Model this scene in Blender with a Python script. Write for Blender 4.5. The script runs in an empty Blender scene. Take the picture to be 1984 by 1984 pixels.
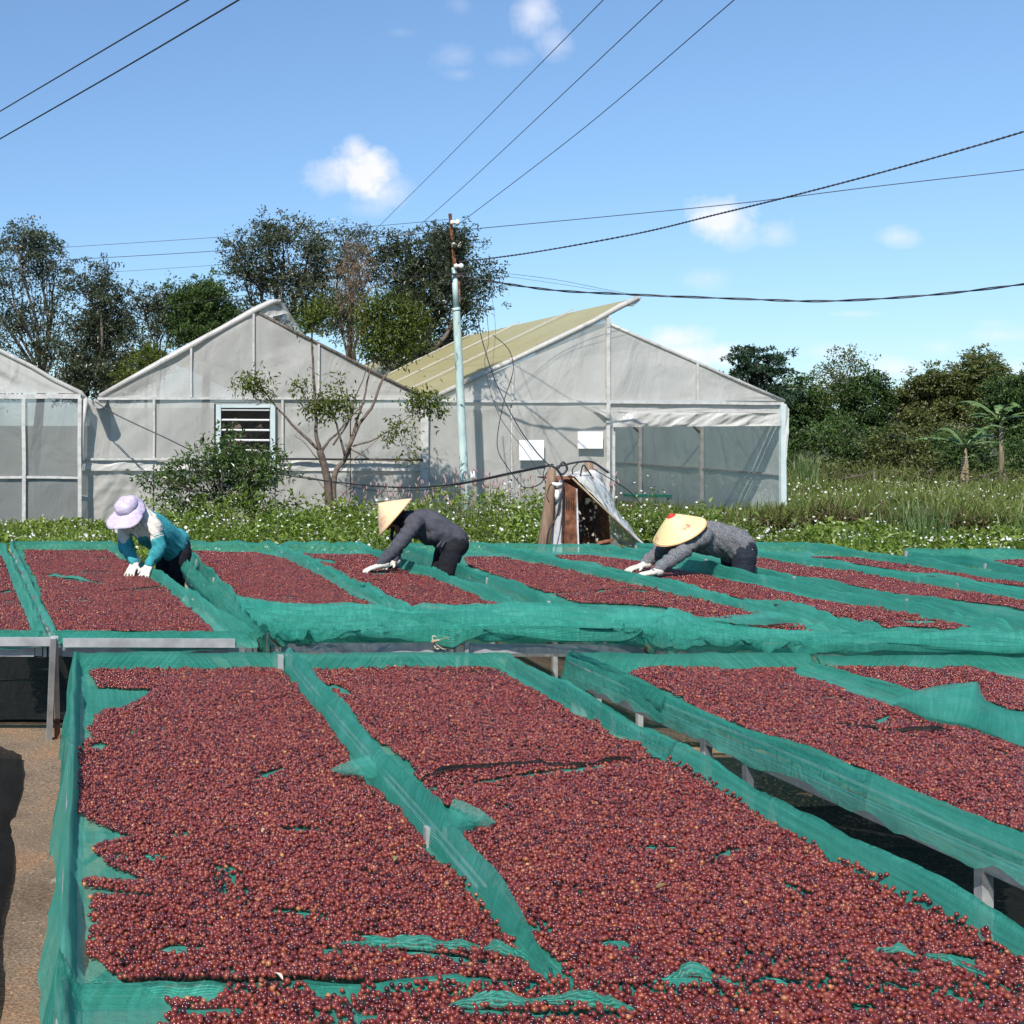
import bpy, bmesh, math, random
import numpy as np
from mathutils import Vector, Matrix
R = math.radians
rng = np.random.default_rng(7)
random.seed(7)
S = bpy.context.scene
COL = S.collection

# ------------------------------------------------------------------ camera
F = 2400.0          # focal length in pixels of the 1984 px photograph
PX, PY = 164.0, 820.0   # principal point (the picture is a crop of a wider level shot)
H = 1.95            # eye height
cam_d = bpy.data.cameras.new("camera")
cam = bpy.data.objects.new("camera", cam_d)
COL.objects.link(cam)
cam.location = (0, 0, H)
cam.rotation_euler = (R(90), 0, 0)
cam_d.sensor_width = 36
cam_d.lens = F / 1984 * 36
cam_d.shift_x = (992 - PX) / 1984
cam_d.shift_y = -(992 - PY) / 1984
cam_d.clip_start = 0.1
cam_d.clip_end = 3000
S.camera = cam

def at(px, py, Y):
    """world point seen at pixel (px, py) at distance Y"""
    return Vector(((px - PX) * Y / F, Y, H - (py - PY) * Y / F))
def onz(px, py, z):
    Y = (H - z) * F / (py - PY)
    return ((px - PX) * Y / F, Y)
D = 1984 / 1932.0   # factor from the enlarged view to photo pixels

# ------------------------------------------------------------------ sun and sky
sun_dir = Vector((0.46, 0.80, -1.0)).normalized()       # direction the light travels
sun_el = math.asin(-sun_dir.z)
to_sun = -sun_dir
sun_d = bpy.data.lights.new("sun", 'SUN')
sun = bpy.data.objects.new("sun", sun_d)
COL.objects.link(sun)
sun_d.energy = 5.0
sun_d.angle = R(0.53)
sun_d.color = (1.0, 0.95, 0.87)
sun.rotation_euler = to_sun.to_track_quat('Z', 'Y').to_euler()
sun.location = (-8, -10, 30)

W = bpy.data.worlds.new("World")
S.world = W
W.use_nodes = True
wt = W.node_tree
wt.nodes.clear()
def N(t, typ, **kw):
    n = t.nodes.new(typ)
    for k, v in kw.items():
        setattr(n, k, v)
    return n
out = N(wt, 'ShaderNodeOutputWorld')
bg = N(wt, 'ShaderNodeBackground')
sky = N(wt, 'ShaderNodeTexSky', sky_type='NISHITA', sun_disc=False)
sky.sun_elevation = sun_el
sky.sun_rotation = math.atan2(to_sun.x, to_sun.y)
sky.altitude = 200
sky.air_density = 1.0
sky.dust_density = 0.25
sky.ozone_density = 3.0
bg.inputs['Strength'].default_value = 0.13
wt.links.new(bg.outputs[0], out.inputs[0])

def mth(t, op, a, b=None, c=None, clamp=False):
    n = N(t, 'ShaderNodeMath', operation=op, use_clamp=clamp)
    for i, v in enumerate((a, b, c)):
        if v is None:
            continue
        if isinstance(v, (int, float)):
            n.inputs[i].default_value = v
        else:
            t.links.new(v, n.inputs[i])
    return n.outputs[0]
tc = N(wt, 'ShaderNodeTexCoord')
sep = N(wt, 'ShaderNodeSeparateXYZ')
wt.links.new(tc.outputs['Generated'], sep.inputs[0])
ysafe = mth(wt, 'MAXIMUM', sep.outputs[1], 0.05)
u_ = mth(wt, 'DIVIDE', sep.outputs[0], ysafe)
v_ = mth(wt, 'DIVIDE', sep.outputs[2], ysafe)
comb = N(wt, 'ShaderNodeCombineXYZ')
wt.links.new(u_, comb.inputs[0]); wt.links.new(v_, comb.inputs[1])
nz = N(wt, 'ShaderNodeTexNoise')
nz.inputs['Scale'].default_value = 20
nz.inputs['Detail'].default_value = 9
nz.inputs['Roughness'].default_value = 0.66
wt.links.new(comb.outputs[0], nz.inputs['Vector'])
nz2 = N(wt, 'ShaderNodeTexNoise')
nz2.inputs['Scale'].default_value = 9
nz2.inputs['Detail'].default_value = 3
wt.links.new(comb.outputs[0], nz2.inputs['Vector'])
# clouds: photo-view x, y, rx, ry, density, hardness
clouds = [(685,325,66,58,1.0,2.2),(640,335,55,42,.6,1.7),(730,362,62,38,.6,1.5),(672,285,34,34,.7,1.9),(700,392,60,20,.3,1.2),
          (1360,415,64,44,.8,1.9),(1390,445,55,28,.45,1.3),(1468,442,40,26,.5,1.4),(1690,446,46,20,.55,1.3),
          (1335,524,58,24,.42,1.2),(1612,592,44,6,.35,1.2),
          (1010,20,42,46,.6,1.2),(1045,80,34,36,.45,1.1),(960,110,50,20,.35,1.0),(860,105,44,26,.28,1.0),
          (870,140,40,14,.3,1.0),(760,62,26,10,.15,1.0),(870,10,26,20,.2,1.0),
          (1280,640,60,22,.7,1.7),(1310,672,86,26,1.0,1.9),(1560,664,46,18,.5,1.3),(1690,694,60,24,.7,1.6),(1770,655,40,14,.3,1.2),
          (1895,632,60,16,.5,1.3),(1880,612,40,10,.3,1.1),(1930,700,60,24,.5,1.3),(1600,720,60,22,.5,1.3)]
tot = None
for (cx, cy, rx, ry, dn, hd) in clouds:
    cu = (cx * D - PX) / F; cv = (PY - cy * D) / F
    du = mth(wt, 'MULTIPLY', mth(wt, 'SUBTRACT', u_, cu), F / (rx * D))
    dv = mth(wt, 'MULTIPLY', mth(wt, 'SUBTRACT', v_, cv), F / (ry * D))
    r2 = mth(wt, 'ADD', mth(wt, 'MULTIPLY', du, du), mth(wt, 'MULTIPLY', dv, dv))
    dist = mth(wt, 'SQRT', r2)
    nn = mth(wt, 'MULTIPLY', mth(wt, 'SUBTRACT', nz.outputs['Fac'], 0.5), 2.6)
    e = mth(wt, 'SUBTRACT', mth(wt, 'ADD', 1.15, nn), dist)
    m = mth(wt, 'MULTIPLY', mth(wt, 'MULTIPLY', e, hd * 0.55, clamp=True), min(1, dn * 1.15))
    tot = m if tot is None else mth(wt, 'MAXIMUM', tot, m)
front = mth(wt, 'GREATER_THAN', sep.outputs[1], 0.06)
tot = mth(wt, 'MULTIPLY', mth(wt, 'MULTIPLY', tot, front), 0.93, clamp=True)
mixc = N(wt, 'ShaderNodeMixRGB')
shade = mth(wt, 'MULTIPLY_ADD', nz.outputs['Fac'], 1.8, 5.4)
cc = N(wt, 'ShaderNodeCombineXYZ')
wt.links.new(mth(wt, 'MULTIPLY', shade, 1.0), cc.inputs[0]); wt.links.new(mth(wt, 'MULTIPLY', shade, 1.0), cc.inputs[1]); wt.links.new(mth(wt, 'MULTIPLY', shade, 1.08), cc.inputs[2])
wt.links.new(tot, mixc.inputs['Fac'])
tint = N(wt, 'ShaderNodeMixRGB', blend_type='MULTIPLY')
tint.inputs['Fac'].default_value = 1.0
tint.inputs[2].default_value = (0.94, 1.22, 1.50, 1)
gam = N(wt, 'ShaderNodeGamma'); gam.inputs[1].default_value = 0.75
wt.links.new(sky.outputs[0], gam.inputs[0]); wt.links.new(gam.outputs[0], tint.inputs[1])
wt.links.new(tint.outputs[0], mixc.inputs[1])
wt.links.new(cc.outputs[0], mixc.inputs[2])
wt.links.new(mixc.outputs[0], bg.inputs['Color'])

S.view_settings.view_transform = 'Standard'
S.view_settings.look = 'None'
S.view_settings.exposure = 0.30
S.view_settings.gamma = 1.0
S.view_settings.use_curve_mapping = False
S.render.engine = 'CYCLES'
cy = S.cycles
cy.max_bounces = 10
cy.diffuse_bounces = 4
cy.glossy_bounces = 3
cy.transmission_bounces = 6
cy.transparent_max_bounces = 24
cy.use_denoising = True
cy.caustics_reflective = False
cy.caustics_refractive = False

# ------------------------------------------------------------------ helpers
def tag(o, label=None, cat=None, group=None, kind=None):
    if label: o['label'] = label
    if cat: o['category'] = cat
    if group: o['group'] = group
    if kind: o['kind'] = kind
    return o
def empty(name, loc=(0, 0, 0), label=None, cat=None, group=None):
    o = bpy.data.objects.new(name, None)
    o.location = loc
    o.empty_display_size = 0.1
    COL.objects.link(o)
    bpy.context.view_layer.update()
    return tag(o, label, cat, group)
def link(name, me, mat=None, parent=None, mats=None):
    o = bpy.data.objects.new(name, me)
    COL.objects.link(o)
    if mats:
        for m in mats: me.materials.append(m)
    elif mat:
        me.materials.append(mat)
    if parent is not None:
        o.parent = parent
        par = Matrix.Translation(parent.location) if parent.type == 'EMPTY' else parent_world(parent)
        o.matrix_parent_inverse = par.inverted()
    return o
def parent_world(p):
    m = Matrix.Translation(p.location) if p.parent is None else p.matrix_basis.copy()
    if p.parent is not None:
        pp = parent_world(p.parent)
        m = pp @ p.matrix_parent_inverse @ m
    return m
def np_mesh(name, verts, faces, smooth=True, rnd=None, uv=None, mat_idx=None):
    """verts (n,3); faces (m,k) with constant k"""
    verts = np.ascontiguousarray(verts, dtype=np.float32)
    faces = np.ascontiguousarray(faces, dtype=np.int32)
    me = bpy.data.meshes.new(name)
    me.vertices.add(len(verts))
    me.vertices.foreach_set('co', verts.ravel())
    m, k = faces.shape
    me.loops.add(m * k)
    me.loops.foreach_set('vertex_index', faces.ravel())
    me.polygons.add(m)
    me.polygons.foreach_set('loop_start', np.arange(0, m * k, k, dtype=np.int32))
    me.polygons.foreach_set('loop_total', np.full(m, k, dtype=np.int32))
    me.polygons.foreach_set('use_smooth', np.full(m, smooth, dtype=bool))
    if rnd is not None:
        a = me.attributes.new('rnd', 'FLOAT', 'FACE')
        a.data.foreach_set('value', np.ascontiguousarray(rnd, dtype=np.float32))
    if uv is not None:
        l = me.uv_layers.new(name='UVMap')
        l.data.foreach_set('uv', np.ascontiguousarray(uv[faces.ravel()], dtype=np.float32).ravel())
    me.update(calc_edges=True)
    return me

class MB:
    """collects boxes, bars and tubes and links them as ONE mesh"""
    def __init__(s): s.v = []; s.f = []; s.n = 0; s.sm = []
    def add(s, vs, fs, smooth=False):
        s.v += [tuple(v) for v in vs]
        s.f += [tuple(i + s.n for i in f) for f in fs]
        s.sm += [smooth] * len(fs)
        s.n += len(vs)
    def box(s, c, size, rot=None):
        hx, hy, hz = size[0] / 2, size[1] / 2, size[2] / 2
        vs = []
        for x in (-hx, hx):
            for y in (-hy, hy):
                for z in (-hz, hz):
                    p = Vector((x, y, z))
                    if rot is not None: p = rot @ p
                    vs.append(p + Vector(c))
        s.add(vs, [(0,1,3,2),(4,6,7,5),(0,4,5,1),(2,3,7,6),(0,2,6,4),(1,5,7,3)])
    def bar(s, a, b, w=0.04, h=None, up=(0, 0, 1)):
        a, b = Vector(a), Vector(b)
        h = h or w
        d = (b - a)
        L = d.length
        d.normalize()
        upv = Vector(up)
        if abs(d.dot(upv)) > 0.95: upv = Vector((0, 1, 0))
        x = d.cross(upv).normalized()
        y = x.cross(d).normalized()
        rot = Matrix((x, d, y)).transposed()
        s.box((a + b) / 2, (w, L, h), rot)
    def tube(s, pts, r, seg=8, cap=True):
        pts = [Vector(p) for p in pts]
        rs = r if isinstance(r, (list, tuple)) else [r] * len(pts)
        vs = []
        prev = None
        for i, p in enumerate(pts):
            if i == 0: d = pts[1] - p
            elif i == len(pts) - 1: d = p - pts[i - 1]
            else: d = pts[i + 1] - pts[i - 1]
            if d.length < 1e-9: d = Vector((0, 0, 1))
            d.normalize()
            if prev is None:
                ref = Vector((0, 0, 1)) if abs(d.z) < 0.9 else Vector((0, 1, 0))
                x = d.cross(ref).normalized()
            else:
                x = (prev - d * prev.dot(d))
                x = x.normalized() if x.length > 1e-6 else d.orthogonal().normalized()
            prev = x
            y = d.cross(x)
            for k in range(seg):
                a = 2 * math.pi * k / seg
                vs.append(p + x * (math.cos(a) * rs[i]) + y * (math.sin(a) * rs[i]))
        fs = []
        for i in range(len(pts) - 1):
            for k in range(seg):
                k2 = (k + 1) % seg
                fs.append((i * seg + k, i * seg + k2, (i + 1) * seg + k2, (i + 1) * seg + k))
        if cap:
            fs.append(tuple(range(seg - 1, -1, -1)))
            fs.append(tuple((len(pts) - 1) * seg + k for k in range(seg)))
        s.add(vs, fs, True)
    def build(s, name, mat, parent=None):
        me = bpy.data.meshes.new(name)
        me.from_pydata(s.v, [], s.f)
        me.polygons.foreach_set('use_smooth', s.sm)
        me.update()
        return link(name, me, mat, parent)

def hash2(ix, iy, seed):
    h = (ix * 374761393 + iy * 668265263 + seed * 1442695041) & 0xffffffff
    h = ((h ^ (h >> 13)) * 1274126177) & 0xffffffff
    h = h ^ (h >> 16)
    return (h & 0xffff) / 65535.0
def vnoise(x, y, seed=0):
    x = np.asarray(x, dtype=np.float64); y = np.asarray(y, dtype=np.float64)
    ix = np.floor(x).astype(np.int64); iy = np.floor(y).astype(np.int64)
    fx = x - ix; fy = y - iy
    fx = fx * fx * (3 - 2 * fx); fy = fy * fy * (3 - 2 * fy)
    a = hash2(ix, iy, seed); b = hash2(ix + 1, iy, seed)
    c = hash2(ix, iy + 1, seed); d = hash2(ix + 1, iy + 1, seed)
    return (a * (1 - fx) + b * fx) * (1 - fy) + (c * (1 - fx) + d * fx) * fy - 0.5
def fbm(x, y, seed=0, oct=3):
    t = 0; a = 1.0
    for i in range(oct):
        t = t + a * vnoise(x * 2 ** i, y * 2 ** i, seed + i * 17)
        a *= 0.5
    return t
def smooth(a, b, x):
    t = np.clip((x - a) / (b - a), 0, 1)
    return t * t * (3 - 2 * t)

# ------------------------------------------------------------------ materials
def newmat(name):
    m = bpy.data.materials.new(name)
    m.use_nodes = True
    t = m.node_tree
    t.nodes.clear()
    o = N(t, 'ShaderNodeOutputMaterial')
    return m, t, o
def ramp(t, fac, stops):
    r = N(t, 'ShaderNodeValToRGB')
    while len(r.color_ramp.elements) > 1: r.color_ramp.elements.remove(r.color_ramp.elements[-1])
    r.color_ramp.elements[0].position = stops[0][0]
    r.color_ramp.elements[0].color = (*stops[0][1], 1)
    for p, c in stops[1:]:
        e = r.color_ramp.elements.new(p); e.color = (*c, 1)
    t.links.new(fac, r.inputs['Fac'])
    return r.outputs['Color']
def noise(t, vec, scale, detail=4, rough=0.55, dist=0.0):
    n = N(t, 'ShaderNodeTexNoise')
    n.inputs['Scale'].default_value = scale
    n.inputs['Detail'].default_value = detail
    n.inputs['Roughness'].default_value = rough
    n.inputs['Distortion'].default_value = dist
    if vec is not None: t.links.new(vec, n.inputs['Vector'])
    return n.outputs['Fac']
def objco(t, scale=None):
    c = N(t, 'ShaderNodeNewGeometry').outputs['Position']
    if scale:
        m = N(t, 'ShaderNodeMapping'); m.inputs['Scale'].default_value = scale
        t.links.new(c, m.inputs['Vector']); c = m.outputs[0]
    return c
def bump(t, h, dist=0.01, strength=1.0):
    b = N(t, 'ShaderNodeBump')
    b.inputs['Distance'].default_value = dist
    b.inputs['Strength'].default_value = strength
    t.links.new(h, b.inputs['Height'])
    return b.outputs[0]
def simple(name, stops, scale=6, rough=0.7, metal=0.0, bscale=40, bdist=0.003, spec=0.5, vscale=None, detail=5):
    m, t, o = newmat(name)
    p = N(t, 'ShaderNodeBsdfPrincipled')
    c = objco(t, vscale)
    t.links.new(ramp(t, noise(t, c, scale, detail), stops), p.inputs['Base Color'])
    p.inputs['Roughness'].default_value = rough
    p.inputs['Metallic'].default_value = metal
    p.inputs['Specular IOR Level'].default_value = spec
    if bdist: t.links.new(bump(t, noise(t, c, bscale, 4), bdist), p.inputs['Normal'])
    t.links.new(p.outputs[0], o.inputs[0])
    return m
def leafmat(name, stops, trans=0.35, rough=0.45, spec=0.4, tcol=None):
    m, t, o = newmat(name)
    a = N(t, 'ShaderNodeAttribute', attribute_name='rnd')
    col = ramp(t, a.outputs['Fac'], stops)
    p = N(t, 'ShaderNodeBsdfPrincipled')
    p.inputs['Roughness'].default_value = rough
    p.inputs['Specular IOR Level'].default_value = spec
    t.links.new(col, p.inputs['Base Color'])
    tr = N(t, 'ShaderNodeBsdfTranslucent')
    mm = N(t, 'ShaderNodeMixRGB', blend_type='MULTIPLY'); mm.inputs[0].default_value = 1
    mm.inputs[2].default_value = (*(tcol or (1.3, 1.5, 0.6)), 1)
    t.links.new(col, mm.inputs[1]); t.links.new(mm.outputs[0], tr.inputs[0])
    mx = N(t, 'ShaderNodeMixShader'); mx.inputs[0].default_value = trans
    t.links.new(p.outputs[0], mx.inputs[1]); t.links.new(tr.outputs[0], mx.inputs[2])
    t.links.new(mx.outputs[0], o.inputs[0])
    return m

def netmat(name, col_a, col_b, trans=0.34, pitch=0.0043, open_=0.22, weave=0.5):
    """knitted shade net: thin threads with open mesh between them"""
    m, t, o = newmat(name)
    uv = N(t, 'ShaderNodeUVMap').outputs[0]
    c = objco(t)
    w = N(t, 'ShaderNodeTexWave', bands_direction='Y'); w.inputs['Scale'].default_value = 1 / pitch / 3.1831
    w.inputs['Distortion'].default_value = 0.6
    w.inputs['Detail'].default_value = 1
    t.links.new(uv, w.inputs['Vector'])
    big = noise(t, c, 3.0, 4)
    fine = noise(t, c, 60.0, 3)
    st = N(t, 'ShaderNodeMapping'); st.inputs['Scale'].default_value = (55, 1.6, 1); t.links.new(uv, st.inputs['Vector'])
    streak = noise(t, st.outputs[0], 1.0, 4, .65)
    st2 = N(t, 'ShaderNodeMapping'); st2.inputs['Scale'].default_value = (2.5, 38, 1); t.links.new(uv, st2.inputs['Vector'])
    streak2 = noise(t, st2.outputs[0], 1.0, 3, .6)
    mixn = mth(t, 'ADD', mth(t, 'MULTIPLY', big, .45), mth(t, 'ADD', mth(t, 'MULTIPLY', streak, .35), mth(t, 'MULTIPLY', streak2, .2)))
    col = ramp(t, mixn, [(0.34, col_a), (0.52, tuple((p + q) / 2 for p, q in zip(col_a, col_b))), (0.64, col_b), (0.76, tuple(min(1, v * 1.5 + .03) for v in col_b))])
    d = N(t, 'ShaderNodeBsdfPrincipled'); d.inputs['Roughness'].default_value = 0.62; d.inputs['Specular IOR Level'].default_value = 0.3
    t.links.new(col, d.inputs['Base Color'])
    t.links.new(bump(t, mth(t, 'ADD', mth(t, 'ADD', noise(t, c, 17.0, 4, .6, 1.5), mth(t, 'MULTIPLY', streak, .25)), mth(t, 'MULTIPLY', w.outputs['Fac'], 0.15)), 0.02, 0.8), d.inputs['Normal'])
    tl = N(t, 'ShaderNodeBsdfTranslucent'); t.links.new(col, tl.inputs[0])
    mx = N(t, 'ShaderNodeMixShader'); mx.inputs[0].default_value = trans
    t.links.new(d.outputs[0], mx.inputs[1]); t.links.new(tl.outputs[0], mx.inputs[2])
    tp = N(t, 'ShaderNodeBsdfTransparent')
    al = N(t, 'ShaderNodeMixShader')
    # share of open mesh, seen closed at grazing angles
    lw = N(t, 'ShaderNodeLayerWeight'); lw.inputs[0].default_value = 0.35
    op = mth(t, 'ADD', mth(t, 'MULTIPLY', mth(t, 'SUBTRACT', w.outputs['Fac'], 0.5), weave * 0.5), mth(t, 'MULTIPLY', mth(t, 'SUBTRACT', fine, 0.5), 0.25))
    op = mth(t, 'ADD', op, open_)
    op = mth(t, 'SUBTRACT', op, mth(t, 'MULTIPLY', mth(t, 'SUBTRACT', streak, .45), .8))
    op = mth(t, 'MULTIPLY', op, mth(t, 'SUBTRACT', 1.15, lw.outputs['Facing']), clamp=True)
    t.links.new(op, al.inputs[0])
    t.links.new(mx.outputs[0], al.inputs[1]); t.links.new(tp.outputs[0], al.inputs[2])
    t.links.new(al.outputs[0], o.inputs[0])
    return m

M = {}
M['net'] = netmat('green_net', (0.030, 0.36, 0.265), (0.115, 0.56, 0.44), trans=.36, open_=.43, weave=.8)
M['net_sheer'] = netmat('sheer_net', (0.030, 0.36, 0.265), (0.14, 0.58, 0.47), trans=.36, open_=.56, weave=.8)
M['net_black'] = netmat('black_net', (0.012, 0.011, 0.010), (0.03, 0.028, 0.025), trans=0.2, open_=0.16)
M['steel'] = simple('galvanised_steel', [(0.3, (0.27, 0.272, 0.275)), (0.7, (0.46, 0.465, 0.465))], 9, 0.45, 0.2, 60, 0.001)
M['rust'] = simple('rusty_steel', [(0.35, (0.10, 0.04, 0.022)), (0.5, (0.20, 0.075, 0.035)), (0.68, (0.34, 0.15, 0.09))], 12, 0.8, 0.1, 60, 0.003)
M['wood'] = simple('weathered_wood', [(0.3, (0.14, 0.085, 0.055)), (0.7, (0.30, 0.20, 0.14))], 5, 0.85, 0, 40, 0.004, vscale=(6, 6, 0.7))
M['bamboo'] = simple('bamboo', [(0.3, (0.25, 0.17, 0.10)), (0.7, (0.45, 0.34, 0.22))], 8, 0.7, 0, 40, 0.003)
M['rope'] = simple('rope', [(0.3, (0.35, 0.30, 0.22)), (0.7, (0.6, 0.55, 0.45))], 40, 0.9)
M['cable'] = simple('black_cable', [(0.3, (0.012, 0.012, 0.016)), (0.7, (0.03, 0.028, 0.035))], 10, 0.5)
M['ceramic'] = simple('white_ceramic', [(0.3, (0.7, 0.68, 0.64)), (0.7, (0.85, 0.84, 0.8))], 10, 0.25)
M['cream_frame'] = simple('greenhouse_batten', [(0.35, (0.42, 0.41, 0.39)), (0.6, (0.56, 0.55, 0.52))], 9, 0.6, 0, 30, 0.004)
M['paper'] = simple('white_board', [(0.3, (0.84, 0.84, 0.84)), (0.7, (0.88, 0.88, 0.88))], 3, 0.6, 0, 30, 0.0005)
M['louvre'] = simple('pale_blue_frame', [(0.3, (0.46, 0.55, 0.55)), (0.7, (0.58, 0.66, 0.66))], 6, 0.5)
M['white_paint'] = simple('white_paint', [(0.3, (0.7, 0.7, 0.69)), (0.7, (0.82, 0.82, 0.81))], 12, 0.5)
M['dark'] = simple('dark_metal', [(0.3, (0.012, 0.011, 0.011)), (0.7, (0.035, 0.03, 0.03))], 12, 0.6)
M['bark'] = simple('tree_bark', [(0.3, (0.07, 0.055, 0.045)), (0.7, (0.18, 0.15, 0.125))], 18, 0.9, 0, 50, 0.01, vscale=(1, 1, 0.3))
M['bark_brown'] = simple('brown_bark', [(0.3, (0.075, 0.052, 0.040)), (0.7, (0.19, 0.145, 0.115))], 14, 0.9, 0, 50, 0.008)

# ------------------------------------------------------------------ ground
def ground():
    m, t, o = newmat('field_soil')
    p = N(t, 'ShaderNodeBsdfPrincipled'); p.inputs['Roughness'].default_value = 0.95
    c = objco(t)
    t.links.new(ramp(t, noise(t, c, 0.8, 8), [(0.3, (0.030, 0.035, 0.012)), (0.55, (0.055, 0.065, 0.02)), (0.75, (0.10, 0.075, 0.04))]), p.inputs['Base Color'])
    t.links.new(bump(t, noise(t, c, 12, 6), 0.05), p.inputs['Normal'])
    t.links.new(p.outputs[0], o.inputs[0])
    g = np.linspace(-1, 1, 61); g = np.sign(g) * np.abs(g) ** 2.2
    xs, ys = np.meshgrid(g * 900 + 5, g * 900 + 20)
    far = np.hypot(xs - 5, ys - 15)
    z = np.where(far > 70, 0.6 * fbm(xs / 60, ys / 60, 3) * smooth(70, 200, far), 0)
    v = np.stack([xs, ys, z], -1).reshape(-1, 3)
    n = 61
    i = np.arange(n - 1)[:, None] * n + np.arange(n - 1)[None]
    f = np.stack([i, i + 1, i + n + 1, i + n], -1).reshape(-1, 4)
    o_ = link('ground', np_mesh('ground', v, f), m)
    tag(o_, kind='structure')
    # gritty packed yard under the drying beds
    m, t, o = newmat('gritty_yard')
    p = N(t, 'ShaderNodeBsdfPrincipled'); p.inputs['Roughness'].default_value = 0.92
    c = objco(t)
    base = ramp(t, noise(t, c, 1.7, 7, 0.6), [(0.3, (0.17, 0.12, 0.08)), (0.48, (0.26, 0.19, 0.13)), (0.62, (0.33, 0.20, 0.115)), (0.75, (0.36, 0.28, 0.20))])
    grit = ramp(t, noise(t, c, 75, 4, 0.75), [(0.34, (0.30, 0.26, 0.22)), (0.48, (0.85, 0.83, 0.80)), (0.6, (1.1, 1.06, 1.0)), (0.68, (2.4, 2.4, 2.3))])
    mm = N(t, 'ShaderNodeMixRGB', blend_type='MULTIPLY'); mm.inputs[0].default_value = 0.95
    t.links.new(base, mm.inputs[1]); t.links.new(grit, mm.inputs[2])
    st = ramp(t, noise(t, c, 6, 6, 0.7), [(0.62, (0, 0, 0)), (0.7, (1, 1, 1))])
    m2 = N(t, 'ShaderNodeMixRGB'); m2.inputs[2].default_value = (0.52, 0.50, 0.46, 1)
    t.links.new(mth(t, 'MULTIPLY', st, 0.45), m2.inputs[0]); t.links.new(mm.outputs[0], m2.inputs[1])
    t.links.new(m2.outputs[0], p.inputs['Base Color'])
    t.links.new(bump(t, mth(t, 'ADD', noise(t, c, 90, 5, 0.7), mth(t, 'MULTIPLY', noise(t, c, 7, 4), 2)), 0.012), p.inputs['Normal'])
    t.links.new(p.outputs[0], o.inputs[0])
    xs, ys = np.meshgrid(np.linspace(-14, 22, 145), np.linspace(-8, 13.2, 86))
    z = 0.012 + 0.01 * fbm(xs * 0.8, ys * 0.8, 5)
    v = np.stack([xs, ys, z], -1).reshape(-1, 3)
    i = np.arange(85)[:, None] * 145 + np.arange(144)[None]
    f = np.stack([i, i + 1, i + 146, i + 145], -1).reshape(-1, 4)
    tag(link('yard', np_mesh('yard', v, f), m), kind='structure')
ground()

# ------------------------------------------------------------------ drying beds
ZS, ZR = 0.62, 0.705
class Bed: pass
def lerp(a, b, t): return a + (b - a) * t
BEDS = []
def bed(key, y0, y1, xl0, xl1, xr0, xr1, drops, label, wr=1.0, step=0.035, pos=''):
    """xl0/xr0 = left/right edge at the near end y0, xl1/xr1 at the far end y1"""
    b = Bed(); b.key = key; b.y0, b.y1 = y0, y1
    b.XL = lambda y: lerp(xl0, xl1, (y - y0) / (y1 - y0))
    b.XR = lambda y: lerp(xr0, xr1, (y - y0) / (y1 - y0))
    b.drops = drops; b.label = label; b.wr = wr; b.step = step; b.seed = len(BEDS) * 31 + 5
    b.rw = .045 if key[0] in 'AB' else .06; b.pos = pos
    BEDS.append(b)
    return b
# drops: left, right, near, far
A0 = bed('A0', 1.3, 2.885, -0.055, -0.055, 2.31, 2.31, (.30, .12, .2, .03), 'green net nearest the camera, joined in a seam to the two front nets', step=.026, pos='nearest the camera')
A1 = bed('A1', 2.889, 6.68, -0.055, -0.055, 1.085, 1.085, (.30, .03, .03, .10), 'green net spread over the front left drying bed, its edge bulging over the bare yard', step=.026, pos='front left')
A2 = bed('A2', 2.889, 6.68, 1.125, 1.125, 2.31, 2.28, (.03, .12, .03, .10), 'green net of the front middle drying bed, right of the net-covered tubes', step=.026, pos='front middle')
B1 = bed('B1', 2.0, 6.73, 2.93, 2.62, 4.0, 3.93, (.15, .03, .1, .12), 'green net of the bed right of the dark aisle, hanging in long folds toward it', step=.03, pos='right of the dark aisle')
B2 = bed('B2', 3.4, 6.73, 4.06, 3.99, 5.3, 5.2, (.03, .1, .1, .1), 'green net in the right front corner with a wide flap folded over its cherries', step=.035, pos='right front corner')
L0 = bed('L0', 7.45, 12.85, -1.45, -2.0, -0.25, -0.84, (.1, .03, .10, .04), 'green net at the far left behind the bare yard, only its right part showing', step=.05, pos='far left')
L1 = bed('L1', 7.45, 12.9, -0.19, -0.76, 1.02, 0.27, (.03, .08, .10, .04), 'green net of the bed the worker in teal is raking by hand', step=.045, pos='worked by the person in teal')
L2 = bed('L2', 7.45, 12.9, 1.12, 1.03, 2.17, 1.98, (.12, .03, .03, .04), 'green net right behind the teal-jacketed worker with a bunched hem at its near end', wr=2.6, step=.035, pos='behind the worker in teal')
L3 = bed('L3', 7.45, 12.9, 2.23, 2.04, 3.13, 2.88, (.03, .1, .03, .04), 'green net of the bed under the hands of the worker in plain dark grey', wr=2.6, step=.035, pos='under the hands of the worker in dark grey')
L4 = bed('L4', 7.45, 12.9, 3.32, 3.32, 4.83, 4.15, (.2, .03, .16, .04), 'green net of the bed between the two conical-hatted workers', wr=2.0, step=.035, pos='between the two workers in conical hats')
L5 = bed('L5', 7.45, 12.9, 4.89, 4.21, 5.72, 5.42, (.03, .12, .18, .04), 'green net of the bed under the hands of the worker in mottled grey', wr=1.8, step=.035, pos='under the hands of the worker in mottled grey')
L6 = bed('L6', 7.6, 12.9, 6.02, 5.74, 7.25, 6.52, (.14, .03, .14, .04), 'green net of the bed just right of the worker in mottled grey', wr=1.2, step=.05, pos='right of the worker in mottled grey')
L7 = bed('L7', 8.4, 12.9, 7.2, 6.58, 7.95, 7.5, (.03, .1, .1, .04), 'narrow green net running along the weeds at the right', wr=1.2, step=.05, pos='along the weeds at the right')
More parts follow.
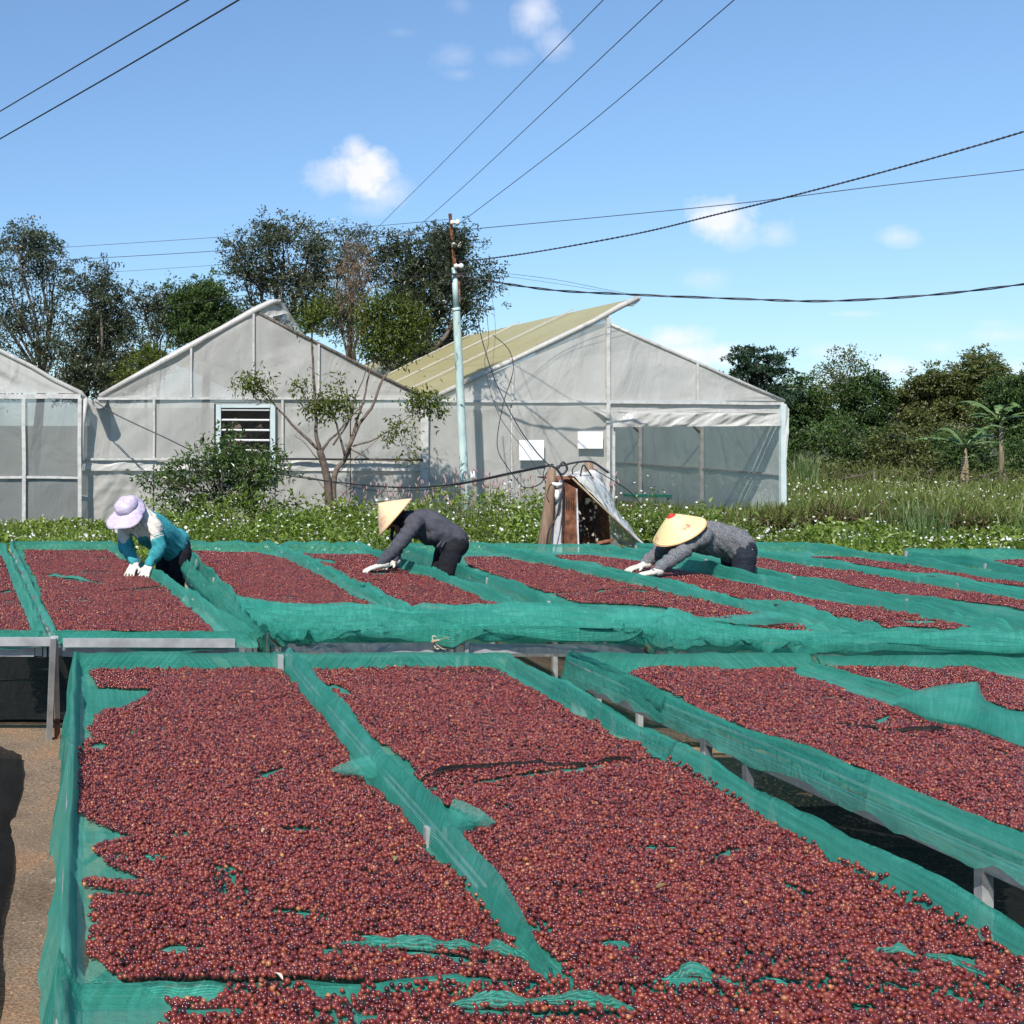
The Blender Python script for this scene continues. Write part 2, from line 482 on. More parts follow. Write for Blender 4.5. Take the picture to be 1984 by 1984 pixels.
L8 = bed('L8', 9.0, 12.3, 8.15, 8.15, 9.3, 9.3, (.14, .1, .1, .10), 'green net with a high folded corner, rightmost in the back row', wr=1.6, step=.05, pos='rightmost in the back row')

def cloth(name, x0, x1, y0, y1, label):  # flat black sheet added on the ground to stand in for deep shade
    xs, ys = np.meshgrid(np.linspace(x0, x1, 60), np.linspace(y0, y1, 60))
    xs = xs + .06 * vnoise(ys * 2, xs * 0, 3) * ((xs == x0) | (xs == x1)); ys = ys + .05 * vnoise(xs * 2, ys * 0, 8) * ((ys == y0) | (ys == y1))
    z = 0.034 + .012 * fbm(xs * 3, ys * 3, 4)
    i = np.arange(59)[:, None] * 60 + np.arange(59)[None]
    f = np.stack([i, i + 1, i + 61, i + 60], -1).reshape(-1, 4)
    o = link(name, np_mesh(name, np.stack([xs, ys, z], -1).reshape(-1, 3), f), M['ground_shade'])
    tag(o, label, 'ground shade')
M['ground_shade'] = simple('black_ground_shade', [(0.42, (0.008, 0.007, 0.006)), (0.62, (0.018, 0.014, 0.010)), (0.74, (0.07, 0.045, 0.028))], 9, 0.95, 0, 60, 0.01, vscale=(1, 3.5, 1))  # shade under the beds put into a near-black colour with brown specks
cloth('ground_shade', -3.2, 1.04, 8.02, 13.0, 'black sheet added to deepen the shade on the ground under the back left beds')
cloth('ground_shade', 1.15, 5.2, 1.0, 6.2, 'black sheet added to deepen the shade on the ground along the dark aisle')  # added sheet, its black colour imitates the shade between the beds

# cherry areas traced in photo pixels
POLY = {
'A0': [(330,1934),(440,1934),(450,1880),(575,1880),(590,1928),(880,1918),(990,1880),(1240,1880),(1990,1880),(1990,1999),(315,1999)],
'A1': [(190,1278),(228,1280),(304,1278),(403,1275),(475,1273),(520,1282),(547,1299),(581,1333),(581,1348),(615,1368),(642,1390),(646,1417),(676,1463),(695,1493),(725,1523),(752,1554),(778,1577),(813,1615),(828,1660),(881,1690),(911,1710),(923,1736),(942,1766),(972,1793),(1002,1831),(1035,1870),(1060,1930),(1060,1995),(330,1995),(320,1960),(444,1936),(228,1930),(220,1911),(243,1888),(205,1884),(182,1850),(178,1812),(190,1790),(171,1755),(175,1736),(300,1742),(308,1737),(167,1721),(163,1711),(180,1704),(290,1704),(215,1675),(175,1640),(200,1626),(255,1618),(190,1599),(152,1569),(146,1540),(144,1500),(146,1470),(170,1440),(185,1400),(190,1385),(200,1375),(243,1372),(266,1360),(300,1335),(190,1330),(178,1298)],
'A2': [(577,1284),(620,1277),(740,1285),(820,1278),(900,1290),(945,1291),(995,1315),(1056,1349),(1105,1379),(1162,1402),(1192,1429),(1246,1444),(1259,1467),(1281,1477),(1350,1502),(1411,1542),(1484,1583),(1525,1603),(1545,1615),(1590,1644),(1602,1668),(1638,1668),(1764,1721),(1825,1757),(1890,1798),(1951,1834),(1990,1865),(1990,1995),(1130,1995),(1150,1925),(1100,1880),(1060,1840),(1021,1812),(995,1782),(991,1751),(934,1698),(900,1645),(888,1615),(930,1603),(888,1569),(835,1550),(812,1508),(797,1478),(725,1428),(676,1375),(645,1337),(623,1322)],
'B1': [(1212,1311),(1240,1295),(1300,1290),(1375,1288),(1400,1300),(1465,1295),(1540,1293),(1545,1310),(1600,1320),(1660,1345),(1742,1370),(1800,1395),(1880,1410),(1950,1436),(1990,1450),(1990,1615),(1870,1575),(1740,1522),(1675,1485),(1565,1457),(1443,1412),(1362,1380),(1318,1351),(1285,1335),(1240,1327)],
'B2': [(1588,1292),(1620,1288),(1740,1290),(1810,1297),(1870,1288),(1940,1310),(1990,1318),(1990,1375),(1950,1372),(1900,1350),(1886,1330),(1809,1338),(1748,1358),(1700,1352),(1640,1326)],
'L0': [(0,1078),(10,1078),(36,1140),(41,1160),(62,1181),(77,1225),(-20,1232),(-20,1078)],
'L1': [(46,1064),(210,1064),(252,1083),(298,1119),(339,1160),(395,1201),(416,1220),(339,1224),(236,1222),(108,1222),(82,1160),(72,1119),(51,1088)],
'L2': [(362,1068),(500,1070),(560,1085),(650,1130),(700,1165),(730,1178),(616,1184),(520,1176),(442,1153),(413,1132),(384,1106)],
'L3': [(575,1073),(725,1076),(760,1095),(800,1112),(850,1120),(900,1140),(960,1155),(1010,1170),(985,1175),(870,1178),(790,1182),(755,1165),(730,1140),(690,1130),(650,1105),(600,1085)],
'L4': [(901,1079),(973,1079),(1035,1092),(1143,1106),(1216,1124),(1300,1146),(1427,1180),(1525,1212),(1598,1230),(1508,1225),(1419,1216),(1334,1192),(1281,1176),(1180,1170),(1125,1168),(1071,1150),(1013,1132),(962,1114),(908,1096)],
'L5': [(1075,1076),(1143,1076),(1252,1090),(1322,1106),(1395,1121),(1484,1139),(1565,1160),(1646,1172),(1728,1184),(1776,1200),(1890,1225),(1809,1223),(1719,1223),(1606,1200),(1545,1180),(1460,1164),(1383,1148),(1322,1131),(1269,1121),(1216,1110),(1143,1096),(1089,1081)],
'L6': [(1458,1081),(1517,1083),(1565,1099),(1667,1107),(1768,1127),(1990,1164),(1990,1184),(1951,1172),(1849,1160),(1768,1156),(1707,1143),(1606,1125),(1545,1115),(1460,1099)],
'L7': [(1573,1079),(1707,1083),(1809,1099),(1990,1127),(1990,1137),(1890,1127),(1809,1119),(1707,1099),(1626,1087)],
'L8': [(1930,1087),(1990,1085),(1990,1098),(1930,1092)],
}
# places where net shows between the cherries: px, py, rx, ry, slope
SLITS = {
'A0': [(400,1958,60,8,0),(1050,1966,150,9,.03),(1430,1950,40,6,.1),(1700,1955,60,7,.1),(1880,1940,40,8,.3),(700,1972,50,6,-.1)],
'A1': [(350,1616,18,5,0),(445,1602,25,3,-.1),(575,1610,42,5,0),(300,1657,16,5,.2),(235,1657,12,6,.4),(355,1705,22,5,.3),(580,1767,48,7,.15),(345,1838,42,10,-.1),(640,1842,8,12,0),(305,1410,15,3,0),(520,1500,30,4,-.4),(195,1445,7,9,0),(440,1680,18,4,.2),(480,1727,22,3,0),(700,1690,20,4,.2),(700,1924,150,11,-.06),(880,1908,70,9,-.15),(330,1934,110,9,0),(520,1930,60,6,0),(720,1820,26,7,.4),(850,1855,130,9,.12),(620,1868,20,4,.1),(560,1560,16,3,0),(400,1790,14,4,.1)],
'A2': [(1270,1644,50,6,0),(1405,1655,35,4,-.4),(1545,1725,25,6,.5),(1592,1745,12,4,.1),(1195,1824,20,8,0),(1345,1902,85,11,-.02),(1140,1898,50,9,.2),(1490,1900,17,8,0),(1530,1908,25,5,0),(1650,1922,35,9,.3),(1860,1860,22,14,.4),(1945,1925,32,12,.5),(930,1670,18,4,.2),(1150,1560,20,3,0),(1280,1545,20,4,.2),(1090,1725,12,4,0),(1120,1960,110,8,.03),(1420,1950,30,6,.2),(1040,1500,210,4,-.12),(1560,1960,40,5,0),(1760,1880,20,5,.2),(660,1335,16,4,.5),(1320,1830,14,4,0),(1240,1850,12,3,0),(1710,1800,14,4,.2)],
'B1': [(1665,1333,12,4,.2),(1560,1348,10,3,0),(1608,1350,14,5,0),(1540,1400,14,3,0),(1690,1412,70,4,.12),(1800,1416,34,3,0),(1710,1392,14,3,-.6),(1930,1455,12,4,.3)],
'B2': [(1705,1356,18,4,.3)],
'L1': [(100,1114,20,2,.05),(160,1125,34,2.5,.12),(190,1108,50,1.6,0),(270,1142,46,2,-.1),(150,1163,30,1.5,0),(195,1082,5,3,0)],
'L0': [(20,1145,14,2.5,-.2),(15,1165,12,2,0)],
'L2': [(560,1157,26,1.5,0),(688,1162,5,2,0)],
'L3': [(630,1088,14,3,.3),(720,1112,30,1.6,-.1),(780,1110,26,2,0),(715,1126,30,1.5,0),(800,1141,16,1.5,0),(955,1160,16,2,-.2)],
'L4': [(985,1083,10,2,0),(1020,1108,12,2,0),(1100,1149,40,1.6,0),(1165,1146,20,1.6,-.2),(1215,1140,10,2,0),(1240,1145,12,3,0)],
}
POLYW = {k: np.array([onz(px, py, ZS + .012) for px, py in v]) for k, v in POLY.items()}
SLITW = {}
for k, v in SLITS.items():
    L_ = []
    for (px, py, rx, ry, sl) in v:
        a = onz(px - rx, py - sl * rx, ZS + .014); b = onz(px + rx, py + sl * rx, ZS + .014)
        yn = onz(px, py + ry, ZS)[1]; yf = onz(px, py - ry, ZS)[1]
        L_.append((*a, *b, abs(yf - yn) / 2))
    SLITW[k] = L_
def slit_amount(key, x, y):
    """1 on the crest of an exposed net fold, falling to 0 off it"""
    r = np.zeros_like(np.asarray(x, dtype=float))
    for (ax, ay, bx, by, w) in SLITW.get(key, []):
        dx, dy = bx - ax, by - ay
        L2_ = dx * dx + dy * dy
        t = np.clip(((x - ax) * dx + (y - ay) * dy) / L2_, 0, 1)
        d = np.hypot(x - ax - t * dx, y - ay - t * dy)
        ww = .8 * max(w, 0.006) * (0.45 + 0.55 * np.sin(np.pi * np.clip(t, 0.06, 0.94))) * (1 + 0.8 * vnoise(x * 22, y * 22, 9))
        r = np.maximum(r, 1 - smooth(0.6, 1.5, d / ww))
    return r
def inpoly(P, x, y):
    n = len(P); c = np.zeros(x.shape, bool)
    j = n - 1
    for i in range(n):
        xi, yi = P[i]; xj, yj = P[j]
        if yi != yj:
            k = ((yi > y) != (yj > y)) & (x < (xj - xi) * (y - yi) / (yj - yi) + xi)
            c ^= k
        j = i
    return c

def netz(b, x, y):
    """height of the net inside the bed"""
    xl = b.XL(y); xr = b.XR(y)
    s = b.seed
    dl = x - xl; dr = xr - x; dn = y - b.y0; df = b.y1 - y
    wob = 0.02 * vnoise(x * 3, y * 3.1, s)
    rw = b.rw
    def rise(d, k=1.0): return 1 - smooth(0.0, 1.0, (d + wob * k) / (rw * k))
    kl = .3 if b.key in ('A2', 'B2') else 1.0; kr = .3 if b.key in ('A1', 'B1') else 1.0
    kn = {'A1': .30, 'A2': .14}.get(b.key, 1.0); kf = .22 if b.key == 'A0' else 1.0
    r = np.maximum(np.maximum(rise(dl, kl) * (kl + .1 * (kl < 1)), rise(dr, kr) * (kr + .1 * (kr < 1))), np.maximum(rise(dn) * kn, rise(df) * kf))
    post = 0.022 * np.abs(np.cos(y * math.pi / 1.25 + s)) ** 6
    z = ZS + (ZR - ZS) * r + r * (post + 0.03 * vnoise(y * 1.6, x * .6, s + 3))
    z = z + 0.012 * vnoise(x * 2.2, y * 2.0, s + 1) * (1 - r)
    # folds: strong by the rims and at the near end of the wrinkled ones
    edge = np.exp(-np.minimum(dl, dr) / 0.14) + np.exp(-np.maximum(np.minimum(dn, df), 0) / 0.16)
    if b.wr > 1.5: edge = edge + 1.3 * (1 - smooth(0.9, 1.6, dn))
    q = fbm(x * 7 + 3 * vnoise(x * 2, y * 2, s), y * 9, s + 7, 2)
    ridg = 0.5 - np.abs(q)
    z = z + 0.020 * b.wr * np.clip(edge, 0, 1.3) * (ridg - 0.35)
    q2 = fbm(x * 2.2, y * 5.0 + 2.5 * vnoise(x * 1.3, y * 1.2, s + 5), s + 11, 3)
    if b.wr > 1.5: z = z + 0.10 * (0.42 - np.abs(q2)) * (1 - smooth(0.7, 1.5, dn)) * smooth(0.02, .25, dn)
    z = z + 0.014 * slit_amount(b.key, x, y)
    return z

def make_net(b):
    dl, dr, dn, df = b.drops
    st = b.step
    ny = int((b.y1 - b.y0) / st)
    W_ = b.XR(b.y0) - b.XL(b.y0)
    nx = int(W_ / st)
    ks = 7
    # parameter lists: (t in 0..1 inside, hang fraction)
    def axis(n, a, c):
        L_ = []
        if a > 0: L_ += [(0.0, (k / ks), -1) for k in range(ks, 0, -1)]
        # finer near the rims
        e = [0, .012, .03, .05]
        tt = sorted(set([round(v, 4) for v in np.linspace(0, 1, n)] + e + [1 - v for v in e]))
        L_ += [(t, 0.0, 0) for t in tt]
        if c > 0: L_ += [(1.0, (k / ks), 1) for k in range(1, ks + 1)]
        return np.array(L_)
    ax = axis(nx, dl, dr); ay = axis(ny, dn, df)
    tx, ty = np.meshgrid(ax[:, 0], ay[:, 0]); hx, hy = np.meshgrid(ax[:, 1], ay[:, 1]); sx, sy = np.meshgrid(ax[:, 2], ay[:, 2])
    y = lerp(b.y0, b.y1, ty)
    x = lerp(b.XL(y), b.XR(y), tx)
    z = netz(b, x, y)
    s = b.seed
    dropx = np.where(sx < 0, dl, dr) * hx * (1 + 0.5 * vnoise(y * 1.9, 0 * y, s + 2)) * (1 + 0.25 * vnoise(y * 9, 0 * y, s + 22))
    dropy = np.where(sy < 0, dn, df) * hy * (1 + 0.6 * vnoise(x * 1.9, 0 * y, s + 4)) * (1 + 0.25 * vnoise(x * 9, 0 * y, s + 24))
    hangx = hx * (0.026 + 0.05 * (0.5 + vnoise(y * 1.7, hx * 0.7, s + 6)) * np.where(sx < 0, dl, dr) / .3 + 0.02 * vnoise(y * 9, hx * 2, s + 8))
    hangy = hy * (0.012 + 0.03 * (0.5 + vnoise(x * 1.7, hy * 0.7, s + 6)) + 0.02 * vnoise(x * 9, hy * 2, s + 8))
    wav = 0.014 * vnoise(y * 5, hx * 0 + tx, s + 12) * (np.exp(-np.minimum(tx, 1 - tx) / 0.05))
    x = x + sx * hangx + wav + sx * hx * .018 * vnoise(y * 4.2, hx * 3, s + 33)
    y2 = y + sy * hangy
    z = z - np.maximum(dropx, dropy)
    z = z + hx * 0.02 * vnoise(y * 14, hx * 9, s + 14)
    n1, n2 = x.shape
    v = np.stack([x, y2, z], -1).reshape(-1, 3)
    i = np.arange(n1 - 1)[:, None] * n2 + np.arange(n2 - 1)[None]
    f = np.stack([i, i + 1, i + n2 + 1, i + n2], -1).reshape(-1, 4)
    zz_ = z
    uv = np.stack([x + np.where(tx > .5, zz_, -zz_) * (hx == 0) + sx * dropx, y + np.where(ty > .5, zz_, -zz_) * (hy == 0) + sy * dropy], -1).reshape(-1, 2)
    o = link('shade_net', np_mesh('shade_net', v, f, uv=uv), M['net'])
    tag(o, b.label, 'net', 'green nets on the drying beds')
    return o
for b in BEDS: make_net(b)

def frame(b, label):
    e = empty('drying_bed', ((b.XL(b.y0) + b.XR(b.y0)) / 2, (b.y0 + b.y1) / 2, 0), label, 'drying bed', 'drying beds')
    zr = ZS - 0.05
    def rail(p, q, w=.045, h=.05, nm='rail'):
        m = MB(); m.bar(p, q, w, h); m.build(nm, M['steel'], e)
    i_ = .03
    cl = (b.XL(b.y0) + i_, b.y0 + i_, zr); cr = (b.XR(b.y0) - i_, b.y0 + i_, zr)
    fl = (b.XL(b.y1) + i_, b.y1 - i_, zr); fr = (b.XR(b.y1) - i_, b.y1 - i_, zr)
    rail(cl, fl); rail(cr, fr)
    rail((cl[0] + .025, cl[1], zr), (cr[0] - .025, cr[1], zr)); rail((fl[0] + .025, fl[1], zr), (fr[0] - .025, fr[1], zr))
    for nm, side in (('top_wire', 0), ('top_wire', 1)):
        if side or b.key not in ('A0', 'A1', 'B1'): continue
        X_ = b.XR if side else b.XL
        m = MB(); m.tube([(X_(y), y, ZR - .052 + .006 * math.sin(y * 3)) for y in np.linspace(b.y0 + .02, b.y1 - .02, 14)], .009, 6); m.build(nm, M['steel'], e)
    n = max(3, int((b.y1 - b.y0) / 1.25))
    for k in range(n + 1):
        y = lerp(b.y0 + .03, b.y1 - .03, k / n)
        for side in (0, 1):
            x = (b.XL(y) + .03) if side == 0 else (b.XR(y) - .03)
            if not (b.key in ('L0', 'L1') and k < n):
                m = MB()
                m.bar((x, y, 0.0), (x, y, zr - .026), .032)
                m.build('leg', M['steel'], e)
            if b.key in ('A0', 'A1', 'B1') or (b.key in ('A2', 'B2') and side == 0): continue
            m = MB()     # short upright that lifts the net edge
            xp = (b.XL(y) - .014) if side == 0 else (b.XR(y) + .014)
            m.bar((xp, y, zr - .03), (xp, y, ZR - .022), .02)
            m.build('net_peg', M['steel'], e)
        if 0 < k < n:
            m = MB(); m.bar((b.XL(y) + .056, y, zr - .01), (b.XR(y) - .056, y, zr - .01), .03); m.build('cross_bar', M['steel'], e)
    return e
for b in BEDS: frame(b, 'steel legged raised drying bed, the one ' + {
    'A0': 'closest to the camera, reaching under it', 'A1': 'nearest at the left beside the bare yard', 'A2': 'in front with the dark aisle on its right', 'B1': 'just right of the dark aisle', 'B2': 'under the folded net flap at the right',
    'L0': 'farthest left behind the bare yard', 'L1': 'where the worker in teal rests both hands', 'L2': 'right behind the worker in teal', 'L3': 'where the worker in dark grey rests one hand',
    'L4': 'between the two workers in conical hats', 'L5': 'where the worker in mottled grey reaches over', 'L6': 'just right of the worker in mottled grey', 'L7': 'narrow along the weeds',
    'L8': 'with a high folded net corner by the weeds'}[b.key])

# ------------------------------------------------------------------ coffee cherries
def cherry_mat():
    m, t, o = newmat('coffee_cherry_skin')
    p = N(t, 'ShaderNodeBsdfPrincipled')
    oi = N(t, 'ShaderNodeObjectInfo')
    col = ramp(t, oi.outputs['Random'], [(0.0, (0.030, 0.007, 0.010)), (0.12, (0.065, 0.010, 0.013)), (0.34, (0.120, 0.017, 0.015)), (0.6, (0.175, 0.028, 0.021)), (0.85, (0.220, 0.042, 0.027)), (0.965, (0.24, 0.058, 0.030)), (0.99, (0.30, 0.095, 0.036)), (1.0, (0.42, 0.18, 0.07))])
    lp = N(t, 'ShaderNodeAttribute', attribute_name='lp')
    sp = N(t, 'ShaderNodeSeparateXYZ'); t.links.new(lp.outputs['Vector'], sp.inputs[0])
    # blossom-end scar and a little mottling of the skin
    scar = mth(t, 'GREATER_THAN', sp.outputs[2], 0.00615)
    off = N(t, 'ShaderNodeVectorMath', operation='ADD'); t.links.new(lp.outputs['Vector'], off.inputs[0])
    cb = N(t, 'ShaderNodeCombineXYZ'); t.links.new(mth(t, 'MULTIPLY', oi.outputs['Random'], 37.0), cb.inputs[0]); t.links.new(cb.outputs[0], off.inputs[1])
    mot = noise(t, off.outputs[0], 140, 3)
    m1 = N(t, 'ShaderNodeMixRGB', blend_type='MULTIPLY'); m1.inputs[0].default_value = 1
    t.links.new(col, m1.inputs[1])
    t.links.new(ramp(t, mot, [(0.3, (0.72, 0.68, 0.72)), (0.6, (1.05, 1.08, 1.05)), (0.75, (1.2, 1.35, 1.2))]), m1.inputs[2])
    m2 = N(t, 'ShaderNodeMixRGB'); m2.inputs[2].default_value = (0.03, 0.015, 0.012, 1)
    t.links.new(scar, m2.inputs[0]); t.links.new(m1.outputs[0], m2.inputs[1])
    t.links.new(m2.outputs[0], p.inputs['Base Color'])
    p.inputs['Roughness'].default_value = 0.17
    p.inputs['Specular IOR Level'].default_value = 0.5
    p.inputs['Coat Weight'].default_value = 0.1
    p.inputs['Coat Roughness'].default_value = 0.18
    t.links.new(p.outputs[0], o.inputs[0])
    return m
M['cherry'] = cherry_mat()
CR = 0.0065

def scatter_group(name, radius, subdiv, mat):
    g = bpy.data.node_groups.new(name, 'GeometryNodeTree')
    g.interface.new_socket('Geometry', in_out='INPUT', socket_type='NodeSocketGeometry')
    g.interface.new_socket('Geometry', in_out='OUTPUT', socket_type='NodeSocketGeometry')
    gi = g.nodes.new('NodeGroupInput'); go = g.nodes.new('NodeGroupOutput')
    ico = g.nodes.new('GeometryNodeMeshIcoSphere'); ico.inputs['Radius'].default_value = radius; ico.inputs['Subdivisions'].default_value = subdiv
    pos = g.nodes.new('GeometryNodeInputPosition')
    st = g.nodes.new('GeometryNodeStoreNamedAttribute'); st.data_type = 'FLOAT_VECTOR'; st.domain = 'POINT'; st.inputs['Name'].default_value = 'lp'
    ss = g.nodes.new('GeometryNodeSetShadeSmooth')
    sm = g.nodes.new('GeometryNodeSetMaterial'); sm.inputs['Material'].default_value = mat
    g.links.new(ico.outputs['Mesh'], st.inputs['Geometry']); g.links.new(pos.outputs[0], st.inputs['Value'])
    g.links.new(st.outputs['Geometry'], ss.inputs['Geometry']); g.links.new(ss.outputs[0], sm.inputs['Geometry'])
    ip = g.nodes.new('GeometryNodeInstanceOnPoints')
    ra = g.nodes.new('GeometryNodeInputNamedAttribute'); ra.data_type = 'FLOAT_VECTOR'; ra.inputs['Name'].default_value = 'rot'
    sa = g.nodes.new('GeometryNodeInputNamedAttribute'); sa.data_type = 'FLOAT_VECTOR'; sa.inputs['Name'].default_value = 'scl'
    g.links.new(gi.outputs[0], ip.inputs['Points']); g.links.new(sm.outputs[0], ip.inputs['Instance'])
    g.links.new(ra.outputs['Attribute'], ip.inputs['Rotation']); g.links.new(sa.outputs['Attribute'], ip.inputs['Scale'])
    g.links.new(ip.outputs[0], go.inputs[0])
    return g
G_NEAR = scatter_group('cherries_near', CR, 3, M['cherry'])
G_FAR = scatter_group('cherries_far', CR, 2, M['cherry'])

def scatter(name, P, rot, scl, group):
    me = bpy.data.meshes.new(name)
    me.vertices.add(len(P)); me.vertices.foreach_set('co', np.ascontiguousarray(P, dtype=np.float32).ravel())
    a = me.attributes.new('rot', 'FLOAT_VECTOR', 'POINT'); a.data.foreach_set('vector', np.ascontiguousarray(rot, dtype=np.float32).ravel())
    a = me.attributes.new('scl', 'FLOAT_VECTOR', 'POINT'); a.data.foreach_set('vector', np.ascontiguousarray(scl, dtype=np.float32).ravel())
    o = link(name, me)
    md = o.modifiers.new('scatter', 'NODES'); md.node_group = group
    return o

def cherry_points(b, pitch, second, big=1.0):
    P = POLYW[b.key]
    x0, y0 = P.min(0) - .03; x1, y1 = P.max(0) + .03
    y0 = max(y0, b.y0 + .02)
    nx = int((x1 - x0) / pitch); ny = int((y1 - y0) / (pitch * .866))
    ix, iy = np.meshgrid(np.arange(nx), np.arange(ny))
    x = x0 + (ix + 0.5 * (iy % 2)) * pitch; y = y0 + iy * pitch * .866
    x = x.ravel() + rng.normal(0, pitch * .21, x.size); y = y.ravel() + rng.normal(0, pitch * .21, y.size)
    # wobbly hem of the layer
    ex = 0.030 * fbm(x * 9, y * 9, b.seed + 40) + .022 * fbm(x * 32, y * 32, b.seed + 45)
    ey = 0.030 * fbm(x * 9, y * 9, b.seed + 60) + .022 * fbm(x * 32, y * 32, b.seed + 65)
    keep = inpoly(P, x + ex, y + ey) & (x < 0.775 * y + .1)
    mg = .030 if b.key[0] in 'AB' else .05
    keep &= (x > b.XL(y) + (.006 if b.key in ('A2', 'B2') else mg)) & (x < b.XR(y) - (.006 if b.key in ('A1', 'B1') else mg)) & (y < b.y1 - (.002 if b.key == 'A0' else mg + .015)) & (y > b.y0 + .002)
    keep &= netz(b, x, y) < ZS + .035
    sl = slit_amount(b.key, x, y)
    keep &= (sl < 0.45 + .5 * rng.random(x.size) ** 3)
    dens = fbm(x * 5, y * 4, b.seed + 80, 3)
    keep &= rng.random(x.size) < np.clip(1.35 + 1.5 * dens, 0.45, 1.0)
    x, y = x[keep], y[keep]
    # loose ones rolled off the edge
    def zz(x, y): return netz(b, x, y)
    th = 0.006 * (1 + 1.8 * fbm(x * 3.5, y * 3.5, b.seed + 90, 3))       # gentle heaps
    z = zz(x, y) + CR * .8 + np.clip(th, 0, .02) + rng.random(len(x)) * 0.004
    # second layer, only well inside
    ok = rng.random(len(x)) < second
    inn = np.ones(len(x), bool)
    for a in range(6):
        inn &= inpoly(P, x + .035 * math.cos(a * 1.047), y + .035 * math.sin(a * 1.047))
    ok &= inn & (slit_amount(b.key, x, y) < .05)
    x2 = x[ok] + rng.normal(0, pitch * .5, ok.sum()); y2 = y[ok] + rng.normal(0, pitch * .5, ok.sum())
    z2 = z[ok] + CR * 1.25
    X = np.concatenate([x, x2]); Y = np.concatenate([y, y2]); Z = np.concatenate([z, z2])
    # strays
    ns = int(len(X) * .004)
    k = rng.integers(0, len(X), ns)
    sx = X[k] + rng.normal(0, .05, ns); sy = Y[k] + rng.normal(0, .05, ns)
    sok = (sx > b.XL(sy) + .02) & (sx < b.XR(sy) - .02) & (sy > b.y0 + .05) & (sy < b.y1 - .05) & ~inpoly(P, sx, sy)
    X = np.concatenate([X, sx[sok]]); Y = np.concatenate([Y, sy[sok]]); Z = np.concatenate([Z, zz(sx[sok], sy[sok]) + CR * .8])
    n = len(X)
    rot = rng.random((n, 3)) * 6.283
    base = np.clip(rng.normal(1.0, .12, n), .72, 1.32) * big
    scl = np.stack([base * rng.uniform(.88, 1.0, n), base * rng.uniform(.88, 1.0, n), base * rng.uniform(.95, 1.1, n)], -1)
    return np.stack([X, Y, Z], -1), rot, scl
LBL = {'A0': 'band of loose red cherries nearest the camera beyond the net seam', 'A1': 'layer of dark red coffee cherries on the front left net beside the bare yard', 'A2': 'broad layer of dark red coffee cherries between the net-covered tubes and the dark aisle',
 'B1': 'layer of red coffee cherries just right of the dark aisle', 'B2': 'red coffee cherries partly covered by the wide folded net flap',
 'L0': 'strip of red cherries farthest left behind the bare yard', 'L1': 'red cherries being raked by the two white-gloved hands of the worker in teal',
 'L2': 'patch of red cherries right behind the teal-jacketed worker', 'L3': 'red cherries under the shadow of the worker in plain dark grey',
 'L4': 'long tapering strip of red cherries between the two workers in conical hats', 'L5': 'red cherries under the shadow of the worker in mottled grey',
 'L6': 'red cherries on the bed just right of the worker in mottled grey', 'L7': 'thin strip of red cherries along the weeds at the right',
 'L8': 'tiny patch of red cherries behind the high folded net corner'}
ncherry = 0
for b in BEDS:
    near = b.key[0] in 'AB'
    P, rot, scl = cherry_points(b, 0.0128 if near else 0.0145, .42 if near else .25, 1.0 if near else 1.12)
    if b.key in ('A0', 'A1'):
        # the largest ones in view are objects of their own
        d = P[:, 1]
        pxx = PX + F * P[:, 0] / d; pyy = PY + F * (H - P[:, 2]) / d
        vis = (pxx > 5) & (pxx < 1979) & (pyy < 1978)
        idx = np.argsort(np.where(vis, d, 1e9))[:150]
        if b.key == 'A0':
            bm = bmesh.new(); bmesh.ops.create_icosphere(bm, subdivisions=3, radius=CR)
            cm = bpy.data.meshes.new('coffee_cherry'); 
            for f_ in bm.faces: f_.smooth = True
            bm.to_mesh(cm); bm.free()
            a = cm.attributes.new('lp', 'FLOAT_VECTOR', 'POINT')
            co = np.zeros(len(cm.vertices) * 3, dtype=np.float32); cm.vertices.foreach_get('co', co); a.data.foreach_set('vector', co)
            cm.materials.append(M['cherry'])
        for i in idx:
            o = bpy.data.objects.new('coffee_cherry', cm); COL.objects.link(o)
            o.location = P[i]; o.rotation_euler = rot[i]; o.scale = scl[i]
            tag(o, 'loose dark red coffee cherry ' + ('right at the edge nearest the camera' if b.key == 'A0' else 'just behind the net seam, left of the covered tubes'), 'coffee cherry', 'coffee cherries ' + ('nearest the camera' if b.key == 'A0' else 'just behind the net seam'))
        msk = np.ones(len(P), bool); msk[idx] = False
        P, rot, scl = P[msk], rot[msk], scl[msk]
    ncherry += len(P)
    o = scatter('coffee_cherries', P, rot, scl, G_NEAR if near else G_FAR)
    tag(o, LBL[b.key], 'coffee cherries', kind='stuff')
print('CHERRIES', ncherry)

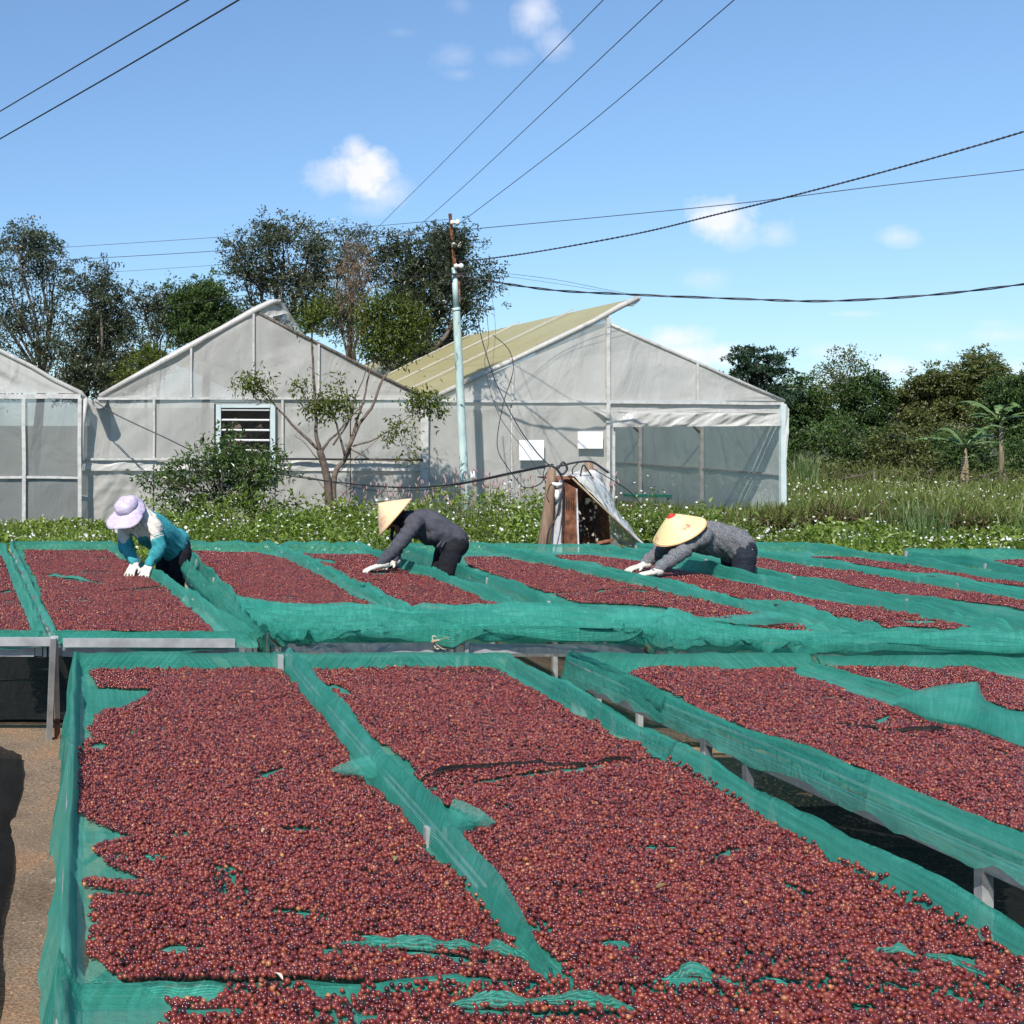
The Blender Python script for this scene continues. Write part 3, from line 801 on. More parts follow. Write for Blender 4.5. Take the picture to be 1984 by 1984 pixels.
# ------------------------------------------------------------------ net folds, flaps, cords
def sheet(name, rows, label, cat='net', n=(40, 40), amp=0.012, freq=9, seed=1, *rest, fv=None, **kw):
    return sheet_(name, rows, label, cat, n, amp, freq, seed, *rest, fv=fv or freq, **kw)
def sheet_(name, rows, label, cat='net', n=(40, 40), amp=0.012, freq=9, seed=1, mat=None, group=None, parent=None, kind=None, lift=0.0, fv=9):
    """rows: list of lists of control points (equal length), interpolated bilinearly with wrinkles"""
    A = np.array([[tuple(p) for p in r] for r in rows], dtype=float)
    nr, nc = A.shape[:2]
    u = np.linspace(0, nc - 1, n[0]); v = np.linspace(0, nr - 1, n[1])
    def cr(A, t, axis):
        k = A.shape[axis]
        i = np.clip(np.floor(t).astype(int), 0, k - 2); f = t - i
        g = lambda j: np.take(A, np.clip(j, 0, k - 1), axis=axis)
        sh = [1] * A.ndim; sh[axis] = len(t); f = f.reshape(sh)
        p0, p1, p2, p3 = g(i - 1), g(i), g(i + 1), g(i + 2)
        return 0.5 * ((2 * p1) + (-p0 + p2) * f + (2 * p0 - 5 * p1 + 4 * p2 - p3) * f ** 2 + (-p0 + 3 * p1 - 3 * p2 + p3) * f ** 3)
    B = cr(cr(A, v, 0), u, 1)
    uu, vv = np.meshgrid(u / (nc - 1), v / (nr - 1))
    L1 = np.linalg.norm(A[0, -1] - A[0, 0]) + 1e-6; L2_ = np.linalg.norm(A[-1, 0] - A[0, 0]) + 1e-6
    q = fbm(uu * L1 * freq + 2 * vnoise(uu * 3, vv * 3, seed), vv * L2_ * fv, seed, 3)
    B[..., 2] += amp * 2 * (0.4 - np.abs(q)) + lift
    B[..., 1] += amp * .8 * fbm(uu * L1 * freq, vv * L2_ * freq, seed + 5, 3)
    n2, n1 = B.shape[:2]
    i = np.arange(n2 - 1)[:, None] * n1 + np.arange(n1 - 1)[None]
    f = np.stack([i, i + 1, i + n1 + 1, i + n1], -1).reshape(-1, 4)
    A1_ = np.linalg.norm(np.diff(B, axis=1), axis=2).sum(1).mean(); A2_ = np.linalg.norm(np.diff(B, axis=0), axis=2).sum(0).mean()
    uv = np.stack([uu * A1_, vv * A2_], -1).reshape(-1, 2)
    o = link(name, np_mesh(name, B.reshape(-1, 3), f, uv=uv), mat or M['net'], parent)
    tag(o, label, cat, group, kind)
    return o
def P3(px, py, z):
    x, y = onz(px, py, z); return (x, y, z)
def ridge_line(pts, hh, w, label, mat=None, seed=3):
    """a tucked fold of net standing up along a line (photo px on the bed)"""
    base = [Vector(P3(px, py, ZS + .012)) for px, py in pts]
    base2 = []
    for a, b_ in zip(base[:-1], base[1:]):
        for t in (0, .25, .5, .75): base2.append(a.lerp(b_, t))
    base = base2 + [base[-1]]
    nb = len(base)
    tp = lambda i: (0.04 if i in (0, nb - 1) else 1.0) * min(1, .25 + min(i, nb - 1 - i) * .3) * (0.75 + 1.1 * float(vnoise(i * .45, .3, seed)))
    rows = []
    for k, (off, up) in enumerate(((-w, 0), (-w * .35, hh * .8), (0, hh), (w * .35, hh * .8), (w, 0))):
        rows.append([(p.x, p.y + off * tp(i), p.z + up * tp(i) + .008 - .012 * (1 - tp(i))) for i, p in enumerate(base)])
    return sheet('net_fold', rows, label, 'net fold', (max(60, len(pts) * 22), 16), .008, 26, seed, mat)
SH = {'group': None}
# dark cord-like folds over the cherries
ridge_line([(815,1510),(850,1503),(900,1492),(970,1488),(1050,1486),(1120,1488),(1175,1478),(1230,1473),(1290,1472)], .016, .012, 'thin dark net fold crossing the front middle cherries', M['net_black'], 5)
ridge_line([(1590,1405),(1640,1406),(1700,1411),(1750,1419),(1800,1420),(1840,1414)], .015, .013, 'thin dark net fold lying on the cherries right of the aisle', M['net_black'], 6)
ridge_line([(78,1118),(105,1118),(138,1122),(190,1131)], .02, .02, 'narrow net fold lying on the cherries of the bed by the teal worker', None, 7)
ridge_line([(640,1838),(700,1832),(740,1838),(800,1845),(860,1843),(930,1846),(990,1855),(1035,1872)], .024, .013, 'net fold curving over the cherries to the near end of the tubes', None, 8)
if 0: ridge_line([(230,1935),(330,1934),(440,1938)], .028, .02, 'net fold across the near end of the left cherries', None, 9)
if 0: ridge_line([(580,1930),(700,1922),(800,1916),(900,1908),(960,1890),(1020,1876),(1080,1880),(1130,1895)], .028, .015, 'longest net fold across the near end, left of the tube end', None, 10)
ridge_line([(860,1952),(960,1954),(1060,1950),(1150,1955),(1240,1966)], .030, .014, 'net fold nearest the camera beside the tube end', None, 11)
ridge_line([(1255,1904),(1330,1896),(1435,1899)], .026, .014, 'short straight net fold in the near right cherries', None, 12)
ridge_line([(1690,1846),(1740,1850),(1800,1862),(1850,1880),(1900,1905),(1984,1940)], .02, .014, 'sloping net fold in the near right corner', None, 13)
# wide flap folded over the cherries at the right
z_ = ZS + .03
sheet('net_flap', [[P3(1728,1350,z_+.01), P3(1800,1330,z_+.03), P3(1888,1322,z_+.03), P3(1912,1356,z_+.02), P3(2010,1388,z_+.02), P3(2100,1395,z_)],
                   [P3(1738,1362,z_+.005), P3(1800,1360,z_+.03), P3(1880,1362,z_+.035), P3(1930,1385,z_+.03), P3(2010,1410,z_+.02), P3(2100,1430,z_)],
                   [P3(1744,1372,z_-.01), P3(1800,1392,z_-.005), P3(1870,1406,z_-.005), P3(1930,1428,z_-.005), P3(2010,1456,z_-.005), P3(2100,1480,z_-.01)]],
      'wide net flap folded over the cherries in the right corner bed', 'net flap', (70, 30), .010, 8, 21)
# net draped along the covered tubes between the two front beds
def tube_cover():
    rows = []
    ys = np.linspace(2.93, 6.68, 60)
    for k, off in enumerate((-.036, -.027, -.015, 0.0, .015, .027, .036)):
        r = []
        for y in ys:
            tpe = float(smooth(2.9, 3.35, y))
            w = (.25 + .75 * tpe) * (.85 + .7 * vnoise(y * 2.3, 0.0, 31) + .45 * max(0, math.sin((y - 4.2) * 2.2)))
            prof = (0, .5, .8, 1, .85, .55, 0)[k]
            zc = ZS + .012 + (.25 + .75 * tpe) * prof * (ZR - ZS + .02 + .035 * float(vnoise(y * 3.1, .5, 33)) + (0.03 if abs(y - 3.95) < .16 or abs(y - 5.3) < .1 else 0))
            r.append((1.106 + off * float(w) * 1.15 + .02 * float(vnoise(y * 4, .2, 35)), y, zc))
        rows.append(r)
    sheet('net_strip', rows, 'strip of net laid over the pair of steel tubes between the front beds', 'net', (420, 26), .013, 6, 41, M['net_sheer'], fv=14)
tube_cover()
# loose tongues pulled out of that strip
sheet('net_tongue', [[P3(880,1548,ZR), P3(925,1570,ZS+.05), P3(962,1592,ZS+.03)], [P3(870,1570,ZR-.01), P3(900,1592,ZS+.05), P3(950,1600,ZS+.03)], [P3(868,1590,ZS+.05), P3(890,1606,ZS+.04), P3(930,1602,ZS+.03)]],
      'pointed net tongue lying right of the upright tube ends', 'net', (24, 20), .010, 12, 42, M['net_sheer'])
sheet('net_tongue', [[P3(640,1494,ZS+.03), P3(680,1476,ZS+.05), P3(730,1462,ZR)], [P3(650,1500,ZS+.03), P3(690,1492,ZS+.05), P3(760,1480,ZR)], [P3(690,1506,ZS+.03), P3(720,1510,ZS+.04), P3(770,1500,ZS+.05)]],
      'pointed net tongue spilling left over the cherries', 'net', (24, 20), .010, 12, 43, M['net_sheer'])
def tubes():
    e = empty('tube_pair', (1.11, 4.8, ZR), 'pair of pale steel tubes running under net between the two front beds', 'steel tubes')
    for dx in (-.012, .013):
        m = MB(); m.tube([(1.106 + dx + (0.0), y, ZR - .052 + .006 * math.sin(y * 2)) for y in np.linspace(3.45, 6.6, 12)], .0065, 8); m.build('tube', M['steel'], e)
    for k, (px, py) in enumerate(((843,1590), (875,1592))):
        x, y = onz(px, py, ZR + .0)
        x = 1.106 + (-.026, .03)[k]
        m = MB(); m.bar((x, y - .0, .35), (x, y, ZR - .02), .03); m.build('upright', M['steel'], e)
    for k, (px, py) in enumerate(((543,1272), (560,1272))):
        x, y = onz(px, py, ZR)
        m = MB(); m.bar((x, y, .35), (x, y, ZR + .01), .03); m.build('upright', M['steel'], e)
tubes()
# net heaps on the near ends of the middle beds
sheet('bunched_net', [[P3(455,1168,ZS+.05), P3(560,1186,ZS+.06), P3(700,1184,ZS+.06), P3(800,1186,ZS+.05), P3(920,1182,ZS+.05), P3(1040,1178,ZR+.02), P3(1130,1192,ZR)],
                      [P3(470,1195,ZS+.08), P3(560,1200,ZS+.11), P3(700,1196,ZS+.10), P3(800,1204,ZS+.10), P3(920,1202,ZS+.08), P3(1060,1200,ZS+.09), P3(1180,1212,ZR)],
                      [P3(500,1222,ZS+.09), P3(560,1226,ZS+.09), P3(700,1222,ZS+.09), P3(800,1222,ZS+.09), P3(920,1225,ZS+.08), P3(1080,1228,ZS+.09), P3(1220,1232,ZR)],
                      [P3(530,1236,ZR), P3(600,1238,ZR), P3(700,1239,ZR-.005), P3(800,1239,ZR-.01), P3(920,1239,ZR-.01), P3(1090,1240,ZR-.005), P3(1245,1242,ZR)],
                      [P3(533,1245,ZS+.03), P3(600,1246,ZS+.03), P3(700,1245,ZS+.03), P3(800,1238,ZS+.05), P3(920,1241,ZS+.04), P3(1090,1246,ZS+.03), P3(1248,1249,ZS+.03)]],
      'big bunched heap of green net on the near ends of the middle beds', 'net', (260, 120), .085, 2.6, 51, fv=8)
sheet('bunched_net', [[P3(1150,1192,ZS+.09), P3(1290,1190,ZS+.06), P3(1400,1222,ZS+.05), P3(1520,1234,ZS+.05), P3(1640,1238,ZS+.05), P3(1800,1236,ZS+.05), P3(2010,1236,ZS+.04)],
                      [P3(1180,1212,ZR), P3(1290,1214,ZS+.12), P3(1400,1236,ZS+.10), P3(1520,1246,ZS+.10), P3(1640,1250,ZS+.08), P3(1800,1250,ZS+.08), P3(2010,1254,ZS+.06)],
                      [P3(1230,1236,ZR), P3(1290,1240,ZR+.02), P3(1400,1252,ZR+.01), P3(1520,1262,ZR), P3(1640,1262,ZR+.0), P3(1800,1266,ZR-.01), P3(2010,1272,ZR-.02)],
                      [P3(1262,1275,ZS-.02), P3(1300,1276,ZS-.0), P3(1400,1274,ZS+.01), P3(1520,1276,ZS+.01), P3(1640,1282,ZS+.0), P3(1800,1290,ZS-.02), P3(2010,1300,ZS-.04)]],
      'heap of green net on the near end of the bed under the grey worker', 'net', (240, 90), .068, 2.6, 52, fv=8)
# bunched hem hanging into the aisle behind the teal worker
sheet('bunched_net', [[P3(352,1075,ZR+.02), P3(395,1120,ZR+.03), P3(440,1160,ZR+.02), P3(500,1190,ZR+.03), P3(520,1225,ZR)],
                      [P3(340,1090,ZR-.05), P3(380,1140,ZR-.04), P3(420,1180,ZR-.05), P3(465,1215,ZR-.03), P3(500,1240,ZR-.05)],
                      [P3(338,1100,ZS-.12), P3(378,1160,ZS-.16), P3(412,1200,ZS-.18), P3(450,1235,ZS-.14), P3(480,1256,ZS-.06)]],
      'crumpled green net hanging into the aisle right of the teal worker', 'net', (70, 34), .024, 9, 53)
sheet('bunched_net', [[P3(1105,1262,ZR+.02), P3(1150,1280,ZR+.02), P3(1240,1318,ZR+.01), P3(1290,1345,ZR)],
                      [P3(1100,1275,ZR-.04), P3(1150,1300,ZR-.06), P3(1220,1345,ZR-.08), P3(1280,1380,ZR-.08)],
                      [P3(1110,1290,ZS-.12), P3(1170,1330,ZS-.16), P3(1215,1372,ZS-.16), P3(1285,1408,ZS-.12)]],
      'loose net hem sagging at the far end of the dark aisle', 'net', (60, 34), .016, 8, 54)
# low tongues left of the divider of the bed by the teal worker
sheet('net_tongue', [[P3(1335,1200,ZS+.04), P3(1450,1190,ZS+.05), P3(1500,1185,ZS+.06), P3(1560,1196,ZS+.03)], [P3(1400,1205,ZS+.05), P3(1460,1200,ZS+.06), P3(1510,1198,ZS+.06), P3(1572,1204,ZS+.03)], [P3(1450,1212,ZS+.05), P3(1490,1212,ZS+.05), P3(1530,1208,ZS+.04), P3(1570,1207,ZS+.02)]],
      'net tongue lying between the two long cherry strips', 'net', (30, 20), .010, 12, 44)

# crumpled black net lying at the near left
def black_net():
    rows = []
    for k, f in enumerate((0.0, .25, .5, .75, .9, 1.0)):
        r = []
        for y in np.linspace(2.6, 7.1, 16):
            edge = -.30 - .018 * (y - 4.3) + .012 * math.sin(y * 5)
            x = lerp(-1.7, edge, f)
            r.append((x, y, .10 + .02 * math.sin(y * 2 + k) - (.075 if k == 5 else 0)))
        rows.append(r)
    sheet('black_net', rows, 'dark crumpled net lying on the yard at the near left edge', 'net', (140, 60), .02, 5, 61, M['net_black'])
black_net()

# small hardware at the near edge of the middle row
def hardware():
    e = empty('beam_pair', (3.0, 7.42, .6), 'pair of bare galvanised beams under the bunched net', 'beam')
    for a, b_ in (((545,1262),(872,1262)), ((905,1263),(1250,1266))):
        pa = at(a[0], a[1] - 7, 7.27); pb = at(b_[0], b_[1] - 8, 7.27)
        m = MB(); m.bar(pa, pb, .03, .052); m.build('beam', M['steel'], e)
    pb = at(1251, 1258, 7.27)
    m = MB(); m.tube([pb + Vector((0, .03, 0)), pb + Vector((.012, -.02, 0))], .024, 10); m.build('end_cap', M['rust'], e)
    e2 = empty('strut_pair', (at(892, 1270, 7.36)), 'two short upright struts standing between the ends of the bare beams', 'strut')
    for px in (886, 903):
        m = MB(); m.bar(at(px, 1300, 7.24), at(px + 1, 1229, 7.24), .022); m.build('strut', M['steel'], e2)
    m = MB()
    for k in range(5):
        a0 = k * 1.3
        pts = [at(850 + 14 * math.sin(t * 1.3 + a0) + t * 3, 1245 + 13 * math.cos(t * 1.7 + a0 * 2), 7.22 - .004 * k) for t in np.linspace(0, 3, 14)]
        m.tube(pts, .0035, 6)
    tag(m.build('rope_knot', M['rope']), 'tangled pale rope knotted round the bare beam end', 'rope')
    m = MB(); m.tube([at(836, 1244, 7.2), at(866, 1236, 7.21), at(896, 1222, 7.22)], .008, 7)
    tag(m.build('stick', M['bamboo']), 'thin brown stick lying against the two short struts', 'stick')
    # splayed legs at the left
    e3 = empty('splayed_leg', (at(100, 1400, 7.44)), 'pair of splayed galvanised legs standing on the yard at the left', 'table leg')
    g1 = Vector((at(95, 1400, 7.6).x, 7.6, 0)); g2 = Vector((at(107, 1400, 7.62).x, 7.62, 0))
    m = MB(); m.bar(g1 + Vector((0, -.0, 0)), at(103, 1235, 7.33), .034); m.build('leg', M['steel'], e3)
    m = MB(); m.bar(g2 + Vector((0.012, 0, .14)), at(107, 1235, 7.36), .034); m.build('leg', M['steel'], e3)
    m = MB(); m.bar(g2 + Vector((0.013, 0, 0)), g2 + Vector((0.012, 0, .138)), .036); m.build('foot', M['rust'], e3)
    m = MB(); m.bar(at(110, 1243, 7.42), at(-60, 1243, 7.42), .03, .05); m.build('beam', M['steel'], e3)
    m = MB(); m.bar(at(122, 1245, 7.42), at(455, 1246, 7.42), .03, .05); m.build('beam', M['steel'], e3)
    # posts in the dark aisle
    for (px, py0, py1, z, lab) in ((1103, 1275, 1345, .70, 'short steel post at the far end of the dark aisle'), (1250, 1372, 1430, .62, 'steel post half way along the dark aisle'), (1899, 1590, 1760, .74, 'bare steel post nearest in the dark aisle, seen below the hanging net')):
        x, y = onz(px, py0, .70)
        x = [b_ for b_ in BEDS if b_.key == 'B1'][0].XL(y) + .022
        m = MB(); m.bar((x, y, 0), (x, y, .69 if px < 1200 else .60), .036); tag(m.build('steel_post', M['steel']), lab, 'post', 'posts in the dark aisle')
    m = MB()
    p0 = Vector(P3(1250, 1437, .25)); p1 = Vector(P3(1440, 1448, .25))
    m.bar(p0, p1, .03, .02); tag(m.build('plank', M['bamboo']), 'narrow pale plank lying low in the dark aisle', 'plank')
hardware()

def debris():
    for k, (px, py, L, a, col, lab) in enumerate(((1281, 1726, .020, .4, (.20, .13, .05), 'curled brown leaf lying on the cherries right of the tubes'), (765, 1672, .018, 1.2, (.20, .22, .07), 'small olive leaf lying on the cherries left of the tube uprights'),
            (541, 1902, .016, 2.0, (.6, .55, .48), 'pale dry leaf scrap on the near left cherries'), (510, 1617, .014, .9, (.5, .38, .25), 'tiny tan leaf scrap in the middle of the left cherries'), (868, 1308, .05, 1.0, (.5, .42, .25), 'dry straw on the far cherries of the front middle bed'))):
        x, y = onz(px, py, ZS + .03)
        m = MB(); c = Vector((x, y, ZS + .038)); d = Vector((math.cos(a), math.sin(a), .1)); s_ = Vector((-math.sin(a), math.cos(a), .25)) * (.35 if k < 4 else .04)
        n = 8
        vs = []
        for i in range(n + 1):
            t = i / n; w = math.sin(math.pi * t) ** .8
            p = c + d * L * (t - .5) * 2 + Vector((0, 0, .006 * math.sin(t * 3)))
            vs += [p + s_ * L * w + Vector((0, 0, .004)), p, p - s_ * L * w + Vector((0, 0, .005))]
        fs = []
        for i in range(n):
            b = i * 3
            fs += [(b, b + 1, b + 4, b + 3), (b + 1, b + 2, b + 5, b + 4)]
        m.add(vs, fs, True)
        tag(m.build('fallen_leaf' if k < 4 else 'straw', simple('dry_leaf', [(.3, tuple(v * .7 for v in col)), (.7, col)], 60, .6)), lab, 'leaf' if k < 4 else 'straw')
debris()

# ------------------------------------------------------------------ greenhouses
def film_mat(name, col, trans, clear, rough=0.35, bd=0.02, streak=0.5, tcol=None):
    m, t, o = newmat(name)
    c = objco(t)
    cs = objco(t, (1.2, 1.2, 0.25))
    n1 = noise(t, cs, 2.2, 6, 0.6)
    n2 = noise(t, c, 0.7, 4)
    dark = tuple(v * (1 - .22 * streak) for v in col); lite = tuple(min(1, v * (1 + .15 * streak)) for v in col)
    cc_ = ramp(t, mth(t, 'ADD', mth(t, 'MULTIPLY', n1, .5), mth(t, 'MULTIPLY', n2, .5)), [(0.36, dark), (0.5, col), (0.64, lite)])
    p = N(t, 'ShaderNodeBsdfPrincipled'); p.inputs['Roughness'].default_value = rough; p.inputs['Specular IOR Level'].default_value = .4
    t.links.new(cc_, p.inputs['Base Color'])
    t.links.new(bump(t, mth(t, 'ADD', noise(t, objco(t, (1, 1, .5)), 1.6, 3, .5, 1.2), mth(t, 'MULTIPLY', noise(t, c, 14, 3), .06)), bd * 5, .6), p.inputs['Normal'])
    tl = N(t, 'ShaderNodeBsdfTranslucent')
    if tcol: tl.inputs[0].default_value = (*tcol, 1)
    else: t.links.new(cc_, tl.inputs[0])
    tp = N(t, 'ShaderNodeBsdfTransparent')
    a = N(t, 'ShaderNodeMixShader'); a.inputs[0].default_value = trans
    t.links.new(p.outputs[0], a.inputs[1]); t.links.new(tl.outputs[0], a.inputs[2])
    b_ = N(t, 'ShaderNodeMixShader')
    t.links.new(mth(t, 'MULTIPLY', mth(t, 'ADD', n1, .5), clear), b_.inputs[0])
    t.links.new(a.outputs[0], b_.inputs[1]); t.links.new(tp.outputs[0], b_.inputs[2])
    t.links.new(b_.outputs[0], o.inputs[0])
    return m
M['film'] = film_mat('greenhouse_film', (0.56, 0.54, 0.50), .30, .15)
M['film_clear'] = film_mat('newer_film', (0.36, 0.37, 0.36), .35, .30)
M['film_green'] = film_mat('side_film', (0.62, 0.67, 0.62), .5, .12)
M['film_roof'] = film_mat('yellowed_roof_film', (0.60, 0.53, 0.27), .45, .04, rough=.5, bd=.01, streak=.3)
M['film_white'] = film_mat('white_film_hem', (0.60, 0.58, 0.54), .25, .06, rough=.3)
M['film_shiny'] = film_mat('crinkled_plastic', (0.68, 0.67, 0.63), .2, .08, rough=.16, bd=.04)
M['film_top'] = film_mat('roof_film', (0.65, 0.64, 0.60), .65, .28)
GY = 24.0
def d3(px, py, Y=GY): return at(px * D, py * D, Y)
def panel(name, quad, parent, mat, n=(16, 16), amp=0.02, freq=1.5, seed=1, label=None):
    q = [np.array(tuple(p)) for p in quad]      # tl, tr, br, bl
    u, v = np.meshgrid(np.linspace(0, 1, n[0]), np.linspace(0, 1, n[1]))
    u_, v_ = u[..., None], v[..., None]
    B = (q[0] * (1 - u_) + q[1] * u_) * (1 - v_) + (q[3] * (1 - u_) + q[2] * u_) * v_
    nrm = np.cross(q[1] - q[0], q[3] - q[0]) + np.cross(q[2] - q[1], q[2] - q[3]) * 0.5
    nrm = nrm / (np.linalg.norm(nrm) + 1e-9)
    s1 = np.linalg.norm(q[2] - q[3]); s2 = np.linalg.norm(q[3] - q[0]) + 1e-6
    fade = np.clip(np.minimum(np.minimum(u, 1 - u), np.minimum(v, 1 - v)) * 10, 0.25, 1)
    B += nrm * (amp * fbm(u * s1 * freq + v * 1.2, v * s2 * freq * .6, seed, 4) * fade)[..., None]
    i = np.arange(n[1] - 1)[:, None] * n[0] + np.arange(n[0] - 1)[None]
    f = np.stack([i, i + 1, i + n[0] + 1, i + n[0]], -1).reshape(-1, 4)
    o = link(name, np_mesh(name, B.reshape(-1, 3), f), mat, parent)
    if label: o['label'] = label
    return o
def gbar(name, a, b, parent, w=.05, h=.05, mat=None, yo=-.03):
    a = Vector(a) + Vector((0, yo, 0)); b = Vector(b) + Vector((0, yo, 0))
    m = MB()
    n = max(2, int((b - a).length / .5))
    # batten with slight unevenness
    pts = [a.lerp(b, k / n) + Vector((random.uniform(-.006, .006), 0, random.uniform(-.006, .006))) for k in range(n + 1)]
    for k in range(n): m.bar(pts[k], pts[k + 1], w, h)
    return m.build(name, mat or M['cream_frame'], parent)

def greenhouses():
    GB = 995.0
    # ---- left one (partly out of view)
    Y0 = 23.7
    e = empty('greenhouse', (-2, Y0, 0), 'greenhouse at the far left, with only its right half showing', 'greenhouse', 'film-clad greenhouses')
    q = lambda x, y: d3(x, y, Y0)
    panel('gable_panel', [q(-330, 500), q(-330, 500), q(152, 742), q(-330, 742)], e, M['film_white'], (60, 40), .10, 1.6, 3)
    for k, (x0, x1) in enumerate(((-330, -160), (-158, 42), (48, 148))):
        panel('wall_panel', [q(x0, 752), q(x1, 752), q(x1, 898), q(x0, 898)], e, M['film_clear'], (20, 20), .03, 1.5, 5 + k)
        panel('wall_panel', [q(x0, 901), q(x1, 901), q(x1, GB + 8), q(x0, GB + 8)], e, M['film_clear'], (20, 20), .03, 1.5, 15 + k)
    gbar('eave_beam', q(-330, 748), q(152, 748), e, .07, .09)
    gbar('rail', q(-330, 900), q(42, 900), e, .05, .045); gbar('rail', q(48, 900), q(148, 901), e, .05, .045)
    for x in (-160, 45, 150): gbar('post', q(x, 752), q(x, GB + 8), e, .07, .07, yo=-.045)
    m = MB(); m.tube([q(-330, 497) , q(60, 692), q(100, 716), q(152, 741), q(162, 752)], .045, 8); m.build('rake_roll', M['film_white'], e)
    m = MB(); m.tube([q(162, 750), q(157, 800), q(155, 860), q(150, 905)], [.05, .035, .03, .01], 7); m.build('hanging_hem', M['film_white'], e)
    panel('roof', [q(-330, 492), d3(-330, 492, Y0) + Vector((0, 21, 0)), q(158, 741) + Vector((0, 21, 0)), q(158, 741)], e, M['film_white'], (16, 16), .05, .6, 8)
    # ---- middle one
    e = empty('greenhouse', (3.3, GY, 0), 'middle greenhouse with a louvred fan window behind the thin trees', 'greenhouse', 'film-clad greenhouses')
    q = d3
    A = q(478, 585); Lq = q(185, 752); Rq = q(800, 752)
    def edgeL(x): return 752 - (x - 185) * (752 - 588) / (478 - 185)
    def edgeR(x): return 586 + (x - 478) * (748 - 586) / (795 - 478)
    xs = [185, 360, 478, 600, 795]
    for k in range(4):
        x0, x1 = xs[k], xs[k + 1]
        f = edgeL if x1 <= 478 else edgeR
        panel('gable_panel', [q(x0 + 1, min(f(x0), 750)), q(x1 - 1, min(f(x1), 750)), q(x1 - 1, 750), q(x0 + 1, 750)], e, M['film'], (24, 24), .05, 1.0, 20 + k)
    cols = [(152, 289), (291, 404), (520, 660), (662, 795)]
    for k, (x0, x1) in enumerate(cols):
        panel('wall_panel', [q(x0, 754), q(x1, 754), q(x1, 865), q(x0, 865)], e, M['film'], (22, 22), .05, 1.1, 30 + k)
    for k, (x0, x1) in enumerate([(152, 289), (291, 404), (406, 518), (520, 660), (662, 795)]):
        panel('skirt_panel', [q(x0, 885), q(x1, 885), q(x1, GB), q(x0, GB)], e, M['film'], (40, 40), .13 if k == 0 else .06, 2.6 if k == 0 else 1.3, 40 + k)
        panel('rolled_curtain', [q(x0, 867), q(x1, 867), q(x1, 888) + Vector((0, -.05, 0)), q(x0, 888) + Vector((0, -.05, 0))], e, M['film_white'], (50, 12), .07, 3.5, 50 + k)
    if 0: panel('creased_panel', [q(152, 868) + Vector((0, -.06, 0)), q(262, 870) + Vector((0, -.06, 0)), q(215, 960) + Vector((0, -.06, 0)), q(152, GB) + Vector((0, -.06, 0))], e, M['film_white'], (50, 50), .10, 3.0, 61)
    panel('wall_panel', [q(404, 754), q(520, 754), q(520, 762), q(404, 762)], e, M['film'], (6, 3), .0, 1, 1)
    gbar('rail', q(185, 752), q(800, 752), e, .045, .045); 
    gbar('rail', q(152, 866), q(404, 866), e, .045, .045, yo=-.06); gbar('rail', q(520, 866), q(795, 867), e, .045, .04, M['dark'], yo=-.12)
    for (x, y0, y1) in ((478, 592, 750), (360, 657, 750), (600, 650, 750), (290, 754, 866), (532, 754, 866)):
        gbar('mullion', q(x, y0), q(x, y1), e, .04, .04, yo=-.04)
    gbar('corner_post', q(798, 762), q(798, GB), e, .15, .12, M['cream_frame'], yo=-.06)
    # rakes with rolled film
    m = MB(); m.tube([q(188, 748), q(260, 708), q(340, 664), q(420, 620), q(480, 586), q(512, 570), q(530, 568)], [.05, .06, .075, .065, .07, .06, .04], 9); m.build('rake_roll', M['film_white'], e)
    m = MB(); m.tube([q(480, 586), q(560, 628), q(640, 668), q(720, 710), q(798, 749)], .032, 8); m.build('rake_edge', M['bark'], e)
    off = Vector((0, 21, 0))
    panel('roof', [q(186, 745), q(531, 566), q(531, 566) + off, q(186, 745) + off], e, M['film_white'], (16, 24), .05, .6, 62)
    panel('roof', [q(480, 584), q(800, 747), q(800, 747) + off, q(480, 584) + off], e, M['film'], (16, 24), .05, .6, 63)
    panel('vent_film', [q(500, 586, GY + .2), q(534, 570, GY + .2), q(575, 632, GY + .2), q(570, 632, GY + .2)], e, M['film_clear'], (20, 20), .08, 2, 64)
    panel('ridge_film', [q(478, 588), q(512, 572), q(545, 590, GY + .1), q(500, 600)], e, M['film_white'], (20, 20), .10, 3, 66)
    # louvre window
    w = MB()
    for a, b in (((411, 763), (411, 905)), ((513, 763), (513, 905))): w.bar(q(*a) + Vector((0, -.08, 0)), q(*b) + Vector((0, -.08, 0)), .09, .09)
    w.bar(q(416, 766) + Vector((0, -.08, 0)), q(508, 766) + Vector((0, -.08, 0)), .07, .07)
    w.bar(q(416, 903) + Vector((0, -.08, 0)), q(508, 903) + Vector((0, -.08, 0)), .07, .07)
    wf = w.build('fan_window', M['louvre'], e)
    for k, y in enumerate((773, 792, 811, 830, 849, 868, 887)):
        s = MB(); s.bar(q(417, y) + Vector((0, -.07, 0)), q(507, y + .5) + Vector((0, -.07, 0)), .06, .018, up=(0, -.3, 1)); s.build('slat', M['white_paint'], wf)
    m = MB()
    m.box(q(463, 834, GY + 0.9), (1.25, .05, 1.6)); m.build('fan_back', M['dark'], e)
    m = MB(); c = q(458, 830, GY + .35)
    m.tube([c + Vector((0, -.12, 0)), c + Vector((0, .12, 0))], .09, 14)
    for k in range(4):
        a = k * math.pi / 2 + .5
        pts = [c + Vector((math.cos(a) * r_, .02 * k * 0, math.sin(a) * r_)) for r_ in (.08, .2, .34, .46)]
        m.bar(pts[0], pts[3], .2, .02, up=(0, 1, .5))
    m.build('fan', M['bark_brown'], e)
    # ---- right one
    e = empty('greenhouse', (10.1, GY, 0), 'right greenhouse with a raised yellowish roof slope and open right bay', 'greenhouse', 'film-clad greenhouses')
    def eL(x): return 750 - (x - 818) * (750 - 615) / (1145 - 818)
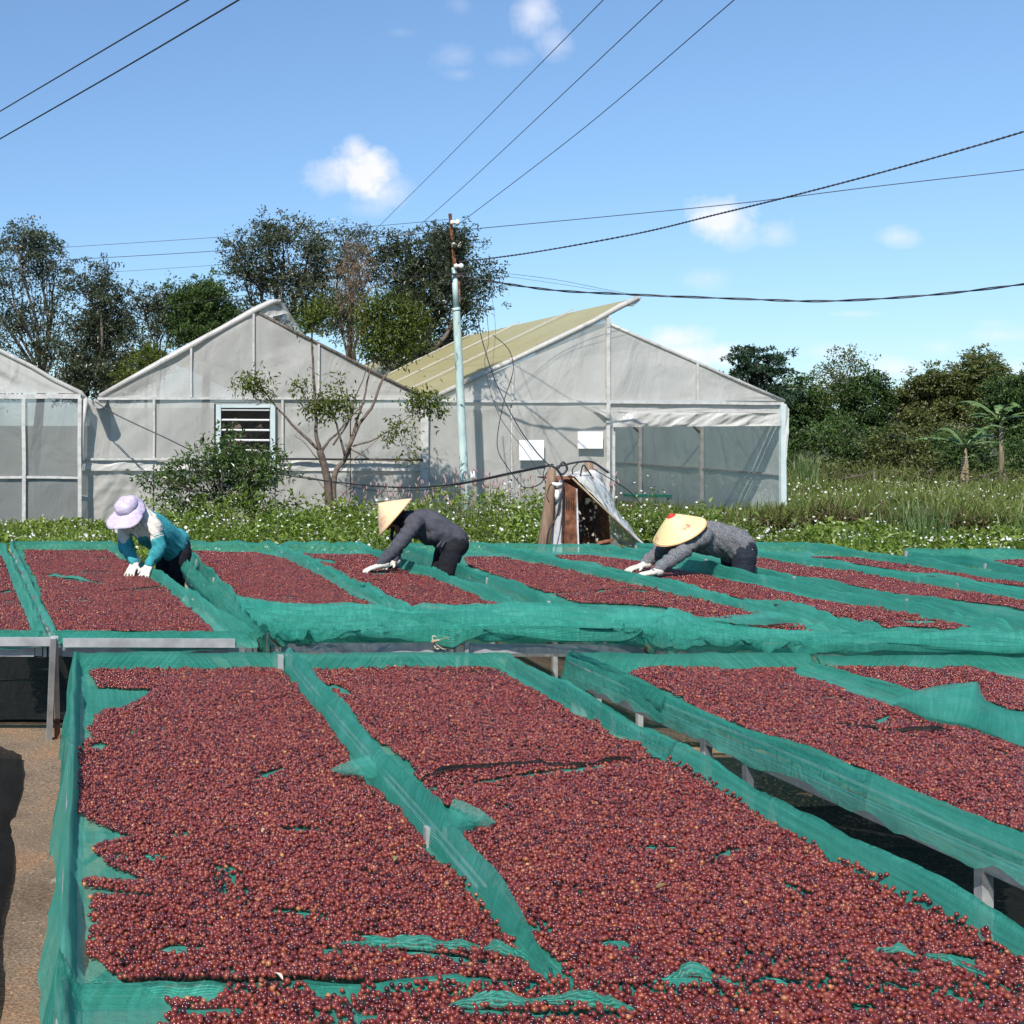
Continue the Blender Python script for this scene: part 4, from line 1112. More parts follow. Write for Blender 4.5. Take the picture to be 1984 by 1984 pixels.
    def eR(x): return 610 + (x - 1147) * (755 - 610) / (1478 - 1147)
    panel('gable_panel', [q(822, 748), q(964, eL(964)), q(964, 755), q(822, 755)], e, M['film'], (24, 24), .04, 1, 70)
    panel('gable_panel', [q(966, eL(966)), q(1143, eL(1143)), q(1143, 755), q(966, 755)], e, M['film'], (24, 24), .04, 1, 71)
    panel('gable_panel', [q(1148, 612), q(1313, eR(1313)), q(1313, 755), q(1148, 755)], e, M['film'], (24, 24), .04, 1, 72)
    panel('gable_panel', [q(1315, eR(1315)), q(1474, 753), q(1474, 756), q(1315, 755)], e, M['film'], (24, 24), .04, 1, 73)
    panel('gap_film', [q(1010, 650), q(1143, 592), q(1143, eL(1143)), q(1010, eL(1010))], e, M['film_clear'], (12, 12), .02, 1, 74)
    panel('wall_panel', [q(802, 759), q(963, 759), q(963, GB), q(802, GB)], e, M['film'], (24, 30), .05, 1, 75)
    panel('wall_panel', [q(966, 759), q(1142, 759), q(1142, GB), q(966, GB)], e, M['film'], (24, 30), .05, 1, 76)
    gbar('rail', q(802, 757), q(1143, 758), e, .04, .04)
    gbar('rail', q(802, 905), q(1140, 905), e, .03, .03, M['dark'], yo=.04)
    gbar('header', q(1148, 759), q(1476, 762), e, .05, .05, yo=-.04)
    gbar('header', q(1148, 775), q(1472, 778), e, .035, .03, yo=-.05)
    panel('header_film', [q(1148, 761), q(1474, 764), q(1474, 777), q(1148, 774)], e, M['film_white'], (60, 8), .03, 2, 77)
    pl = []
    for k in range(60):
        pass
    panel('rolled_curtain', [q(1150, 777) + Vector((0, -.07, 0)), q(1474, 780) + Vector((0, -.07, 0)), q(1470, 803) + Vector((0, -.10, 0)), q(1152, 806) + Vector((0, -.12, 0))], e, M['film_white'], (140, 16), .12, 3.2, 78)
    panel('curtain_end', [q(1476, 762) + Vector((0, -.12, 0)), q(1484, 772) + Vector((0, -.1, 0)), q(1482, 860) + Vector((0, -.06, 0)), q(1476, 900) + Vector((0, -.06, 0))], e, M['film_shiny'], (12, 50), .09, 2.5, 79)
    panel('curtain_tail', [q(1112, 768) + Vector((0, -.1, 0)), q(1146, 772) + Vector((0, -.1, 0)), q(1147, 792) + Vector((0, -.1, 0)), q(1140, 790) + Vector((0, -.1, 0))], e, M['film_white'], (12, 12), .05, 3, 80)
    gbar('post', q(1145, 600), q(1145, GB), e, .07, .07, yo=-.04)
    gbar('door_post', q(1156, 803), q(1156, GB), e, .05, .05)
    gbar('mullion', q(966, 690), q(966, 757), e, .045, .04); gbar('mullion', q(966, 759), q(966, GB), e, .03, .03, yo=.05)
    gbar('mullion', q(1314, 686), q(1314, 757), e, .04, .04)
    gbar('corner_post', q(1474, 762), q(1475, GB), e, .10, .08, M['louvre'], yo=-.04)
    m = MB(); m.tube([q(822, 748), q(930, 697), q(1040, 645), q(1120, 606), q(1170, 578), q(1204, 562)], [.05, .05, .055, .05, .06, .05], 9); m.build('rake_roll', M['film_white'], e)
    m = MB(); m.tube([q(1147, 610), q(1230, 647), q(1313, 684), q(1400, 722), q(1480, 757)], .035, 8); m.build('rake_roll', M['film_white'], e)
    m = MB(); m.bar(q(1145, 606), q(1145, 588), .05, .05); m.build('prop', M['wood'], e)
    roofA = q(818, 748); roofB = q(1206, 560)
    off = Vector((0, 21, 0))
    panel('roof', [roofA, roofB, roofB + off, roofA + off], e, M['film_roof'], (30, 60), .05, .5, 81, 'yellowed roof film')
    panel('roof', [q(1148, 608), q(1482, 756), q(1482, 756) + off, q(1148, 608) + off], e, M['film_top'], (16, 24), .05, .5, 82)
    panel('roof_hem', [q(1165, 578), q(1204, 562), q(1214, 561), q(1195, 578)], e, M['film_shiny'], (20, 10), .08, 3, 83)
    for k, dy in enumerate((3.2, 6.6, 10.2, 14, 18)):
        gbar('rafter', roofA + Vector((0, dy, .06)), roofB + Vector((0, dy, .06)), e, .03, .03, M['film_white'], yo=0)
    # right side wall seen from inside through the open bay
    xw = q(1477, 800).x
    for k in range(7):
        y0, y1 = GY + .05 + k * 3.0, GY + 3.05 + k * 3.0
        panel('side_panel', [(xw, y0, 2.4), (xw, y1, 2.4), (xw, y1, .97), (xw, y0, .97)], e, M['film_green'], (18, 14), .05, 1, 90 + k)
        panel('side_panel', [(xw, y0, .94), (xw, y1, .94), (xw, y1, .0), (xw, y0, .0)], e, M['film_green'], (18, 14), .05, 1, 100 + k)
        gbar('side_rail', (xw - .03, y0, .955), (xw - .03, y1, .955), e, .035, .035, M['steel'], yo=0)
        m = MB(); m.bar((xw - .06, y1, 0), (xw - .06, y1, 2.35), .07); m.build('side_post', M['cream_frame'], e)
        m = MB(); m.bar((xw - .1, y1, 1.75), (xw - .65, y1, 2.3), .04); m.build('brace', M['bark'], e)
    panel('back_panel', [(.2, GY + 21, 2.5), (xw, GY + 21, 2.5), (xw, GY + 21, 0), (.2, GY + 21, 0)], e, M['film_green'], (20, 12), .05, .6, 120)
    # three blank boards on the film
    for (x0, y0, x1, y1, lab) in ((975, 830, 1021.5, 868, 'blank white board on the film above the rusty box, left of the other large one'), (1085, 814, 1132, 846, 'blank white board on the film beside the open bay'), (884, 888, 895, 900, 'smallest blank white board, low on the film by the pale pole')):
        a = q(x0, y0); b = q(x1, y1)
        m = MB(); m.box(((a.x + b.x) / 2, GY - .13, (a.z + b.z) / 2), (b.x - a.x, .012, a.z - b.z))
        tag(m.build('blank_board', M['paper']), lab, 'board', 'blank white boards')
    # gutter end between left and middle
    m = MB()
    g0 = q(190, 752, 24.2); g1 = d3(187, 757, 23.5)
    for k in range(7):
        a0 = math.pi + math.pi * k / 7; a1 = math.pi + math.pi * (k + 1) / 7
        o0 = Vector((math.cos(a0) * .14, 0, math.sin(a0) * .14)); o1 = Vector((math.cos(a1) * .14, 0, math.sin(a1) * .14))
        m.add([g0 + o0, g1 + o0, g1 + o1, g0 + o1], [(0, 1, 2, 3)], True)
    tag(m.build('rain_gutter', M['steel']), 'short metal gutter sticking out between the left and middle greenhouses', 'gutter')
greenhouses()

# green crate table inside the open bay
def bench():
    e = empty('bench', d3(1215, 990, 25.5), 'small bench with a dark green top inside the open greenhouse bay', 'bench')
    a = d3(1185, 935, 26); b = d3(1258, 940, 26)
    m = MB(); m.box(((a.x + b.x) / 2, 26, a.z), (b.x - a.x, .45, .05)); m.build('bench_top', M['net'], e)
    for x in (a.x + .04, b.x - .04):
        m = MB(); m.bar((x, 25.85, 0), (x, 25.85, a.z - .03), .04); m.build('leg', M['steel'], e)
bench()

# ------------------------------------------------------------------ utility pole and wires
M['pole_paint'] = simple('peeling_teal_paint', [(0.34, (0.16, 0.22, 0.20)), (0.40, (0.38, 0.50, 0.48)), (0.6, (0.50, 0.63, 0.60)), (0.75, (0.66, 0.74, 0.72))], 7, 0.65, 0, 40, 0.004, vscale=(1, 1, .35))
PY_ = 22.5
def pole():
    e = empty('utility_pole', d3(879, 1010, PY_), 'pale teal pole with a rusty iron top standing before the greenhouses', 'utility pole')
    e.location.z = 0
    q = lambda x, y: d3(x, y, PY_)
    m = MB(); m.tube([q(857, 505), q(861, 583)], [.048, .056], 14); m.build('pole_top', M['pole_paint'], e)
    m = MB(); m.tube([q(861, 585), q(861.5, 590), q(870, 780), q(876, 900), q(880, 1012)], [.068, .068, .073, .076, .078], 16); m.build('shaft', M['pole_paint'], e)
    m = MB(); m.tube([q(860.6, 581), q(861.2, 587)], [.074, .074], 16); m.build('collar', M['pole_paint'], e)
    m = MB(); m.bar(q(849, 403), q(858, 505), .055, .03); m.bar(q(865, 500), q(867, 570), .03, .02); m.build('iron_bracket', M['rust'], e)
    m = MB(); m.bar(q(848, 519) + Vector((0, -.08, 0)), q(883, 516) + Vector((0, -.08, 0)), .03, .03); m.build('cross_arm', M['dark'], e)
    for (x, y) in ((857, 421), (860, 463), (864, 503)):
        m = MB()
        c = q(x, y) + Vector((0, -.07, 0))
        for dx, r_ in ((-.06, .035), (-.03, .05), (0, .035), (.02, .055), (.06, .05)):
            pass
        m.tube([c + Vector((-.09, 0, 0)), c + Vector((-.05, 0, 0)), c + Vector((-.03, 0, 0)), c + Vector((0, 0, 0)), c + Vector((.02, 0, 0)), c + Vector((.06, 0, 0)), c + Vector((.075, 0, 0))], [.03, .05, .03, .03, .058, .055, .025], 12)
        m.build('insulator', M['ceramic'], e)
pole()

def wire(pts, r, label, twist=0, sag=0, n=60, mat=None, name='power_line', group='overhead wires', cat='wire', wob=0):
    """pts: (x, y in enlarged view, Y)"""
    P = [d3(*p) for p in pts]
    A = np.array([tuple(p) for p in P])
    k = len(A)
    t = np.linspace(0, k - 1, n)
    i = np.clip(np.floor(t).astype(int), 0, k - 2); f = (t - i)[:, None]
    g = lambda j: A[np.clip(j, 0, k - 1)]
    B = 0.5 * ((2 * g(i)) + (-g(i - 1) + g(i + 1)) * f + (2 * g(i - 1) - 5 * g(i) + 4 * g(i + 1) - g(i + 2)) * f ** 2 + (-g(i - 1) + 3 * g(i) - 3 * g(i + 1) + g(i + 2)) * f ** 3)
    if k == 2:
        f = np.linspace(0, 1, n)[:, None]; B = A[0] * (1 - f) + A[1] * f; B[:, 2] -= sag * 4 * (f * (1 - f))[:, 0]
    if wob:
        B[:, 2] += wob * vnoise(t * 2.2, t * 0, len(pts)) ; B[:, 0] += wob * vnoise(t * 2.5, t * 0 + 5, len(pts))
    m = MB()
    if twist:
        tt = np.linspace(0, twist * 2 * math.pi, n)
        for ph in (0, math.pi):
            m.tube([Vector((b[0], b[1] + r * .9 * math.sin(a + ph), b[2] + r * 1.1 * math.cos(a + ph))) for b, a in zip(B, tt)], r, 6)
        o = m.build(name, mat or M['cable'])
    else:
        m.tube([Vector(b) for b in B], r * .72, 6)
        o = m.build(name, mat or M['cable'])
    return tag(o, label, cat, group)
wire([(-160, 305, 16), (0, 210, 14), (355, 0, 10), (560, -121, 8.5)], .010, 'upper of two wires crossing the sky over the left greenhouse')
wire([(-160, 353, 16), (0, 262, 14), (225, 133, 12), (450, 0, 10), (680, -138, 8.5)], .011, 'lower of two wires crossing the sky over the left greenhouse')
wire([(690, 452, 30), (705, 437, 29), (850, 292, 22), (1138, 0, 13), (1380, -246, 10)], .008, 'leftmost of three wires climbing steeply from the tall trees')
wire([(770, 445, 30), (790, 427, 28), (900, 329, 22), (1250, 0, 13), (1500, -235, 10)], .008, 'middle one of three wires climbing steeply over the pale pole')
wire([(868, 421, 22.4), (1100, 243, 18), (1385, 0, 13), (1700, -268, 10)], .008, 'steep wire tied to the topmost insulator of the pale pole')
wire([(60, 470, 26), (130, 466, 26), (420, 447, 25), (700, 427, 23.6), (845, 414, 22.45)], .007, 'topmost thin wire running left from the pole past the treetops')
wire([(60, 494, 25), (130, 490, 25), (400, 474, 24), (640, 455, 23), (848, 435, 22.3)], .009, 'second wire running left from the pole past the treetops')
wire([(870, 434, 22.4), (1150, 408, 21), (1400, 383, 20), (1650, 352, 19), (1932, 320, 18), (2150, 293, 17)], .010, 'straight wire running right from the pole, crossing above the twisted one')
wire([(868, 494, 22.4), (1000, 477, 21.5), (1200, 441, 20), (1350, 405, 19), (1500, 368, 18), (1700, 315, 17), (1932, 248, 16), (2150, 176, 15)], .0075, 'thick twisted cable rising right from the pole', twist=75, n=1000)
wire([(868, 520, 22.3), (940, 533, 22), (1050, 548, 22), (1200, 556, 22), (1400, 564, 21), (1560, 568, 20.5), (1750, 557, 20), (1932, 536, 19), (2150, 505, 18)], .011, 'sagging twisted cable passing right over the raised greenhouse roof', twist=9, n=200)
wire([(930, 513, 22.3), (1050, 528, 23), (1200, 556, 23.5), (1330, 563, 23)], .005, 'thin wire just above the sagging cable beside the pole')
wire([(930, 518, 22.3), (1050, 535, 23), (1200, 559, 23.5)], .004, 'thinnest wire between the pole and the raised roof edge')
wire([(120, 520, 28), (215, 513, 28), (420, 499, 27), (620, 480, 25), (850, 462, 22.5)], .006, 'third wire running left from the middle insulator')
wire([(230, 590, 30), (440, 560, 27), (640, 535, 25), (850, 516, 22.4)], .008, 'lowest dark wire running left from the pole into the trees')
wire([(500, 888, 21), (530, 895, 21), (620, 908, 20.5), (720, 918, 19.5), (800, 919, 18.5), (880, 910, 17.5), (960, 893, 16.2), (1035, 878, 15)], .018, 'low black cable slung from the shrub to the wooden post', n=80, name='cable')
wire([(510, 890, 21), (600, 904, 20.6), (700, 925, 19.8), (790, 925, 19), (880, 912, 17.5), (1035, 880, 15)], .008, 'thin cable sagging under the low black cable', n=80, name='cable')
wire([(180, 758, 23.4), (215, 780, 23.2), (260, 802, 23), (310, 825, 22.8), (365, 852, 22.6)], .016, 'black cable running down the middle greenhouse from the gutter', name='cable')
wire([(222, 838, 23), (250, 868, 22.5), (278, 900, 22)], .009, 'short thin dark line behind the shrub', name='cable')  # thin dark tube sloping down to the right
loops = [([(898, 560, 22), (905, 620, 22), (915, 660, 21.5), (935, 720, 20), (975, 800, 18), (1010, 850, 16.5), (1038, 880, 15.1)], 'cable hanging in the straightest line from the treetop to the wooden post'),
         ([(930, 632, 22), (960, 660, 21.5), (968, 700, 21), (950, 760, 20.5), (938, 840, 20), (960, 885, 19), (985, 918, 18.5)], 'cable looping widest below the treetop over the film'),
         ([(915, 560, 22), (922, 640, 22), (915, 690, 21.5), (940, 780, 20), (990, 850, 18), (1020, 895, 17)], 'thin cable hanging between the two loops'),
         ([(925, 540, 22), (935, 620, 22), (930, 700, 21.5), (950, 770, 20), (1005, 850, 17)], 'thinnest cable hanging from the treetop over the film')]
for k, (p, lab) in enumerate(loops): wire(p, (.012, .010, .006, .004)[k], lab, n=70, name='cable', group='cables hanging from the tall tree')
wire([(985, 918, 18.5), (1000, 920, 17.5), (1020, 912, 16.2), (1030, 895, 15.3), (1040, 878, 15)], .010, 'cable tail curling up to the wooden post', name='cable')
wire([(1120, 885, 15.0), (1185, 925, 15.6), (1215, 960, 16)], .008, 'thin cable running down right behind the rusty box', name='cable')

# ------------------------------------------------------------------ rusty electric box
def ebox():
    YB = 15.0
    q = lambda x, y, o=0: d3(x, y, YB + o)
    m = MB(); m.tube([q(1041, 884), q(1038, 930), q(1030, 1000), q(1018, 1090)], [.05, .062, .07, .08], 10)
    tag(m.build('wooden_post', M['wood']), 'leaning brown wooden post left of the rusty electric box', 'post')
    m = MB(); m.tube([q(1113, 905, .3), q(1110, 872, .3)], [.055, .05], 9)
    tag(m.build('wooden_post', M['wood']), 'stub of a wooden post poking up behind the rusty box', 'post')
    e = empty('electric_box', q(1095, 1030), 'open rusty metal electric box with tangled wiring inside', 'electric box')
    M['white_rust'] = simple('white_paint_rusting', [(0.38, (0.22, 0.09, 0.05)), (0.47, (0.45, 0.36, 0.32)), (0.55, (0.72, 0.72, 0.76)), (0.7, (0.80, 0.80, 0.84))], 5, 0.6, 0, 40, .003, vscale=(1, 1, .5))
    zt = q(1060, 905).z; zb = q(1060, 1045).z
    xl, xm, xr = q(1043, 0).x, q(1060, 0).x, q(1150, 0).x
    def pl(name, pts, mat, th=.012):
        a, b, c, d_ = [Vector(p) for p in pts]
        n = (b - a).cross(d_ - a).normalized() * th
        mm = MB(); mm.add([a, b, c, d_, a + n, b + n, c + n, d_ + n], [(0, 1, 2, 3), (7, 6, 5, 4), (0, 4, 5, 1), (1, 5, 6, 2), (2, 6, 7, 3), (3, 7, 4, 0)])
        return mm.build(name, mat, e)
    pl('side_panel', [(xl + .02, YB + .1, zt), (xm - .045, YB - .12, zt), (xm - .045, YB - .12, zb), (xl + .02, YB + .1, zb)], M['white_rust'])
    pl('back_panel', [(xl + .24, YB + .45, zt), (xr, YB + .45, zt), (xr, YB + .45, zb), (xl + .24, YB + .45, zb)], M['rust'])
    pl('top_panel', [(xl - .02, YB + .46, zt + .02), (xr - .1, YB + .46, zt + .04), (xr - .25, YB - .14, zt + .04), (xl + .02, YB - .06, zt + .0)], M['rust'])
    pl('inner_side', [(xr, YB + .45, zt), (xr - .03, YB - .0, zt - .35), (xr + .02, YB - .0, zb), (xr, YB + .45, zb)], M['rust'])
    # open door with vents
    dl = xm - .05; dr = xm + .035
    door = pl('door', [(dl, YB - .14, zt - .01), (dr, YB - .34, zt - .09), (dr + .015, YB - .36, zb), (dl, YB - .14, zb + .03)], M['rust'], .008)
    door['label'] = 'rusty open door'
    for k in range(5):
        mm = MB(); x = dl + .012 + k * .014; yb = YB - .168 - k * .034
        mm.bar((x, yb - .01, zt - .2), (x, yb - .01, zt - .34), .010, .008); mm.build('vent_slot', M['dark'], door)
    mm = MB(); mm.bar((dr + .002, YB - .355, zt - .09), (dr + .018, YB - .375, zb), .014, .02); mm.build('door_edge', M['white_rust'], door)
    # wiring clutter
    rr = random.Random(5)
    mm = MB()
    for k in range(26):
        x = rr.uniform(xm + .08, xr - .1); z0 = rr.uniform(zt - .25, zt - .1); pts = []
        for j in range(7): pts.append((x + rr.uniform(-.05, .05), YB + .05 + rr.uniform(-.05, .2), z0 - j * .09 + rr.uniform(-.03, .03)))
        mm.tube(pts, .006, 5)
    mm.build('wiring', M['cable'], e)
    mm = MB()
    for k in range(44):
        x = rr.uniform(xm + .10, xr - .14); z = rr.uniform(zb + .05, zt - .2)
        mm.box((x, YB + .02 + rr.uniform(-.02, .1), z), (rr.uniform(.012, .04), .03, rr.uniform(.012, .05)), Matrix.Rotation(rr.uniform(-.5, .5), 3, 'Y'))
    o = mm.build('breakers', M['rope'], e); o['kind'] = 'stuff'
    mm = MB(); mm.bar(q(1125, 1025, -.2), q(1158, 1018, -.2), .03, .03); mm.build('board', M['rust'], e)
    # insulators on the post
    mm = MB()
    c = q(1051, 915, -.2); mm.tube([c + Vector((-.06, 0, .02)), c, c + Vector((.05, 0, .01))], [.012, .03, .02], 9)
    c = q(1051, 935, -.2); mm.tube([c + Vector((-.0, 0, .07)), c, c + Vector((.0, 0, -.06))], [.02, .03, .02], 9)
    mm.build('fuse_holder', M['ceramic'], e)
    # cables on top
    cab = [[(1040, 878), (1052, 884), (1062, 872), (1070, 884), (1060, 895), (1050, 882), (1062, 878), (1090, 872), (1118, 872), (1148, 892)],
           [(1048, 882), (1062, 908), (1058, 945), (1050, 975), (1036, 1000), (1030, 1040)], [(1062, 905), (1062, 960), (1060, 1025)],
           [(1095, 898), (1100, 878), (1108, 886), (1116, 898)], [(1082, 900), (1080, 886), (1090, 874)], [(1030, 912), (1025, 895), (1032, 878), (1045, 876)]]
    for k, c in enumerate(cab):
        wire([(x, y, YB - .25) for x, y in c], (.018, .014, .012, .012, .010, .008)[k], ['knotted black cable bundle on top of the rusty box', 'black cable draped down the wooden post', 'cable hanging straight down the white rusty side of the box', 'small cable hoop sticking up over the box', 'short cable stub beside the hoop on the box', 'thin cable curl left of the wooden post head'][k], n=60, name='cable', group='cables on the rusty box')
    # sheet of plastic thrown over it
    YS = YB - .18
    def s(x, y, o=0): return tuple(d3(x, y, YS + o))
    rows = [[s(1062, 900, .5), s(1080, 893, .5), s(1105, 890, .5), s(1128, 895, .5), s(1135, 900, .55)],
            [s(1072, 902, .2), s(1086, 898, .2), s(1108, 897, .2), s(1132, 905, .3), s(1145, 925, .5)],
            [s(1080, 903, -.1), s(1096, 908, -.1), s(1116, 915, -.05), s(1142, 938, .1), s(1158, 950, .4)],
            [s(1108, 928, -.12), s(1125, 940, -.12), s(1140, 950, -.05), s(1158, 968, .1), s(1172, 978, .4)],
            [s(1140, 962, -.12), s(1150, 972, -.12), s(1165, 982, -.05), s(1178, 992, .1), s(1190, 1000, .4)],
            [s(1175, 998, -.1), s(1183, 1004, -.1), s(1190, 1010, -.05), s(1198, 1016, .1), s(1204, 1022, .3)],
            [s(1214, 1032, -.05), s(1216, 1034, -.05), s(1218, 1036, -.05), s(1220, 1037, .05), s(1222, 1038, .1)]]
    sheet('plastic_sheet', rows, 'crinkled clear plastic sheet thrown over the rusty electric box', 'plastic sheet', (80, 130), .060, 5, 91, M['film_shiny'])
    rows = [[s(1150, 972, -.06), s(1178, 1000, -.06), s(1214, 1034, -.03)], [s(1151, 1000, .05), s(1172, 1015, .05), s(1198, 1038, .05)], [s(1152, 1040, .1), s(1165, 1042, .1), s(1184, 1046, .1)]]
    sheet('plastic_sheet', rows, 'murky lower fold of the plastic hanging to the ground by the box', 'plastic sheet', (40, 50), .03, 5, 92, M['film_clear'])
    mm = MB(); mm.tube([Vector(s(1080, 902, -.13)), Vector(s(1140, 960, -.15)), Vector(s(1222, 1040, -.1))], .011, 6)
    tag(mm.build('plastic_hem', M['bamboo']), 'straight brownish hem rope running down the edge of the plastic sheet', 'rope')
ebox()

# ------------------------------------------------------------------ vegetation
def leaves(P, dirs, ups, L, Wd, fold=.25):
    """diamond leaves folded on the midrib: returns verts, tri faces"""
    n = len(P)
    dirs = dirs / (np.linalg.norm(dirs, axis=1, keepdims=True) + 1e-9)
    side = np.cross(dirs, ups); side /= (np.linalg.norm(side, axis=1, keepdims=True) + 1e-9)
    nrm = np.cross(side, dirs)
    L = np.asarray(L).reshape(-1, 1); Wd = np.asarray(Wd).reshape(-1, 1)
    a = P; c = P + dirs * L
    mid = P + dirs * L * .45
    b = mid + side * Wd * .5 + nrm * Wd * fold; d = mid - side * Wd * .5 + nrm * Wd * fold
    c = c - nrm * L * .12
    V = np.stack([a, b, c, d], 1).reshape(-1, 3)
    i = np.arange(n)[:, None] * 4
    Fc = np.concatenate([i + np.array([[0, 1, 2]]), i + np.array([[0, 2, 3]])], 1).reshape(-1, 3)
    return V, Fc
def rdir(n, up=0.0, rg=rng):
    v = rg.normal(size=(n, 3)); v[:, 2] += up
    return v / (np.linalg.norm(v, axis=1, keepdims=True) + 1e-9)

TREE_TRIS = 0
def tree(name, label, cat, base, Y, trunk_px, blobs, mat, bark, leaf=(.09, .035), dens=1.0, clumps=1.0, group=None, trunk_r=.1, droop=0.0, spread=.5, seed=1, flat=1.0, twig=.012, limb_scale=1.0, cl_r=.3, rnd_shift=0.0, fork=None):
    """blobs: (x, y, rx, ry) of crown masses in the enlarged view; Y distance; built in real space with depth"""
    global TREE_TRIS
    rg = np.random.default_rng(seed)
    s = Y / F * D
    bx = d3(base[0], base[1], Y); bx.z = 0
    e = empty(name, bx, label, cat, group)
    m = MB()
    fork_p = d3(*(fork or trunk_px), Y)
    mid = bx.lerp(fork_p, .5) + Vector((rg.normal(0, .05), rg.normal(0, .1), 0)) * trunk_r * 8
    m.tube([bx - Vector((0, 0, .05)), mid, fork_p], [trunk_r * 1.15, trunk_r * .9, trunk_r * .7], 9)
    Pl, Cn = [], []
    tot_area = sum(b[2] * b[3] for b in blobs)
    for bi, bb in enumerate(blobs):
        x, y, rx, ry = bb[:4]
        if Y > 30: y += 9; ry *= .93
        dd = bb[4] if len(bb) > 4 else 1.0
        c = d3(x, y, Y); RX, RZ = rx * s, ry * s
        RY = max(RX, RZ) * .8
        c.y += rg.normal(0, RY * .4)
        st = fork_p + Vector((rg.normal(0, .02), rg.normal(0, .02), 0))
        end = c + Vector((0, 0, -.15 * RZ))
        k1 = st.lerp(end, .4) + Vector((rg.normal(0, .08), rg.normal(0, .2), rg.normal(0, .08))) * (end - st).length * .5
        k2 = st.lerp(end, .75) + Vector((rg.normal(0, .06), rg.normal(0, .1), rg.normal(0, .05))) * (end - st).length * .4
        tr = trunk_r * .75 * (.28 + .3 * math.sqrt(rx * ry / tot_area)) * limb_scale
        m.tube([st, k1, k2, end], [tr * 1.2, tr, tr * .7, tr * .4], 6)
        vol = RX * RZ
        nc = max(3, int(9 * clumps * vol / (cl_r * cl_r)))
        # clump centres biased to the outside of the blob
        v = rdir(nc, .15, rg); rad = rg.random(nc) ** .45
        cp = np.array(tuple(c)) + v * rad[:, None] * np.array([RX, RY, RZ])
        for j in range(nc):
            p = Vector(cp[j])
            a = k2.lerp(end, rg.random()) if rg.random() < .6 else k1.lerp(k2, rg.random())
            if rg.random() < .75:
                q1 = a.lerp(p, .5) + Vector(rg.normal(0, .1, 3)) * (p - a).length * .6
                m.tube([a, q1, p], [twig * 1.3, twig, twig * .5], 4, False)
            nl = int(rg.integers(95, 190) * dens * dd)
            if nl < 2: continue
            sub = rg.normal(size=(6, 3)) * np.array([1, 1, .8 * flat]) * cl_r * .55
            off = sub[rg.integers(0, 6, nl)] + rg.normal(size=(nl, 3)) * np.array([1, 1, .7 * flat]) * cl_r * .17 * (0.7 + .8 * rg.random())
            Pl.append(cp[j] + off)
            Cn.append(off / (np.linalg.norm(off, axis=1, keepdims=True) + 1e-6))
    m.build('trunk', bark, e)
    P = np.concatenate(Pl); O = np.concatenate(Cn)
    n = len(P)
    dirs = rdir(n, -droop, rg) * .8 + O * spread
    ups = rdir(n, 1.6, rg)
    Ls = leaf[0] * (.8 if leaf[0] > .115 else 1) * rg.uniform(.6, 1.3, n); Ws = leaf[1] * rg.uniform(.7, 1.2, n)
    V, Fc = leaves(P, dirs, ups, Ls, Ws)
    r = np.clip(rg.beta(2, 2, n) + rnd_shift + .18 * fbm(P[:, 0] * 1.3, P[:, 2] * 1.3, seed, 2), 0, 1)
    o = link('crown', np_mesh('crown', V, Fc, smooth=False, rnd=np.repeat(r, 2)), mat, e)
    TREE_TRIS += len(Fc)
    return e
GREYG = leafmat('grey_green_leaves', [(0.0, (0.022, 0.034, 0.014)), (0.4, (0.050, 0.066, 0.032)), (0.75, (0.095, 0.112, 0.064)), (0.95, (0.19, 0.19, 0.13))], .25, .38, .6)
DARKG = leafmat('dark_green_leaves', [(0.0, (0.022, 0.045, 0.012)), (0.5, (0.056, 0.100, 0.026)), (0.9, (0.125, 0.185, 0.055))], .3, .45, .4)
YELG = leafmat('yellow_green_leaves', [(0.0, (0.035, 0.055, 0.008)), (0.5, (0.085, 0.115, 0.015)), (0.9, (0.18, 0.20, 0.035))], .35, .42, .5)
MIDG = leafmat('shrub_leaves', [(0.0, (0.028, 0.050, 0.012)), (0.5, (0.065, 0.110, 0.025)), (0.85, (0.12, 0.175, 0.050)), (1, (0.24, 0.28, 0.12))], .3, .35, .6)
BLUEG = leafmat('bluish_green_leaves', [(0.0, (0.015, 0.035, 0.018)), (0.5, (0.035, 0.07, 0.038)), (0.9, (0.07, 0.12, 0.07))], .3, .42, .5)
DRYG = leafmat('dry_twigs', [(0.0, (0.10, 0.065, 0.04)), (0.5, (0.19, 0.14, 0.09)), (0.9, (0.30, 0.24, 0.17))], .15, .8, .2, (1, .9, .7))
OLIVE = leafmat('olive_leaves', [(0.0, (0.038, 0.054, 0.015)), (0.5, (0.096, 0.114, 0.032)), (0.9, (0.21, 0.21, 0.075))], .3, .45, .4)

tree('tall_tree', 'tallest dark tree at the far left with bare forked limbs', 'tree', (60, 900), 38, (80, 720), [(30,450,50,35),(80,470,50,35),(20,520,45,40,.7),(100,520,35,30,.6),(30,600,50,45,.6),(90,590,40,50,.5),(10,690,50,50,.8),(100,660,50,40,.7),(-60,500,60,70),(-50,640,60,60)], GREYG, M['bark'], (.15, .05), .85, 1.15, 'tall trees behind the greenhouses', .17, seed=2, cl_r=.5, limb_scale=1.1)
tree('tall_tree', 'dark pointed tree above the gap between left and middle greenhouses', 'tree', (190, 920), 36, (195, 700), [(192,500,14,24,.7),(165,530,40,28),(205,545,30,35),(215,600,42,45,1.2),(170,620,50,50),(235,650,40,40,1.2),(180,690,60,45,1.2),(225,710,50,40,1.3),(140,710,40,40)], GREYG, M['bark'], (.14, .05), .85, 1.15, 'tall trees behind the greenhouses', .16, seed=3, cl_r=.45, rnd_shift=-.08)
